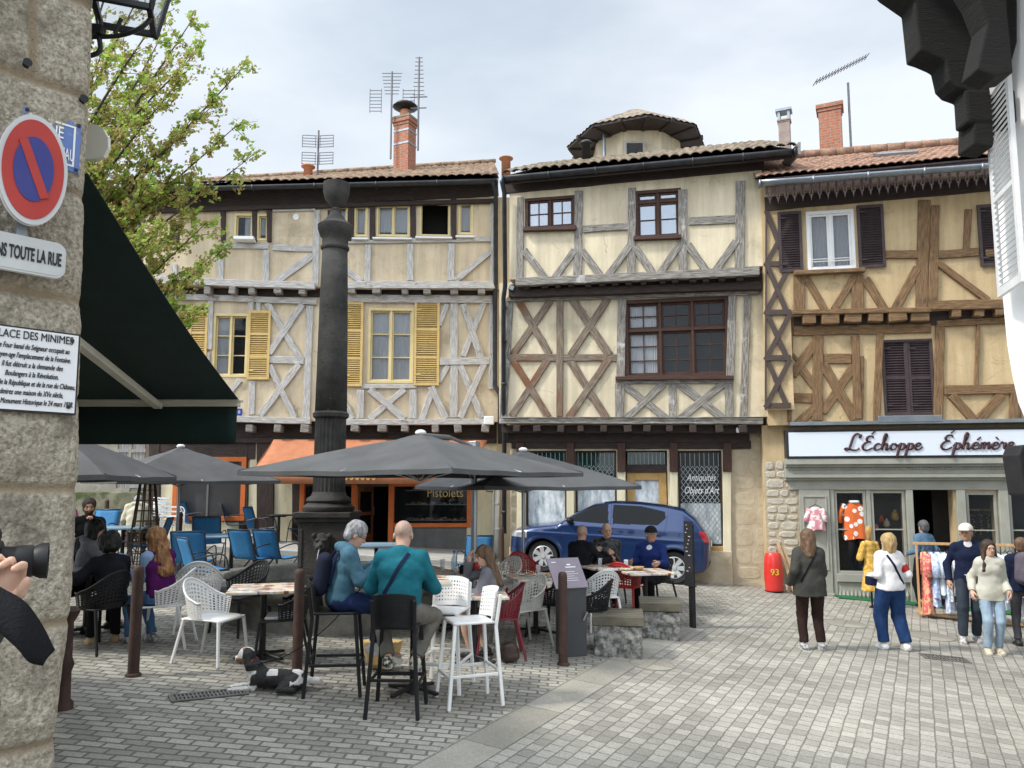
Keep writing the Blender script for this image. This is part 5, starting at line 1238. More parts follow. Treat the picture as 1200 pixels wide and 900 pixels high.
b.beam(cv(-.60,0,-.02),cv(-.12,0,-.10),.05,.05,(0,0,1)); b.tube(catmull([cv(-.14,0,-.10),cv(-.13,0,-.19),cv(-.19,0,-.22),cv(-.22,0,-.18),cv(-.18,0,-.16)],5),.014,8)
b.tube([cv(-.05,0,-.09),cv(-.02,0,.0)],.012,8); b.tube([cv(-.12,0,-.1),cv(-.14,0,.0)],.012,8); b.build('bracket', black_metal, o)
bo = AT(112, 167, 4.3); b = MB(); b.prism([(.0,-.10),(.05,-.085),(.075,-.03),(.07,.03),(.035,.09),(0,.11),(-.2,.11),(-.2,-.10)],0,.03); tag(b.build('shop_board', mat('cream_board',(.66,.64,.56),rough=.5), loc=bo), 'small cream rounded board edge sticking out behind the stone corner', 'sign')
# ---- dark green awning beyond the corner
awn = mat('dark_green_awning_cloth', (.004,.016,.013), (.006,.022,.018), .9, scale=4, bump=.1, bscale=90); alum = mat('cream_awning_metal', (.50,.47,.38), (.58,.55,.46), .4, .2, scale=4)
e1 = AT(281, 470, 6.7); e0 = AT(103, 204, 3.78)
o = T('green_awning', 'very dark green awning with cream folding arm reaching out beside the stone corner', 'awning', (e0.x, e0.y, e0.z-.0))
Lp = lambda v: Vector(v)-o.location
A_, B_ = Lp(e0), Lp(e1); b = MB(); n = 14; rows_ = []
for i in range(n+1):
    t = i/n; p = A_.lerp(B_, t); sag = -.05*math.sin(PI*t); rows_.append([(p.x, p.y, p.z+sag), (p.x-2.5, p.y, p.z+sag), (p.x-5.5, p.y, p.z+sag)])
b.grid(rows_); b.build('canopy', awn, o, solid=.006)
b = MB(); b.box(B_.x-5.5, B_.x, B_.y-.04, B_.y+.03, B_.z-.05, B_.z+.02); b.box(B_.x-5.5, B_.x+.04, B_.y-.05, B_.y-.02, B_.z-.015, B_.z+.01); b.build('front_bar', alum, o, bevel=.005)
b = MB(); rows_ = [[(B_.x-5.5+5.48*i/60, B_.y+.0+.012*math.sin(i*.8)*k, B_.z-.05-.33*k) for i in range(61)] for k in (0,.5,1)]; b.grid(rows_); b.build('valance', awn, o, solid=.004, smooth=True)
a1 = Lp(AT(186,473,6.62)); a0 = Lp(AT(60,372,4.6)); b = MB(); b.beam(a0, a1, .075, .05, (0,0,-1)); b.build('folding_arm', alum, o, bevel=.01)
b = MB(); b.tube([A_+Vector((-5.5,0,0)), A_+Vector((-.16,0,0))], .05, 12); b.build('roller', alum, o, smooth=True)
# ================================================================== NEAR RIGHT WHITE BUILDING
YF, YN = 7.5, 3.0
def XZ(px, py, Y=YF): v = AT(px, py, Y); return (v.x, v.z)
prof = [XZ(*p) for p in ((1208,905),(1207,560),(1200,492),(1192,472),(1185,440),(1179,404),(1174,350),(1169,300),(1165,200),(1163,120),(1163,20),(1163,-160))]
o = T('white_building', 'white plastered house jutting in from the right with black carved brackets under its overhang', 'house', (prof[0][0], YF, 0))
ox = Vector(o.location)
b = MB(); poly = [(p[0]-ox.x, p[1]) for p in prof]; poly = [(poly[0][0], -1.5)] + poly + [(poly[-1][0]+.02, 12), (6, 12), (6, -1.5)]
# the wall turns away from the view towards the camera
for y0, y1, sh_ in ((0,-.9,0),):
    n = len(poly); b.prism(poly, -4.4, 0)
wo_ = b
for i, v in enumerate(wo_.v):
    if v[1] < -1: wo_.v[i] = (v[0]+(.33*4.4 if v[0] < 5 else 0), v[1], v[2])
wo_.build('wall', plaster_white, o, smooth=False, bevel=.02, recalc=True)
bk = mat('near_black_carved_oak', (.005,.0045,.0045), (.011,.010,.009), .9, scale=5, bump=.6, stretch=(1,1,6))
def bracket(pts, Y, th, px_sh=0):
    b = MB(); b.prism([((AT(p[0]+px_sh, p[1], Y+th*.6).x-ox.x), AT(p[0]+px_sh, p[1], Y+th*.6).z) for p in pts], Y-YF, Y-YF+th); b.build('carved_bracket', bk, o, bevel=.02, recalc=True)
br1 = [(1036,-4),(1062,14),(1068,70),(1078,73),(1092,79),(1097,82),(1102,104),(1110,112),(1124,117),(1130,134),(1129,178),(1152,181),(1157,150),(1166,110),(1180,60),(1180,-60),(1000,-60),(1020,-20)]
bracket(br1, YF-.30, .28)
br2 = [(1112,-20),(1130,10),(1141,38),(1136,60),(1129,92),(1150,100),(1171,96),(1168,60),(1164,20),(1164,-60),(1112,-60)]
bracket(br2, YF-1.0, .26, 4)
b = MB(); p = AT(1140,130,YF-.2); b.cbox((p.x-ox.x+.12,-.2,p.z),(.5,.22,.35)); b.build('bracket_post', bk, o, bevel=.03)
b = MB(); zt = AT(1100,-38,YF).z; xl = AT(1015,-38,YF).x-ox.x; b.box(xl, .3, -4.4, .0, zt, zt+.35); b.box(xl-.1, .3, -4.4, .05, zt+.351, zt+3.5, 1); b.build('overhanging_floor', [bk, plaster_white], o)
# its louvred shutter, folded open against the wall
s0 = AT(1158,112,7.35); s1 = AT(1187,112,6.75); b = MB(); Hh = s0.z-AT(1168,344,7.2).z; Wd = (Vector((s1.x,s1.y))-Vector((s0.x,s0.y))).length
for (a, c, d, e) in ((0,.06,0,Hh),(Wd-.06,Wd,0,Hh),(.06,Wd-.06,0,.08),(.06,Wd-.06,Hh-.08,Hh),(.06,Wd-.06,Hh*.45,Hh*.45+.05)): b.box(a, c, -.02, .02, d, e)
n = 34
for i in range(n): b.cbox((Wd/2,0,.1+(Hh-.2)*i/(n-1)),(Wd-.12,.04,.010),0,Matrix.Rotation(R(40),3,'X'))
sh_ = b.build('shutter', mat('grey_white_shutter',(.55,.56,.56),(.65,.66,.66),.5,scale=4), o); sh_.location = (s0.x-ox.x-.02, s0.y-YF, s0.z-Hh); sh_.rotation_euler = (0,0,math.atan2(s1.y-s0.y, s1.x-s0.x))
# folded black awning at the right edge
p = AT(1178,552,8.6); p2 = AT(1262,552,8.6); h = 58*8.6/900; b = MB(); b.prism([(0,h*.30),(.05,h*.5),(p2.x-p.x,h*.62),(p2.x-p.x,-h*.5),(.10,-h*.5),(.04,-h*.48)],-.25,.05)
tag(b.build('black_awning', mat('black_awning_cloth',(.010,.010,.011),(.018,.018,.02),.8,scale=5,bump=.2), loc=p, bevel=.02, recalc=True), 'folded black awning at the right edge below the shop sign', 'awning')
# ================================================================== FOUNTAIN
YC = 11.4; base = GY(385, YC); s = YC/900
o = T('stone_fountain', 'dark stone column fountain with urn on top, lion mask and round basin', 'fountain', base)
zz = lambda py, px=392: AT(px, py, YC).z-base.z
cxo = lambda px, py: AT(px, py, YC).x-base.x
def ring(prof, n=40, **k): b = MB(); b.lathe(prof, n, **k); return b
b = MB(); pw = .345; z_ = zz(601); b.box(-pw*1.05,pw*1.05,-pw*1.05,pw*1.05,-.3,.5); b.box(-pw,pw,-pw,pw,.5,z_-.12); b.box(-pw*1.12,pw*1.12,-pw*1.12,pw*1.12,z_-.12,z_-.06); b.box(-pw*1.2,pw*1.2,-pw*1.2,pw*1.2,z_-.06,z_+.02)
for sx in (-1,1): b.box(sx*pw*.86-.02, sx*pw*.86+.02, -pw-.012, -pw+.01, .6, z_-.22)
b.build('pedestal', fountain_stone, o, bevel=.012)
zb = zz(597); b = ring([(.36,zb-.03),(.38,zb),(.38,zb+.04),(.34,zb+.07),(.30,zb+.10),(.33,zb+.13),(.31,zb+.17),(.26,zb+.20),(.235,zb+.26)]); b.build('column_base', fountain_stone, o, smooth=True, ang=40)
b = ring([(.235,zb+.25),(.225,zz(489))], 48, flute=.09); b.build('fluted_shaft', fountain_stone, o)
b = ring([(.235,zz(489)-.02),(.26,zz(489)),(.265,zz(489)+.05),(.235,zz(489)+.08)], 40); b.build('collar', fountain_stone, o, smooth=True, ang=40)
b = ring([(.235,zz(484)),(.222,zz(420)),(.205,zz(340)),(.188,zz(292))], 40); b.build('shaft', fountain_stone, o, smooth=True)
zc_ = zz(292); b = ring([(.20,zc_-.02),(.215,zc_),(.215,zc_+.03),(.195,zc_+.05),(.195,zc_+.16),(.23,zc_+.20),(.265,zc_+.30),(.27,zc_+.36),(.24,zc_+.38),(.16,zc_+.45),(.09,zc_+.55),(.075,zc_+.60)]); b.build('capital', fountain_stone, o, smooth=True, ang=50)
zu = zc_+.58; b = ring([(.08,zu),(.09,zu+.04),(.05,zu+.07),(.09,zu+.11),(.17,zu+.2),(.20,zu+.32),(.205,zu+.45),(.19,zu+.455),(.17,zu+.42)]); b.build('urn', fountain_stone, o, smooth=True, ang=50)
# lion mask
sd = SDF((-.15,-.16,-.2),(.15,.05,.2),.008)
sd.ell((0,0,0),(.12,.06,.15),.02); sd.ell((0,-.06,-.03),(.05,.06,.06),.03); sd.ell((0,-.10,-.015),(.03,.03,.02),.01)
for sx in (-1,1):
    sd.ell((sx*.05,-.05,.05),(.035,.025,.02),.01); sd.ell((sx*.045,-.075,.025),(.016,.02,.012),.005,op='s'); sd.ell((sx*.11,-.02,.11),(.035,.03,.04),.02); sd.ell((sx*.04,-.075,-.05),(.035,.035,.03),.02)
sd.ell((0,-.12,-.075),(.025,.05,.018),.01,op='s'); sd.noise(.006,45,3)
P_, Q_ = sd.mesh(); m_ = mesh_np('lion_mask', P_, Q_, fountain_stone, o); m_.location = (-.0,-pw-.01, z_-.42)
b = MB(); b.tube([(0,-pw-.08,z_-.48),(0,-pw-.17,z_-.50)],.014,8); b.build('spout', mat('bright_spout',(.5,.5,.48),rough=.3,metal=.8), o)
b = MB(); b.tube(catmull([(0,-pw-.17,z_-.50),(0,-pw-.24,z_-.6),(0,-pw-.28,z_-.85),(0,-pw-.30,.45)],5),.008,6); b.build('water_jet', glassmat('water_thread',(.6,.65,.66),alpha=.6), o)
b = MB(); b.box(-.09,.09,-pw*1.05-.01,-pw*1.05,.36,.46); b.build('brass_plate', mat('brass_plate',(.35,.27,.10),rough=.4,metal=.7), o)
# basin
nb = 48; rb_ = 1.68; cxb, cyb = .10, -.25; Ht = .52
rows_ = []
for r_, z in ((rb_-.10,-.4),(rb_-.10,.28),(rb_-.06,Ht-.22),(rb_+.02,Ht-.17),(rb_+.05,Ht-.10),(rb_+.05,Ht-.02),(rb_,Ht),(rb_-.22,Ht),(rb_-.26,Ht-.04),(rb_-.28,-.2)):
    rows_.append([(cxb+r_*math.cos(2*PI*j/nb)*(1+.004*math.sin(j*3)), cyb+r_*math.sin(2*PI*j/nb), z) for j in range(nb)])
b = MB(); b.grid(rows_, 0, True); b.build('basin', basin_stone, o, smooth=True, ang=45)
b = MB(); b.lathe([(rb_-.27,.30),(rb_-.27,.305)], nb, c=(cxb,cyb,0)); wm_ = mat('basin_water', (.03,.04,.035), rough=.08, spec=.6); b.build('water', wm_, o)
# ================================================================== TREE
leafg = mat('young_leaf', (.24,.38,.05), (.46,.60,.12), .6, scale=6, contrast=.3); blos = mat('brown_green_seed_cluster', (.28,.215,.07), (.56,.50,.17), .8, scale=7, contrast=.3); bark = mat('dark_bark', (.045,.035,.025), (.10,.08,.06), .9, scale=8, bump=.6)
for m_ in (leafg, blos):
    nt = m_.node_tree; b_ = nt.nodes['Principled BSDF']; ou_ = [n for n in nt.nodes if n.type == 'OUTPUT_MATERIAL'][0]
    tl_ = nt.nodes.new('ShaderNodeBsdfTranslucent'); ms = nt.nodes.new('ShaderNodeMixShader'); ms.inputs[0].default_value = .45
    nt.links.new(b_.inputs['Base Color'].links[0].from_socket, tl_.inputs[0]); nt.links.new(b_.outputs[0], ms.inputs[1]); nt.links.new(tl_.outputs[0], ms.inputs[2]); nt.links.new(ms.outputs[0], ou_.inputs[0])
YT = 11.0; tb_ = Vector((-7.3, YT+.3, gz(-7.3, YT)))
o = T('street_tree', 'young tree in fresh green leaf and brownish seed clusters, rising behind the dark awning', 'tree', tb_)
tr = MB(); top = Vector((-6.9, YT, 6.2))-tb_
tr.tube(catmull([(0,0,-.3),(.1,0,2),(.25,-.1,4),tuple(top)],5), .1, 12, radii=[.19-.07*i/15 for i in range(16)])
r_ = random.Random(3); tips = [(296,82,0),(288,150,.3),(262,125,-.2),(222,28,.2),(195,4,-.3),(170,-20,.3),(140,-60,0),(110,-80,.2),(245,60,-.5),(300,190,0),(240,215,.5),(255,262,-.2),(268,300,.1),(232,318,-.4),(200,330,0),(242,375,-.5),(205,372,-.3),(214,395,-.4),
        (180,90,.6),(150,140,-.7),(205,160,.4),(175,215,-.5),(135,250,.5),(160,290,-.3),(120,60,-.6),(130,180,.7),(210,95,-.4),(185,50,.5),(225,255,.3),(100,330,-.5),(185,268,-.8),(60,120,0),(40,20,.3),(20,200,-.4),(-20,80,.2),(60,260,.5),(0,-60,0),(150,200,-.2),(165,250,.6),(140,320,.3),(185,310,.4),(150,100,.5),(195,215,.2),(160,345,-.6),(120,130,.3)]
tips = [(px-(14 if px > 235 else 0), py-(10 if py > 360 else 0), dy) for px, py, dy in tips]
pts_leaf = []
for (px, py, dy) in tips:
    tip = AT(px, py, YT+dy)-tb_; t0 = .45+.5*r_.random(); st = Vector((.1+.15*t0*1.0,-.05, 2+ (top.z-2)*t0)); 
    if py > 230: st = Vector((.2,-.05, 3.0+r_.random()))
    mid = st.lerp(tip, .5)+Vector((-.25, r_.uniform(-.2,.2), -.35 if py > 150 else -.1)); pth = catmull([st, mid, tip], 8)
    L_ = (tip-st).length; rr = .008*L_+.006; tr.tube(pth, rr, 6, radii=[rr*(1-.85*i/(len(pth)-1)) for i in range(len(pth))])
    for i in range(3, len(pth)):
        for q in range(3):
            d = Vector((r_.gauss(0,1), r_.gauss(0,.8), r_.gauss(.15,.8))).normalized()*r_.uniform(.15,.55)*(1.1-.5*i/len(pth))*(.55 if py > 340 else 1); e = pth[i]+d+Vector((.08,0,.05))
            tr.tube([pth[i], pth[i].lerp(e,.5)+Vector((0,0,.03)), e], .005, 4, radii=[.006,.004,.002])
            nlf = 14
            for k in range(nlf):
                c = pth[i].lerp(e, .15+.9*k/nlf)+Vector((r_.gauss(0,.035),r_.gauss(0,.035),r_.gauss(0,.035))); pts_leaf.append((c, i/len(pth)))
tr.build('trunk', bark, o, smooth=True)
cr = MB()
for c, f in pts_leaf:
    kind = 0 if r_.random() < (.30+.35*(f > .9)) else 1
    n_ = 2 if kind == 0 else 3
    for k in range(n_):
        a = Vector((r_.gauss(0,1),r_.gauss(0,1),r_.gauss(0,.6))).normalized(); u = a.orthogonal().normalized(); v = a.cross(u); w = r_.uniform(.020,.040) if kind == 0 else r_.uniform(.014,.028); p = c+Vector((r_.gauss(0,.018),r_.gauss(0,.018),r_.gauss(0,.018)))
        cr.add([p-u*w*1.3, p+v*w*.8+a*w*.2, p+u*w*1.3, p-v*w*.8+a*w*.2], [(0,1,2,3)], kind)
cr.build('crown', [leafg, blos], o)
# ================================================================== FURNITURE
pl_white = mat('white_plastic', (.66,.66,.64), (.74,.74,.72), .45, scale=3); pl_black = mat('black_plastic', (.008,.008,.009), (.014,.014,.015), .5, scale=3, spec=.25)
pl_red = mat('red_plastic', (.34,.018,.018), (.42,.028,.028), .4, scale=3); pl_burg = mat('burgundy_plastic', (.13,.012,.02), (.17,.018,.028), .45, scale=3); pl_grey = mat('stone_grey_plastic', (.42,.41,.36), (.50,.49,.44), .5, scale=3)
pl_blue = mat('blue_mesh_fabric', (.025,.15,.33), (.035,.20,.41), .7, scale=30, bump=.15, bscale=300); steel_dark = mat('dark_tube_frame', (.04,.045,.06), (.07,.075,.09), .4, .4, scale=4)
rust = mat('rust_brown_paint', (.030,.016,.012), (.065,.032,.022), .7, scale=12, bump=.2); blue_top = mat('pale_blue_table_top', (.22,.36,.46), (.28,.42,.52), .35, scale=3)
canvas = mat('dark_grey_canvas', (.062,.064,.066), (.090,.092,.094), .88, scale=2, bump=.15, bscale=150); steel = mat('brushed_steel', (.35,.37,.39), rough=.35, metal=.8)
mosaic = mat('mosaic_table_top', (.6,.55,.48), rough=.35)
nt = mosaic.node_tree; bs_ = nt.nodes['Principled BSDF']; tcn = nt.nodes.new('ShaderNodeTexCoord'); vo = nt.nodes.new('ShaderNodeTexVoronoi'); vo.distance = 'MANHATTAN'; vo.inputs['Scale'].default_value = 9
mpn = nt.nodes.new('ShaderNodeMapping'); mpn.inputs['Scale'].default_value = (1,1.8,0); nt.links.new(tcn.outputs['Object'], mpn.inputs['Vector']); nt.links.new(mpn.outputs[0], vo.inputs['Vector'])
crn = nt.nodes.new('ShaderNodeValToRGB'); crn.color_ramp.interpolation = 'CONSTANT'; els = crn.color_ramp.elements; els[0].color = (.50,.42,.34,1); els[1].position = .25; els[1].color = (.22,.07,.05,1)
for p_, c_ in ((.4,(.60,.55,.46,1)),(.55,(.20,.22,.24,1)),(.68,(.62,.42,.22,1)),(.82,(.66,.62,.56,1))): e_ = els.new(p_); e_.color = c_
sep = nt.nodes.new('ShaderNodeSeparateColor'); nt.links.new(vo.outputs['Color'], sep.inputs[0]); nt.links.new(sep.outputs[0], crn.inputs[0]); nt.links.new(crn.outputs[0], bs_.inputs['Base Color'])
def air_chair(name, label, cat, m, group, arms=True):
    """moulded chair with perforated back; faces +y, origin on the ground under the seat"""
    o = T(name, label, cat, group=group)
    # shell: back wraps the sides and drops into low arms
    nA, nH = 22, 9; P = []
    for i in range(nH+1):
        v = i/nH; row = []
        for j in range(nA+1):
            a = R(-100+200*j/nA); c = math.cos(a); side = abs(math.sin(a))
            topz = .84-.20*side**2.2 - (.02 if c < 0 else 0); z = .455+(topz-.455)*v
            rx = .235+.03*v; ry = .225+.045*v
            yb = -.015-ry*c*(1+.12*v) if c > 0 else -.015-ry*c*1.0
            row.append((rx*math.sin(a) if side < .999 else rx*math.sin(a), yb, z))
        P.append(row)
    b = MB(); b.perf(P[1:-1], .62); b.grid(P[:2]); b.grid(P[-2:]); b.build('backrest', m, o, solid=.007)
    b = MB(); rows_ = []
    for i in range(9):
        v = i/8; y = -.23+.46*v; row = []
        for j in range(9):
            u = j/8*2-1; w = .235*(1-.10*(1-v)**2-.04*v**4); row.append((u*w, y, .455-.018*(1-u*u)*math.sin(PI*v)-(.02*v**6)))
        rows_.append(row)
    b.grid(rows_); b.build('seat', m, o, smooth=True, solid=.016)
    b = MB()
    rim = [P[-1][j] for j in range(nA+1)]; b.tube(rim, .012, 6); b.build('rim', m, o, smooth=True)
    for sx in (-1,1):
        for (y0, y1, xx) in ((.20,.24,.215),(-.19,-.29,.20)):
            b = MB(); b.beam((sx*xx,y0,.45),(sx*(xx+.045),y1,0),.036,.028,(0,1 if y1 > 0 else -1,0),w2=.024); b.build('leg', m, o, bevel=.006, seg=1)
    return o
def bar_stool(name, label, m, group, perf=True):
    o = T(name, label, 'bar stool', group=group)
    b = MB(); rows_ = [[(((j/8)*2-1)*.195, -.19+.39*i/8, .75-.012*(1-((j/8)*2-1)**2)*math.sin(PI*i/8)) for j in range(9)] for i in range(9)]; b.grid(rows_); b.build('seat', m, o, smooth=True, solid=.022)
    P = [[(math.sin(R(-52+104*j/14))*.235, -.235+.20*(1-math.cos(R(-52+104*j/14)))-.04*i/8+.0, .765+(.29-.03*abs(j/7-1)**2)*i/8) for j in range(15)] for i in range(9)]
    b = MB(); b.perf(P[1:-1], .5 if perf else .2); b.grid(P[:2]); b.grid(P[-2:]); b.build('backrest', m, o, solid=.010)
    for sx in (-1,1):
        b = MB(); b.beam((sx*.175,.17,.745),(sx*.225,.235,0),.034,.032,(0,1,0)); b.build('leg', m, o, bevel=.005, seg=1)
        b = MB(); b.beam((sx*.185,-.235,1.0),(sx*.178,-.19,.70),.034,.03,(0,-1,0)); b.beam((sx*.178,-.19,.71),(sx*.225,-.245,0),.034,.032,(0,-1,0)); b.build('leg', m, o, bevel=.005, seg=1)
    b = MB(); z = .27; x, y = .205, .215
    b.beam((-x,y,z),(x,y,z),.03,.028,(0,1,0)); b.beam((-x,-y,z+.05),(x,-y,z+.05),.026,.024,(0,-1,0)); 
    for sx in (-1,1): b.beam((sx*x,-y,z+.02),(sx*x,y,z+.02),.026,.024,(sx,0,0))
    b.build('footrest', m, o, bevel=.004, seg=1); return o
def sling_chair(name, label, group):
    o = T(name, label, 'chair', group=group)
    pr = catmull([(0,.24,.44),(0,.0,.42),(0,-.17,.42),(0,-.24,.47),(0,-.30,.66),(0,-.38,.90)],5)
    b = MB(); b.grid([[(x, p.y, p.z-.012*(1-(x/.24)**2)) for x in (-.24,-.12,0,.12,.24)] for p in pr]); b.build('sling', pl_blue, o, smooth=True, solid=.006)
    b = MB()
    for sx in (-1,1):
        b.tube([(sx*.25,p.y,p.z) for p in pr], .012, 6); b.tube(catmull([(sx*.26,.27,0),(sx*.27,.22,.40),(sx*.28,.15,.63),(sx*.28,-.05,.65),(sx*.265,-.27,.60)],5),.011,6); b.tube([(sx*.25,.18,.42),(sx*.26,-.30,0)],.011,6)
    b.tube([(-.25,-.38,.90),(.25,-.38,.90)],.012,6); b.tube([(-.25,.0,.24),(.25,.0,.24)],.009,6); b.build('frame', steel_dark, o, smooth=True); return o
def table(name, label, top, w, h, group=None, round_=False, th=.03, d=None):
    o = T(name, label, 'table', group=group); d = d or w; b = MB()
    if round_: b.lathe([(w/2-.01,h-th),(w/2,h-th/2),(w/2-.005,h)], 28)
    else: b.box(-w/2,w/2,-d/2,d/2,h-th,h)
    b.build('table_top', top, o, bevel=.006); b = MB(); b.lathe([(.035,.03),(.032,h-th)],12); b.box(-w*.25,w*.25,-.03,.03,h-th-.03,h-th-.001); b.build('column', black_metal, o, smooth=False)
    b = MB()
    for k in range(4): a = PI/4+k*PI/2; b.beam((0,0,.05),(.30*math.cos(a),.30*math.sin(a),.015),.06,.03,(0,0,1),w2=.045)
    b.lathe([(.06,.0),(.05,.09)],12); b.build('foot', black_metal, o, bevel=.005, seg=1); return o
def dirto(px1, py1, px2, py2): a = G(px1, py1); b_ = G(px2, py2); return math.atan2(b_.y-a.y, b_.x-a.x)-PI/2
def place(o, px, py, rz, scale=None): v = G(px, py); o.location = v; o.rotation_euler = (0,0,rz); 
WC, BC, RC, GRC = 'white perforated terrace chairs', 'black perforated terrace chairs', 'red perforated terrace chairs', 'grey perforated terrace chairs'
E_, W__, N_, S_ = -PI/2, PI/2, 0, PI     # facing right, left, away, camera
wc = air_chair('terrace_chair', 'white perforated chair standing empty at left of the mosaic topped table', 'chair', pl_white, WC); place(wc, 248, 775, E_-.25)
sw_ = lambda m: {'white_plastic': m}
def chair(px, py, rz, label, m=None, g=None):
    o = dup(wc, G(px, py), rz, label, swap=sw_(m) if m else None)
    if g: o['group'] = g
    return o
chair(190, 757, W__+.15, 'white perforated chair under the woman with long auburn hair')
chair(232, 738, N_+.3, 'white perforated chair just behind the empty one, seen between it and the basin')
chair(583, 770, W__+.1, 'burgundy chair under the woman in the grey cardigan', pl_burg, 'burgundy terrace chair')
chair(612, 757, W__+.6, 'pale grey perforated chair right behind the burgundy chair', pl_grey, GRC)
chair(588, 722, S_-.7, 'pale grey perforated chair farther back beside the bottle table', pl_grey, GRC)
chair(617, 712, S_+.5, 'red chair at the far end of the cluttered terrace table', pl_red, RC)
chair(733, 722, N_-.5, 'red chair with its back to us at the table of three men', pl_red, RC)
chair(648, 748, N_+.9, 'black perforated chair with pale back netting left of the menu stand', pl_black, BC)
chair(690, 757, N_+1.2, 'black chair squeezed between menu stand and nearest granite bench', pl_black, BC)
chair(703, 737, N_+.25, 'white perforated chair at the table of the three men', pl_white)
chair(330, 775, W__+.2, 'black chair with pale seat pad right of the mosaic topped table', pl_black, BC)
chair(282, 742, N_+2.6, 'black chair on the far side of the mosaic topped table by the basin', pl_black, BC)
chair(112, 762, N_+1.2, 'black chair under the curly haired person in dark top', pl_black, BC)
chair(60, 745, E_, 'black chair under the person in the grey hoodie at the left table', pl_black, BC)
chair(90, 700, S_+.2, 'black chair under the bearded man at the far side of the left table', pl_black, BC)
chair(669, 716, E_+.3, 'black chair under the bald man in black seen from behind', pl_black, BC)
chair(712, 705, S_+.1, 'black chair under the bald man facing us', pl_black, BC)
chair(768, 714, W__-.9, 'black chair under the man in the navy jacket and cap', pl_black, BC)
pd = MB(); pd.box(-.19,.19,-.19,.17,.46,.49)
for i, (px, py) in enumerate(((330,775),)): c = G(px, py); tag(pd.build('seat_pad', mat('pale_cushion',(.40,.41,.40),(.5,.51,.5),.9,scale=20), loc=c, rot=(0,0,W__+.2), bevel=.012), 'pale seat pad lying on the black chair by the mosaic table', 'cushion')
bs = bar_stool('bar_stool', 'black bar stool under the man in the teal sweater', pl_black, 'black bar stools', False); place(bs, 465, 834, N_-.03)
dup(bs, G(393, 811), E_+.1, 'black bar stool under the grey haired woman in the blue jacket')
ws = bar_stool('bar_stool', 'white bar stool standing empty right of the teal sweater man', pl_white, 'white bar stools'); place(ws, 549, 823, W__+.35)
dup(ws, G(521, 806), W__+1.35, 'second white bar stool, its back toward the bottle table')
bt = table('bar_table', 'tall bar table with black splayed foot between the two people on bar stools', mosaic, .66, 1.06); place(bt, 484, 812, .2)
mt = table('terrace_table', 'square mosaic topped table with black pedestal by the basin, empty', mosaic, .72, .75, 'mosaic topped terrace tables'); place(mt, 307, 772, .25)
dup(mt, G(628, 742), .3, 'mosaic topped table with plates between grey and black perforated chairs')
dup(mt, G(556, 775), .1, 'mosaic topped table in front of the woman in the grey cardigan')
dup(mt, G(533, 738), .15, 'mosaic topped table with bottle and glasses behind the white bar stools')
dup(mt, G(714, 722), .4, 'mosaic topped table with cups in front of the two bald men'); dup(mt, G(757, 729), .2, 'mosaic topped table in front of the man in navy with a bowl on it')
rt = table('round_table', 'round grey topped table with plates and glasses at the left end of the terrace', mat('grey_table_top',(.16,.16,.16),(.22,.22,.22),.4,scale=4), .95, .75, round_=True); place(rt, 100, 742, 0)
bl = table('blue_table', 'pale blue square table on black pedestal among the blue chairs', blue_top, .85, .74, 'blue topped tables'); place(bl, 270, 678, .35)
dup(bl, G(142, 668), .2, 'pale blue table at the left, partly behind the bearded man'); 
dup(bl, G(440, 690), .1, 'pale blue table behind the woman in the blue jacket, before the cafe door')
rb = table('round_table', 'small black round table between blue chairs at the cafe wall', black_metal, .62, .74, round_=True); place(rb, 326, 641, 0)
# blue chairs
BG = 'blue mesh armchairs on the cafe terrace'
sc = sling_chair('mesh_armchair', 'blue mesh armchair below the left edge of the orange window, facing right', BG); place(sc, 232, 634, E_+.15)
for px, py, rz, lb in ((277,636,E_+.35,'blue mesh armchair below the right edge of the orange window'), (307,641,E_-.1,'blue mesh armchair on the left side of the small round table'), (352,641,W__,'blue mesh armchair right of the small round table, half behind the fountain'),
    (226,690,N_+.1,'blue mesh armchair with its back to us at the left end of the blue table'), (243,664,S_+.5,'blue mesh armchair on the far side of the blue table'), (241,702,N_-.85,'blue mesh armchair turned to the right, nearest to the basin'),
    (298,684,N_-.5,'blue mesh armchair left of a twin, just above the basin rim'), (326,683,N_-.45,'blue mesh armchair nearest the fountain column above the basin rim'), (128,684,N_-.75,'blue mesh armchair beside the bearded man'), (170,668,W__+.2,'blue mesh armchair half hidden behind the wooden obelisk'),
    (112,655,S_,'blue mesh armchair farthest left, behind the bearded man'),(556,690,S_-.2,'blue mesh armchair deep behind the bottle table')): dup(sc, G(px, py), rz, lb)
# white tube chairs, stacked
o = T('white_tube_armchair', 'white tubular armchairs stacked behind the wooden obelisk, lowest one', 'chair', G(199, 640), E_+.3, 'stacked white tubular armchairs')
b = MB()
for sx in (-1,1): b.tube(catmull([(sx*.24,.25,0),(sx*.25,.24,.42),(sx*.27,.2,.62),(sx*.27,-.1,.66),(sx*.22,-.3,.85)],5),.012,6); b.tube([(sx*.24,-.22,.62),(sx*.24,-.26,0)],.012,6)
for z in (.66,.72,.78,.84): b.tube(catmull([(-.27,-.05,z-.02),(-.22,-.28,z),(0,-.36,z+.01),(.22,-.28,z),(.27,-.05,z-.02)],5),.010,6)
b.build('frame', white_paint, o, smooth=True); b = MB(); b.box(-.22,.22,-.22,.22,.42,.45); b.build('seat', white_paint, o, bevel=.01)
for k in (1,2): c = o.location+Vector((0,0,.10*k)); dup(o, c, E_+.3, 'white tubular armchairs stacked behind the wooden obelisk, %s one' % ('middle','topmost')[k-1])
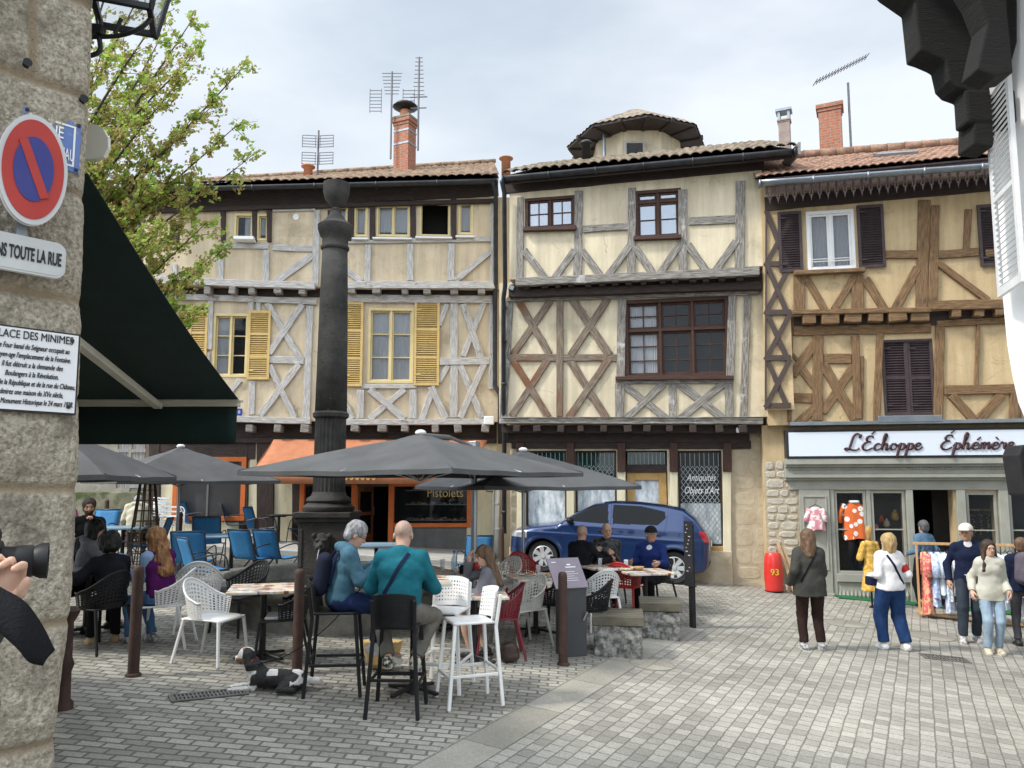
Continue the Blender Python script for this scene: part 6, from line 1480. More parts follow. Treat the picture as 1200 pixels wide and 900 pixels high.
# parasols
def parasol(name, label, apx, apy, Y, r, drop, rz, vent=.17, pole=None, flat=.35, cant=None):
    a = AT(apx, apy, Y); gzz = gz(a.x, a.y); o = T(name, label, 'parasol', (a.x, a.y, gzz), rz, 'grey parasols over the terrace'); H = a.z-gzz
    def canopy(r0, r1, z0, z1, sag, n=12, m=16):
        rows_ = []
        for i in range(n+1):
            k = i/n; row = []
            for s_ in range(4):
                for j in range(m):
                    t = j/m; c0 = Vector((math.cos(PI/4+s_*PI/2), math.sin(PI/4+s_*PI/2))); c1 = Vector((math.cos(PI/4+(s_+1)*PI/2), math.sin(PI/4+(s_+1)*PI/2)))
                    rr = r0+(r1-r0)*k; edge_in = 1-.05*k*math.sin(PI*t); q = c0.lerp(c1, t)*rr*1.414*edge_in/1.0
                    z = z0+(z1-z0)*(k**1.12) - sag*math.sin(PI*t)*k*(1.15-k)*1.0 + .006*math.sin(5*t*PI+k*9)*k*math.sin(PI*t)
                    row.append((q.x/1.414*1.0, q.y/1.414*1.0, z))
            rows_.append(row)
        return rows_
    rr = r*1.414
    rows_ = canopy(vent*rr*.8, rr, H-.10, H-drop, .10); b = MB(); b.grid(rows_, 0, True)
    last = rows_[-1]; b.grid([last, [(p[0]*1.001, p[1]*1.001, p[2]-.055) for p in last]], 0, True); b.build('canopy', canvas, o, smooth=True, ang=38)
    b = MB(); b.grid(canopy(.04, vent*rr*1.25, H-.02, H-.15, .01, 4, 8), 0, True); b.build('vent_cap', canvas, o, smooth=True, ang=38)
    b = MB()
    for s_ in range(4): an = PI/4+s_*PI/2; b.tube([(rr*k*math.cos(an), rr*k*math.sin(an), H-.095+(.10-drop)*k**1.12) for k in (.18,.35,.5,.65,.8,.92,.995)], .007, 5)
    b.build('seams', mat('parasol_seam',(.05,.05,.052),(.07,.07,.072),.9,scale=4), o)
    b = MB(); b.sph((0,0,H-.0),.075,12,sz=(1,1,.55)); b.build('finial', white_paint, o, smooth=True)
    b = MB()
    for k in range(8):
        an = PI/4+k*PI/4; L_ = rr*(1 if k % 2 == 0 else .69); b.tube([(0,0,H-.14),(L_*.97*math.cos(an),L_*.97*math.sin(an),H-drop-.02)],.011,6); b.tube([(L_*.5*math.cos(an),L_*.5*math.sin(an),H-.14-(drop-.12)*.5),(0,0,H-drop-.12)],.008,6)
    b.build('ribs', steel, o)
    b = MB()
    if cant:
        cx, cy = cant; ph = H-.02
        b.tube([(cx,cy,.0),(cx,cy,ph)],.045,12); b.box(cx-.3,cx+.3,cy-.3,cy+.3,.0,.06)
        b.tube([(cx,cy,ph-.1),(cx*.5,cy*.5,H+.10-.0),(0,0,H-.02)],.03,8); b.tube([(cx,cy,ph-.65),(cx*.80,cy*.80,H-drop*.9)],.022,8); b.build('cantilever_pole', steel, o, smooth=True, ang=40)
        b = MB(); b.cbox((cx,cy,ph),(.14,.14,.16)); b.tube([(cx,cy,ph-.8),(cx+.16,cy,ph-.8),(cx+.16,cy,ph-.95),(cx+.26,cy,ph-.95)],.012,6); b.build('crank', steel, o, bevel=.01)
    else: b.tube([(0,0,0),(0,0,H-.02)],.028,10); b.box(-.25,.25,-.25,.25,0,.07); b.build('pole', steel, o, smooth=True, ang=40)
    return o
RZ = R(60)
o1 = parasol('parasol', 'large dark grey cantilever parasol in the middle with pale pole', 493, 507, 10.2, 1.62, .52, RZ)
# swap its centre pole for the offset one
for ch in list(o1.children):
    if ch.name.startswith('pole'): bpy.data.objects.remove(ch)
pc = AT(556, 523, 11.6); lp = Matrix.Rotation(-RZ, 3, 'Z') @ (pc-o1.location); H1 = AT(493,507,10.2).z-o1.location.z
b = MB(); zt = lp.z; zb = gz(pc.x, pc.y)-o1.location.z
b.tube([(lp.x,lp.y,zb),(lp.x,lp.y,zt)],.05,12); b.tube([(lp.x,lp.y,zt-.02),(lp.x*.5,lp.y*.5,(zt+H1)/2+.04),(0,0,H1-.03)],.028,8); b.tube([(lp.x,lp.y,zt-.5),(lp.x*.80,lp.y*.80,H1-.42)],.022,8); b.box(lp.x-.35,lp.x+.35,lp.y-.35,lp.y+.35,zb,zb+.06); b.build('cantilever_pole', steel, o1, smooth=True, ang=40)
b = MB(); b.cbox((lp.x,lp.y,zt),(.13,.13,.15)); b.tube([(lp.x,lp.y,zt-.55),(lp.x+.22,lp.y-.08,zt-.55),(lp.x+.22,lp.y-.08,zt-.68),(lp.x+.34,lp.y-.12,zt-.68)],.014,6); b.build('crank', steel, o1, bevel=.01)
parasol('parasol', 'dark grey parasol right of the large one, in front of the antiques window', 613, 527, 12.8, 1.38, .60, R(28))
parasol('parasol', 'mid grey parasol with white finial in front of the orange framed window', 212, 523, 14.0, 1.34, .62, R(40))
parasol('parasol', 'dark grey parasol cut by the stone corner at far left', 62, 500, 8.8, 1.05, .56, R(5))
# orange cafe awning
F = F_left
a0 = F.L(321,515,.3); a1 = F.L(571,515,.3); c0 = F.L(296,551,1.35); c1 = F.L(552,553,1.35)
o = T('orange_awning', 'orange cloth awning with gold script over the cafe front', 'awning', F.W(a0[0],-.3,a0[1]), F.rz); X = a0[0]; Z = a0[1]
b = MB(); n = 10; rows_ = [[(a0[0]+(a1[0]-a0[0])*j/20-X+((c0[0]-a0[0])+((c1[0]-a1[0])-(c0[0]-a0[0]))*j/20)*i/n, -(1.05)*i/n, (c0[1]-a0[1])*i/n-.03*math.sin(PI*i/n)) for j in range(21)] for i in range(n+1)]
b.grid(rows_); b.build('canopy', orange_cloth, o, smooth=True, solid=.006)
last = rows_[-1]; b = MB(); b.grid([[(p[0], p[1]-.01*math.sin(j*1.9)*k, p[2]-.30*k) for j, p in enumerate(last)] for k in (0,.5,1)]); va = b.build('valance', orange_cloth, o, smooth=True, solid=.004)
b = MB(); b.beam(tuple(last[0]), tuple(last[-1]), .05, .05, (0,0,1)); b.build('front_bar', white_pipe, o)
xs_ = last[0][0]*.58+last[-1][0]*.42-.45; pts = [(xs_+.32,-1.085,last[0][2]-.10),(xs_+.10,-1.085,last[0][2]-.05),(xs_,-1.085,last[0][2]-.15),(xs_+.12,-1.085,last[0][2]-.24),(xs_+.30,-1.085,last[0][2]-.19)]+[(xs_+.36+.06*i,-1.085,last[0][2]-.17+.045*(1 if i % 2 else -1)) for i in range(14)]
b = MB(); b.tube(catmull(pts,4), .013, 6); b.build('script_flourish', gold, va, smooth=True)
b = MB(); b.add([tuple(rows_[0][0]), tuple(rows_[-1][0]), (rows_[-1][0][0],rows_[-1][0][1],rows_[-1][0][2]-.3),(rows_[0][0][0],0,rows_[-1][0][2]-.3)],[(0,1,2,3)]); b.build('side_flap', orange_cloth, o, solid=.004)
# bollards
b = MB(); b.lathe([(.052,-.05),(.052,.985),(.046,1.02),(.03,1.035)],16); b.lathe([(.075,0),(.07,.02),(.055,.03)],16)
bo = tag(b.build('bollard', rust, smooth=True, ang=40), 'rust brown bollard in front of the terrace at left, before the curly haired person', 'bollard', 'rust brown steel bollards'); bo.location = G(156,792)
for px, py, lb in ((348,789,'rust brown bollard right of the mosaic topped table'),(660,779,'rust brown bollard in front of the menu stand'),(123,632,'rust brown bollard by the far street at left, left of the carved steel barrel'),(209,652,'rust brown bollard behind the auburn haired woman'),(299,661,'rust brown bollard behind the blue table'),(588,668,'rust brown bollard near the white downpipe')):
    c = bo.copy(); COL.objects.link(c); c.location = G(px, py); c['label'] = lb
    if py < 700: c.scale = (.95,.95,.85)
# stone seats
def seat(px0, px1, pyb, ptop, label, rz, seed):
    g = G((px0+px1)/2, pyb); Y = g.y; w = (px1-px0)/900*Y*.80; d = .62; h = .50; o = T('granite_bench', label, 'bench', g+Vector((.0,.28,0)), rz, 'rough granite benches with wooden tops')
    sd = SDF((-w/2-.03,-d/2-.03,-.1),(w/2+.03,d/2+.03,h-.1),.018); q = sd.sub((-w/2,-d/2,-.1),(w/2,d/2,h),.1); sl_, (x, y, z) = q
    D = np.maximum(np.maximum(np.abs(x)-w/2, np.abs(y)-d/2), z-(h-.12))+0*x*y*z; sd.F[sl_] = np.minimum(sd.F[sl_], D); 
    sd.noise(.014,22,seed).noise(.010,48,seed+1).noise(.005,100,seed+2); P_, Q_ = sd.mesh(); mesh_np('rough_block', P_, Q_, mat('hewn_granite',(.085,.085,.08),(.30,.29,.265),.9,scale=14,bump=.9,bscale=40,contrast=.3), o)
    b = MB(); n = 6
    for i in range(n): y0 = -d/2-.03+(d+.06)*i/n; b.box(-w/2-.03,w/2+.03,y0+.006,y0+(d+.06)/n-.006,h-.12,h-.012)
    b.box(-w/2-.01,w/2+.01,-d/2-.01,d/2+.01,h-.13,h-.03); b.build('wooden_top', mat('mossy_oak_plank',(.055,.05,.035),(.15,.135,.10),.85,scale=3,stretch=(.8,9,1),bump=.5,bscale=12), o, bevel=.006, seg=1)
seat(695,762,771,720,'rough granite seat with wooden top nearest the menu stand', R(-8), 4); seat(752,805,750,706,'rough granite seat with wooden top farther right, beside the dark pole', R(-8), 9)
# menu stand
g = G(671,772); o = T('menu_stand', 'dark grey menu box stand with slanted lilac grey menu panel', 'menu stand', g+Vector((0,.2,0)), R(24)); b = MB(); w = .31; b.box(-w/2,w/2,-.11,.11,.0,.86); b.build('box', mat('anthracite_metal',(.035,.038,.042),(.05,.054,.058),.5,scale=3), o, bevel=.008)
pn = MB(); pn.cbox((-.06,-.02,.97),(.44,.02,.42),0,Matrix.Rotation(R(-38),3,'X') @ Matrix.Rotation(0,3,'Y')); pa = pn.build('menu_panel', mat('lilac_menu_panel',(.20,.17,.20),(.26,.22,.26),.3,scale=2), o, bevel=.004)
MR = (PI/2-R(38),0,0); up = Matrix.Rotation(R(-38),3,'X') @ Vector((0,0,1)); no = Matrix.Rotation(R(-38),3,'X') @ Vector((0,-1,0)); c = Vector((-.06,-.02,.97))+no*.012
b = MB(); Rq = Matrix.Rotation(R(-38),3,'X')
for u, v, w_, h_ in ((-.14,.15,.06,.010),(.05,.11,.05,.018),(.02,.075,.05,.012),(.09,.075,.09,.012),(.0,.01,.20,.005),(.06,-.02,.16,.004),(-.03,-.05,.22,.004),(.01,-.08,.20,.004),(.01,-.11,.22,.004)): b.cbox(c+Vector((u,0,0))+up*v, (w_,.002,h_), 0, Rq)
b.build('printed_lines', letter_white, pa)
b = MB(); b.tube([(.10,-.13,.42),(.14,-.15,.52)],.012,6); b.build('clip', steel, o)
# totem sign
g = G(812,736); o = T('totem_sign', 'slim dark totem sign on a pole at the right end of the stone benches', 'sign', g, R(-68)); b = MB(); b.box(-.045,.045,-.03,.03,0,1.5); b.build('pole', black_metal, o, bevel=.006); b = MB(); b.box(-.10,.10,-.055,-.031,.60,1.55); tp = b.build('panel', mat('dark_sign_panel',(.02,.02,.023),rough=.4), o, bevel=.004)
b = MB(); r_ = random.Random(4)
for i in range(11): b.cbox((r_.uniform(-.05,.05),-.057,1.49-.055*i-(.12 if i > 8 else 0)),(r_.uniform(.02,.06),.003,.012))
b.build('small_marks', mat('grey_mark',(.4,.4,.4),rough=.5), tp)
b = MB(); b.box(-.12,.12,-.05,.0,.60,.618); b.build('ledge', black_metal, o)
# obelisk trellis
g = G(168,672); o = T('wooden_obelisk', 'dark slatted wooden obelisk trellis behind the auburn haired woman', 'trellis', g, R(20)); b = MB(); H = 1.75; b0, b1 = .27, .09
for fx in (-1,-.33,.33,1):
    for (ax, ay, bx, by) in ((fx,-1,fx,-1),(fx,1,fx,1),(-1,fx,-1,fx),(1,fx,1,fx)): b.beam((ax*b0,ay*b0,0),(bx*b1,by*b1,H),.022,.018,(0,-1,0))
for k in range(9):
    t = .10+.10*k; s_ = b0+(b1-b0)*t
    for q in range(4): a = R(45+90*q); c = R(135+90*q); r2 = s_*1.414; b.beam((r2*math.cos(a),r2*math.sin(a),H*t),(r2*math.cos(c),r2*math.sin(c),H*t),.03,.012,(0,0,1))
b.box(-.11,.11,-.11,.11,H,H+.03); b.build('slats', mat('dark_brown_slats',(.045,.028,.018),(.11,.075,.05),.7,scale=8), o); 
# carved steel barrel
g = G(158,640); b = MB(); P = [[(.26*(1+.06*math.sin(PI*i/9))*math.cos(2*PI*j/18), .26*(1+.06*math.sin(PI*i/9))*math.sin(2*PI*j/18), .85*i/9) for j in range(19)] for i in range(10)]; b.perf(P, .6); tag(b.build('steel_barrel', rust, loc=g, solid=.008), 'rusty cut out steel barrel in front of the far stone house', 'planter')
g = G(51,842); b = MB(); b.lathe([(.085,-.1),(.085,.05),(.06,.08),(.055,.30),(.075,.36),(.055,.42),(.052,.70),(.085,.76),(.10,.80),(.06,.83)],18)
tag(b.build('ornamental_post', rust, loc=g+Vector((.0,.25,0)), smooth=True, ang=40), 'rust brown iron post half hidden behind the stone corner', 'post')
# red barrel 93, leaning board
F = F_right; a = F.L(906,660,.28); gg = F.W(a[0],-.28,0); g = Vector((gg.x,gg.y,gz(gg.x,gg.y))); o = T('red_barrel', 'red barrel shaped bin with yellow 93 by the shop pier', 'bin', g, R(-10)); b = MB(); b.lathe([(.15,0),(.165,.03),(.17,.08),(.185,.35),(.18,.55),(.165,.70),(.15,.74),(.135,.77),(.03,.78)],28); b.build('body', mat('glossy_red_paint',(.55,.025,.02),(.62,.04,.03),.3,scale=3,coat=.3), o, smooth=True, ang=40)
b = MB(); b.lathe([(.17,.0),(.178,.03)],28); b.build('foot_ring', pl_black, o); textobj('93', 'lettering', mat('yellow_lettering',(.7,.5,.06),rough=.5), o, (0,-.187,.40), .17, ext=.004)
gg = F.W(F.L(922,660,.2)[0],-.2,0); g = Vector((gg.x,gg.y,gz(gg.x,gg.y))); b = MB(); b.beam((.12,-.15,0),(-.10,.12,.98),.06,.03,(0,-1,0)); b.beam((.26,-.12,0),(.0,.14,.90),.06,.025,(0,-1,0)); tag(b.build('wooden_board', mat('raw_wood_board',(.35,.22,.11),(.5,.34,.19),.7,scale=5,stretch=(4,4,.6)), loc=g+Vector((-.05,-.05,0))), 'raw wooden battens leaning on the pier beside the red barrel', 'board')
# green carpet, grates, manholes
def tilt(rz): return (Vector((0,0,1)).rotation_difference(Vector((-GB,-GC,1)).normalized()).to_matrix() @ Matrix.Rotation(rz,3,'Z')).to_euler()
def gquad(name, label, cat, pts, m, dz, th=.015, mb=None):
    P = [G(*p) for p in pts]; c = sum(P, Vector())/len(P); b = MB(); n = len(P)
    b.add([tuple(p-c+Vector((0,0,dz))) for p in P]+[tuple(p-c+Vector((0,0,dz+th))) for p in P], [tuple(range(n-1,-1,-1)), tuple(range(n,2*n))]+[(i,(i+1)%n,n+(i+1)%n,n+i) for i in range(n)]); return tag(b.build(name, m, loc=c), label, cat)
F = F_right
P = [F.W(F.L(970,600,0)[0], -.02, 0), F.W(F.L(1290,600,0)[0], -.02, 0), F.W(F.L(1290,600,0)[0], -.75, 0), F.W(F.L(965,600,0)[0]+.15, -.42, 0)]
b = MB(); n = 24; rows_ = []
for i in range(n+1):
    t = i/n; p0 = P[0].lerp(P[1], t); p1 = P[3].lerp(P[2], t); rows_.append([(p.x, p.y, gz(p.x, p.y)+.018+.006*math.sin(i*1.3+k)) for k, p in enumerate((p0, p0.lerp(p1,.5), p1))])
b.grid(rows_); tag(b.build('green_carpet', mat('green_turf_carpet',(.01,.10,.035),(.02,.16,.055),.95,scale=60,bump=.6,bscale=200), solid=.01), 'strip of green turf carpet laid along the shop front', 'carpet')
def grate(label, px, py, w, d, rz, n, cat='drain grate'):
    g = G(px, py); o = T('drain_grate', label, cat, g, rz); o.rotation_euler = tilt(rz); b = MB(); b.box(-w/2,w/2,-d/2,d/2,.0,.006); b.build('pit', dark_room, o)
    b = MB(); f = .02
    for (a, c, e, h) in ((-w/2,w/2,-d/2,-d/2+f),(-w/2,w/2,d/2-f,d/2),(-w/2,-w/2+f,-d/2+f,d/2-f),(w/2-f,w/2,-d/2+f,d/2-f)): b.box(a,c,e,h,.004,.016)
    for i in range(1,n): x = -w/2+w*i/n; b.box(x-.008,x+.008,-d/2+f,d/2-f,.005,.014)
    b.box(-w/2+f,w/2-f,-.01,.01,.0065,.0152); b.build('bars', mat('cast_iron',(.13,.125,.115),(.22,.21,.19),.6,.3,scale=20), o)
grate('cast iron street drain grate on the right near the man in the cap', 1107, 772, .56, .30, R(-12), 12); grate('long slotted drain channel on the left in front of the dog', 245, 815, .66, .20, R(32), 20)
def manhole(label, px, py, r):
    g = G(px, py); b = MB(); nn = 40; b.lathe([(r,.004),(r,.010),(r-.018,.010),(r-.018,.005)], nn); 
    ob = tag(b.build('manhole_ring', mat('pale_mortar_ring',(.17,.155,.125),(.24,.22,.18),.9,scale=20), loc=g), label, 'manhole'); ob.rotation_euler = tilt(0)
    b = MB(); b.lathe([(r-.019,.0045),(r-.019,.0075)], nn); b.build('cover', slab_m, ob)
manhole('round manhole cover ring in the slab strip before the granite benches', 764, 779, .27); manhole('round manhole ring beside the woman in the dark coat', 990, 731, .34); manhole('round manhole ring between the jeans woman and the man in the cap', 1090, 746, .34)
# ================================================================== PEOPLE
skin = mat('skin', (.46,.27,.19), (.55,.34,.245), .55, scale=14, bump=.05); skin_t = mat('tanned_skin', (.36,.20,.13), (.44,.26,.175), .55, scale=14)
dark_eye = mat('eye_dark', (.03,.02,.015), rough=.3); lip = mat('lips', (.36,.13,.10), rough=.5); scalp = mat('shaved_scalp', (.30,.20,.155), (.40,.28,.22), .6, scale=40)
def cloth(n, c, k=.75, **kw): return mat(n, tuple(x*k for x in c), c, .9, scale=9, bump=.3, bscale=160, spec=.12, **kw)
def hairm(n, c, k=.45): return mat(n, tuple(x*k for x in c), c, .55, scale=26, stretch=(1,1,.18), bump=.8, bscale=60, contrast=.35)
def ik(a, b_, l1, l2, hint):
    a = Vector(a); b_ = Vector(b_); d = b_-a; L = min(d.length, (l1+l2)*.995); d.normalize(); b_ = a+d*L
    x = (l1*l1-l2*l2+L*L)/(2*L); h = math.sqrt(max(l1*l1-x*x, 0)); p = Vector(hint)-d*Vector(hint).dot(d)
    p = p.normalized() if p.length > 1e-4 else d.orthogonal().normalized(); return a+d*x+p*h, b_
def hand(sd, w, dr, palmn, side, r=1.0, curl=.5, k=.004, sc=1.0):
    """w wrist, dr direction of the hand, palmn palm normal, side: +1 thumb on the dr x palmn side"""
    dr = Vector(dr).normalized(); pn = Vector(palmn); pn = (pn-dr*pn.dot(dr)).normalized(); lat = dr.cross(pn)*side
    P = lambda a, b_, c: Vector(w)+dr*a*sc+lat*b_*sc+pn*c*sc
    sd.cap(P(-.02,0,0), P(.035,.0,0), .026*sc, .034*sc, .015, tuple(pn), 1/.5 if False else 1)
    sd.cap(P(.03,-.018,0), P(.085,-.022,0), .019*sc, .018*sc, .012); sd.cap(P(.03,.016,0), P(.085,.02,0), .020*sc, .018*sc, .012)
    for i, (off, L) in enumerate(((.032,.072),(.011,.080),(-.011,.075),(-.031,.058))):
        b0 = P(.082,off,.0); a1 = curl*.9+.05*i; a2 = curl*1.9+.1*i; m = b0+(dr*math.cos(a1)+pn*math.sin(a1))*L*.5*sc+lat*off*.12; e = m+(dr*math.cos(a2)+pn*math.sin(a2))*L*.48*sc
        sd.cap(b0, m, .0105*sc, .0095*sc, k); sd.cap(m, e, .0095*sc, .008*sc, k)
    t0 = P(.015,.026,.008); t1 = P(.050,.055,.022); t2 = P(.082,.060,.034); sd.cap(t0, t1, .015*sc, .012*sc, .008); sd.cap(t1, t2, .012*sc, .009*sc, .004)
def person(label, pos, yaw, H=1.72, sit=None, lean=0, side=0, twist=0, head=(0, 0), build=1.0, fem=False, hands=None, feet=None, look=None, res=.010, group=None, elbow=None, knee=None):
    """pos: ground point under the pelvis; sit: seat height; hands: two wrist targets; look: dict of clothing"""
    look = look or {}; s = H/1.75; B = build
    o = T('person', label, 'person', pos, yaw, group); V = Vector
    hz = (sit+.10) if sit else .93*s
    Pv = V((0, 0, hz)); up = (Matrix.Rotation(lean, 3, 'X').transposed() if False else Matrix.Rotation(-lean, 3, 'X')) @ (Matrix.Rotation(side, 3, 'Y') @ V((0,0,1)))
    rt = Matrix.Rotation(twist, 3, 'Z') @ V((1,0,0)); rt = (rt-up*rt.dot(up)).normalized(); fw = up.cross(rt)
    waist = Pv+up*.14*s; chest = Pv+up*.33*s-fw*.0; neck = Pv+up*.50*s-fw*.01; sw = (.138 if fem else .165)*s*(.5+.5*B)
    shp = [Pv+up*.437*s+rt*sx*sw for sx in (-1,1)]
    hy, hp = head; hup = (up*.6+V((0,0,1))*.4).normalized(); hf = Matrix.Rotation(hy, 3, 'Z') @ V((0,1,0)); hf = (hf-hup*hf.dot(hup)).normalized(); hr = hf.cross(hup)
    rm = Matrix.Rotation(-hp, 3, hr) if False else Matrix.Rotation(hp, 3, hr); hup = rm @ hup; hf = rm @ hf
    hc = neck+up*.035*s+hup*.112*s+hf*.015; q = s*1.03
    Hd = lambda x, y, z: hc+hr*x*q+hf*y*q+hup*z*q
    Rm = [[hr[i], hf[i], hup[i]] for i in range(3)]
    hips = [Pv+V((sx*.095*s*(1.05 if fem else 1), 0, -.02)) for sx in (-1,1)]
    lt, ls = .43*s, .42*s
    if feet is None: feet = [(-.11,.0,.08),(.11,.0,.08)] if not sit else [(-.12,.38,.08),(.12,.38,.08)]
    kn = []; an = []
    for i in (0,1):
        k_, a_ = ik(hips[i], feet[i], lt, ls, knee[i] if knee else ((0,.2,1) if sit else (0,1,.1))); kn.append(k_); an.append(a_)
    if hands is None: hands = [(-.25,.05,hz-.10*s),(.25,.05,hz-.10*s)]
    el = []; wr = []
    for i in (0,1):
        e_, w_ = ik(shp[i], hands[i], .285*s, .255*s, elbow[i] if elbow else ((-1 if i == 0 else 1)*.22,-.75,-.5)); el.append(e_); wr.append(w_)
    allp = [Pv, neck, hc, hc+hup*.13, hc-hup*.1]+kn+an+el+wr+shp
    lo = [min(p[i] for p in allp)-.21 for i in range(3)]; hi = [max(p[i] for p in allp)+.21 for i in range(3)]; lo[2] = -.03
    tsh, shin_bare, slv = look.get('short_sleeve'), look.get('bare_legs'), .6
    def torso(sd, t, k=.05):
        sd.cap(Pv+up*.0, waist, (.155 if not fem else .158)*B*s+t, (.135 if fem else .145)*B*s+t, k, rt, .74); sd.cap(waist, chest, (.125 if fem else .145)*B*s+t, (.150 if fem else .165)*B*s+t, k, rt, .70)
        sd.cap(chest, Pv+up*.41*s, (.145 if fem else .160)*B*s+t, .11*s+t, k, rt, .66); sd.cap(shp[0]+rt*.015, shp[1]-rt*.015, .047*s+t, .047*s+t, k)
        for p_ in shp: sd.cap(p_, neck-up*.01, .038*s+t, .046*s+t*.6, k)
        if fem:
            for sx in (-1,1): sd.ell(chest+rt*sx*.06*s+fw*.065*s+up*.0, (.05,.04,.05), .05)
    # ---------------- skin body, one surface
    sd = SDF(lo, hi, res); torso(sd, -.022)
    for i in (0,1):
        sd.cap(shp[i], el[i], .046*s*(.6+.4*B), .038*s, .03); sd.cap(el[i], wr[i], .037*s, .026*s, .01)
        sd.cap(hips[i], kn[i], .070*s*B, .045*s, .04); sd.cap(kn[i], an[i], .050*s, .034*s, .015); (look.get('skirt') and sd.ell(kn[i].lerp(an[i],.3)+V((0,-.012,0)), (.045,.05,.11), .03))
        ff = (an[i]+V((0,.12,-.05))) ; sd.cap(an[i]+V((0,-.02,-.03)), ff, .035, .028, .02)
        hd_ = look.get('hand_dir', (None,None))[i] or (wr[i]-el[i]).normalized()*.8+V((0,.1,-.3)); hn = look.get('palm', (None,None))[i] or (V(((1 if i == 0 else -1),0,-.2)))
        hand(sd, wr[i], hd_, hn, (-1 if i == 0 else 1), curl=look.get('curl',(.45,.45))[i], sc=s*look.get('hand_sc',.98))
    sd.cap(neck-up*.05, hc-hup*.06, .058*s, .052*s, .03)
    sd.ell(Hd(0,-.012,.035), (.076*q,.096*q,.090*q), .02, Rm); sd.ell(Hd(0,.018,-.035), (.058*q,.072*q,.075*q), .035, Rm); sd.ell(Hd(0,.050,-.085), (.034*q,.030*q,.026*q), .03, Rm)
    sd.cap(Hd(0,.078,.012), Hd(0,.105,-.022), .009*q, .014*q, .012); sd.cap(Hd(-.03,.078,.030), Hd(.03,.078,.030), .012*q, .012*q, .015)
    for sx in (-1,1): sd.ell(Hd(sx*.031,.090,.006), (.017*q,.013*q,.010*q), .008, Rm, 's'); sd.ell(Hd(sx*.030,.074,.006), (.012*q,.012*q,.010*q), .004, Rm); sd.ell(Hd(sx*.078,-.008,-.008), (.010*q,.020*q,.032*q), .008, Rm)
    sd.cap(Hd(-.018,.084,-.052), Hd(.018,.084,-.052), .009*q, .009*q, .008)
    P_, Q_ = sd.mesh(); C = P_[Q_].mean(1); mi = np.zeros(len(Q_), int)
    def near(p, r): return np.linalg.norm(C-np.array(p), axis=1) < r
    for sx in (-1,1): mi[near(Hd(sx*.030,.086,.006), (.0095 if res < .009 else .011)*q)] = 1; 
    br = near(Hd(-.03,.09,.030), .012*q) | near(Hd(.03,.09,.030), .012*q) | near(Hd(-.042,.085,.028), .010*q) | near(Hd(.042,.085,.028), .010*q); mi[br & (res < .009)] = 3
    mi[near(Hd(0,.094,-.052), .011*q) | near(Hd(-.013,.092,-.052), .009*q) | near(Hd(.013,.092,-.052), .009*q)] = 2
    hk = look.get('hair', 'short'); hm_ = look.get('hair_mat')
    D = C-np.array(hc); hu = D @ np.array(hup); hfw = D @ np.array(hf)
    if hk == 'shaved': mi[(hu > -.03+.3*np.maximum(hfw+.0,0)) & (hfw < .02+.4*hu*0) & (hu < .20) & (np.linalg.norm(D,axis=1) < .16) & (hfw < .03)] = 3
    if look.get('beard'): mi[(hu < -.035) & (hu > -.125) & (hfw > .01) & (np.linalg.norm(D,axis=1) < .14) & ~near(Hd(0,.094,-.052),.014)] = 3
    sk = look.get('skin', skin); browm = hm_ or scalp
    body = mesh_np('body', P_, Q_, [sk, dark_eye, lip, browm if hk != 'shaved' else scalp], o, mi)
    # ---------------- clothes
    keep = []
    def cloth_mesh(name, fn, m, nz=.005, fq=16, seed=1, midx=None):
        c = SDF(lo, hi, res); fn(c)
        if nz: c.noise(nz*1.2, fq, seed, .5).noise(nz*.7, 44, seed+7, .6)
        if name not in ('trousers','shorts'): keep.append(c)
        Pp, Qq = c.mesh(); mi_ = midx(Pp[Qq].mean(1)) if midx else None; return mesh_np(name, Pp, Qq, m, o, mi_)
    tt = look.get('top_t', .012); tl = look.get('top_len', .06); 
    def top(c):
        torso(c, tt)
        for sx in (0,1):
            hem = hips[sx]-V((0,0,0)); 
            if tl > 0 and not sit: c.cap(Pv+V(((-1,1)[sx]*.05,0,.02)), Pv+V(((-1,1)[sx]*.065,0,-tl)), .125*B*s+tt, .125*B*s+tt, .05, V((1,0,0)), .85, cutb=True)
        if look.get('hood'): c.cap(neck-rt*.07-fw*.05-up*.01, neck+rt*.07-fw*.05-up*.01, .05, .05, .03); c.cap(neck-rt*.085+fw*.02, neck-fw*.09, .03, .035, .02); c.cap(neck+rt*.085+fw*.02, neck-fw*.09, .03, .035, .02)
        else: c.cap(neck-up*.06, neck+up*.015, .080*s+tt*.3, .066*s+tt*.3, .03, cutb=True)
        for i in (0,1):
            st = .0 if not tsh else 1
            c.cap(shp[i], el[i], .050*s*(.6+.4*B)+tt*.8, .043*s+tt*.8, .03)
            if not tsh: c.cap(el[i], el[i].lerp(wr[i],.96), .043*s+tt*.8, .034*s+tt*.7, .02, cutb=True)
        if not sit: c.cutp(Pv+V((0,0,-tl-.0)), (0,0,-1))
    extra = look.get('top_midx'); topm = look.get('top', cloth('plain_top', (.2,.2,.2)))
    tm_ = cloth_mesh(look.get('top_name','sweater'), top, topm, look.get('top_noise',.006), 17, 3, (lambda C_: extra(C_, dict(Pv=Pv,shp=shp,el=el,wr=wr,up=up,rt=rt,neck=neck))) if extra else None)
    lg = look.get('leg_r', 1.0); le = look.get('leg_end', .94)
    def bot(c):
        c.cap(Pv+V((0,0,.06)), Pv+V((0,0,-.02)), .142*B*s, .158*B*s, .04, V((1,0,0)), .78, cuta=True)
        for i in (0,1):
            c.cap(hips[i], kn[i], .090*s*B*(.5+.5*lg), .066*s*lg, .03)
            if le > 0: c.cap(kn[i], kn[i].lerp(an[i], le), .066*s*lg, .054*s*lg, .02, cutb=True)
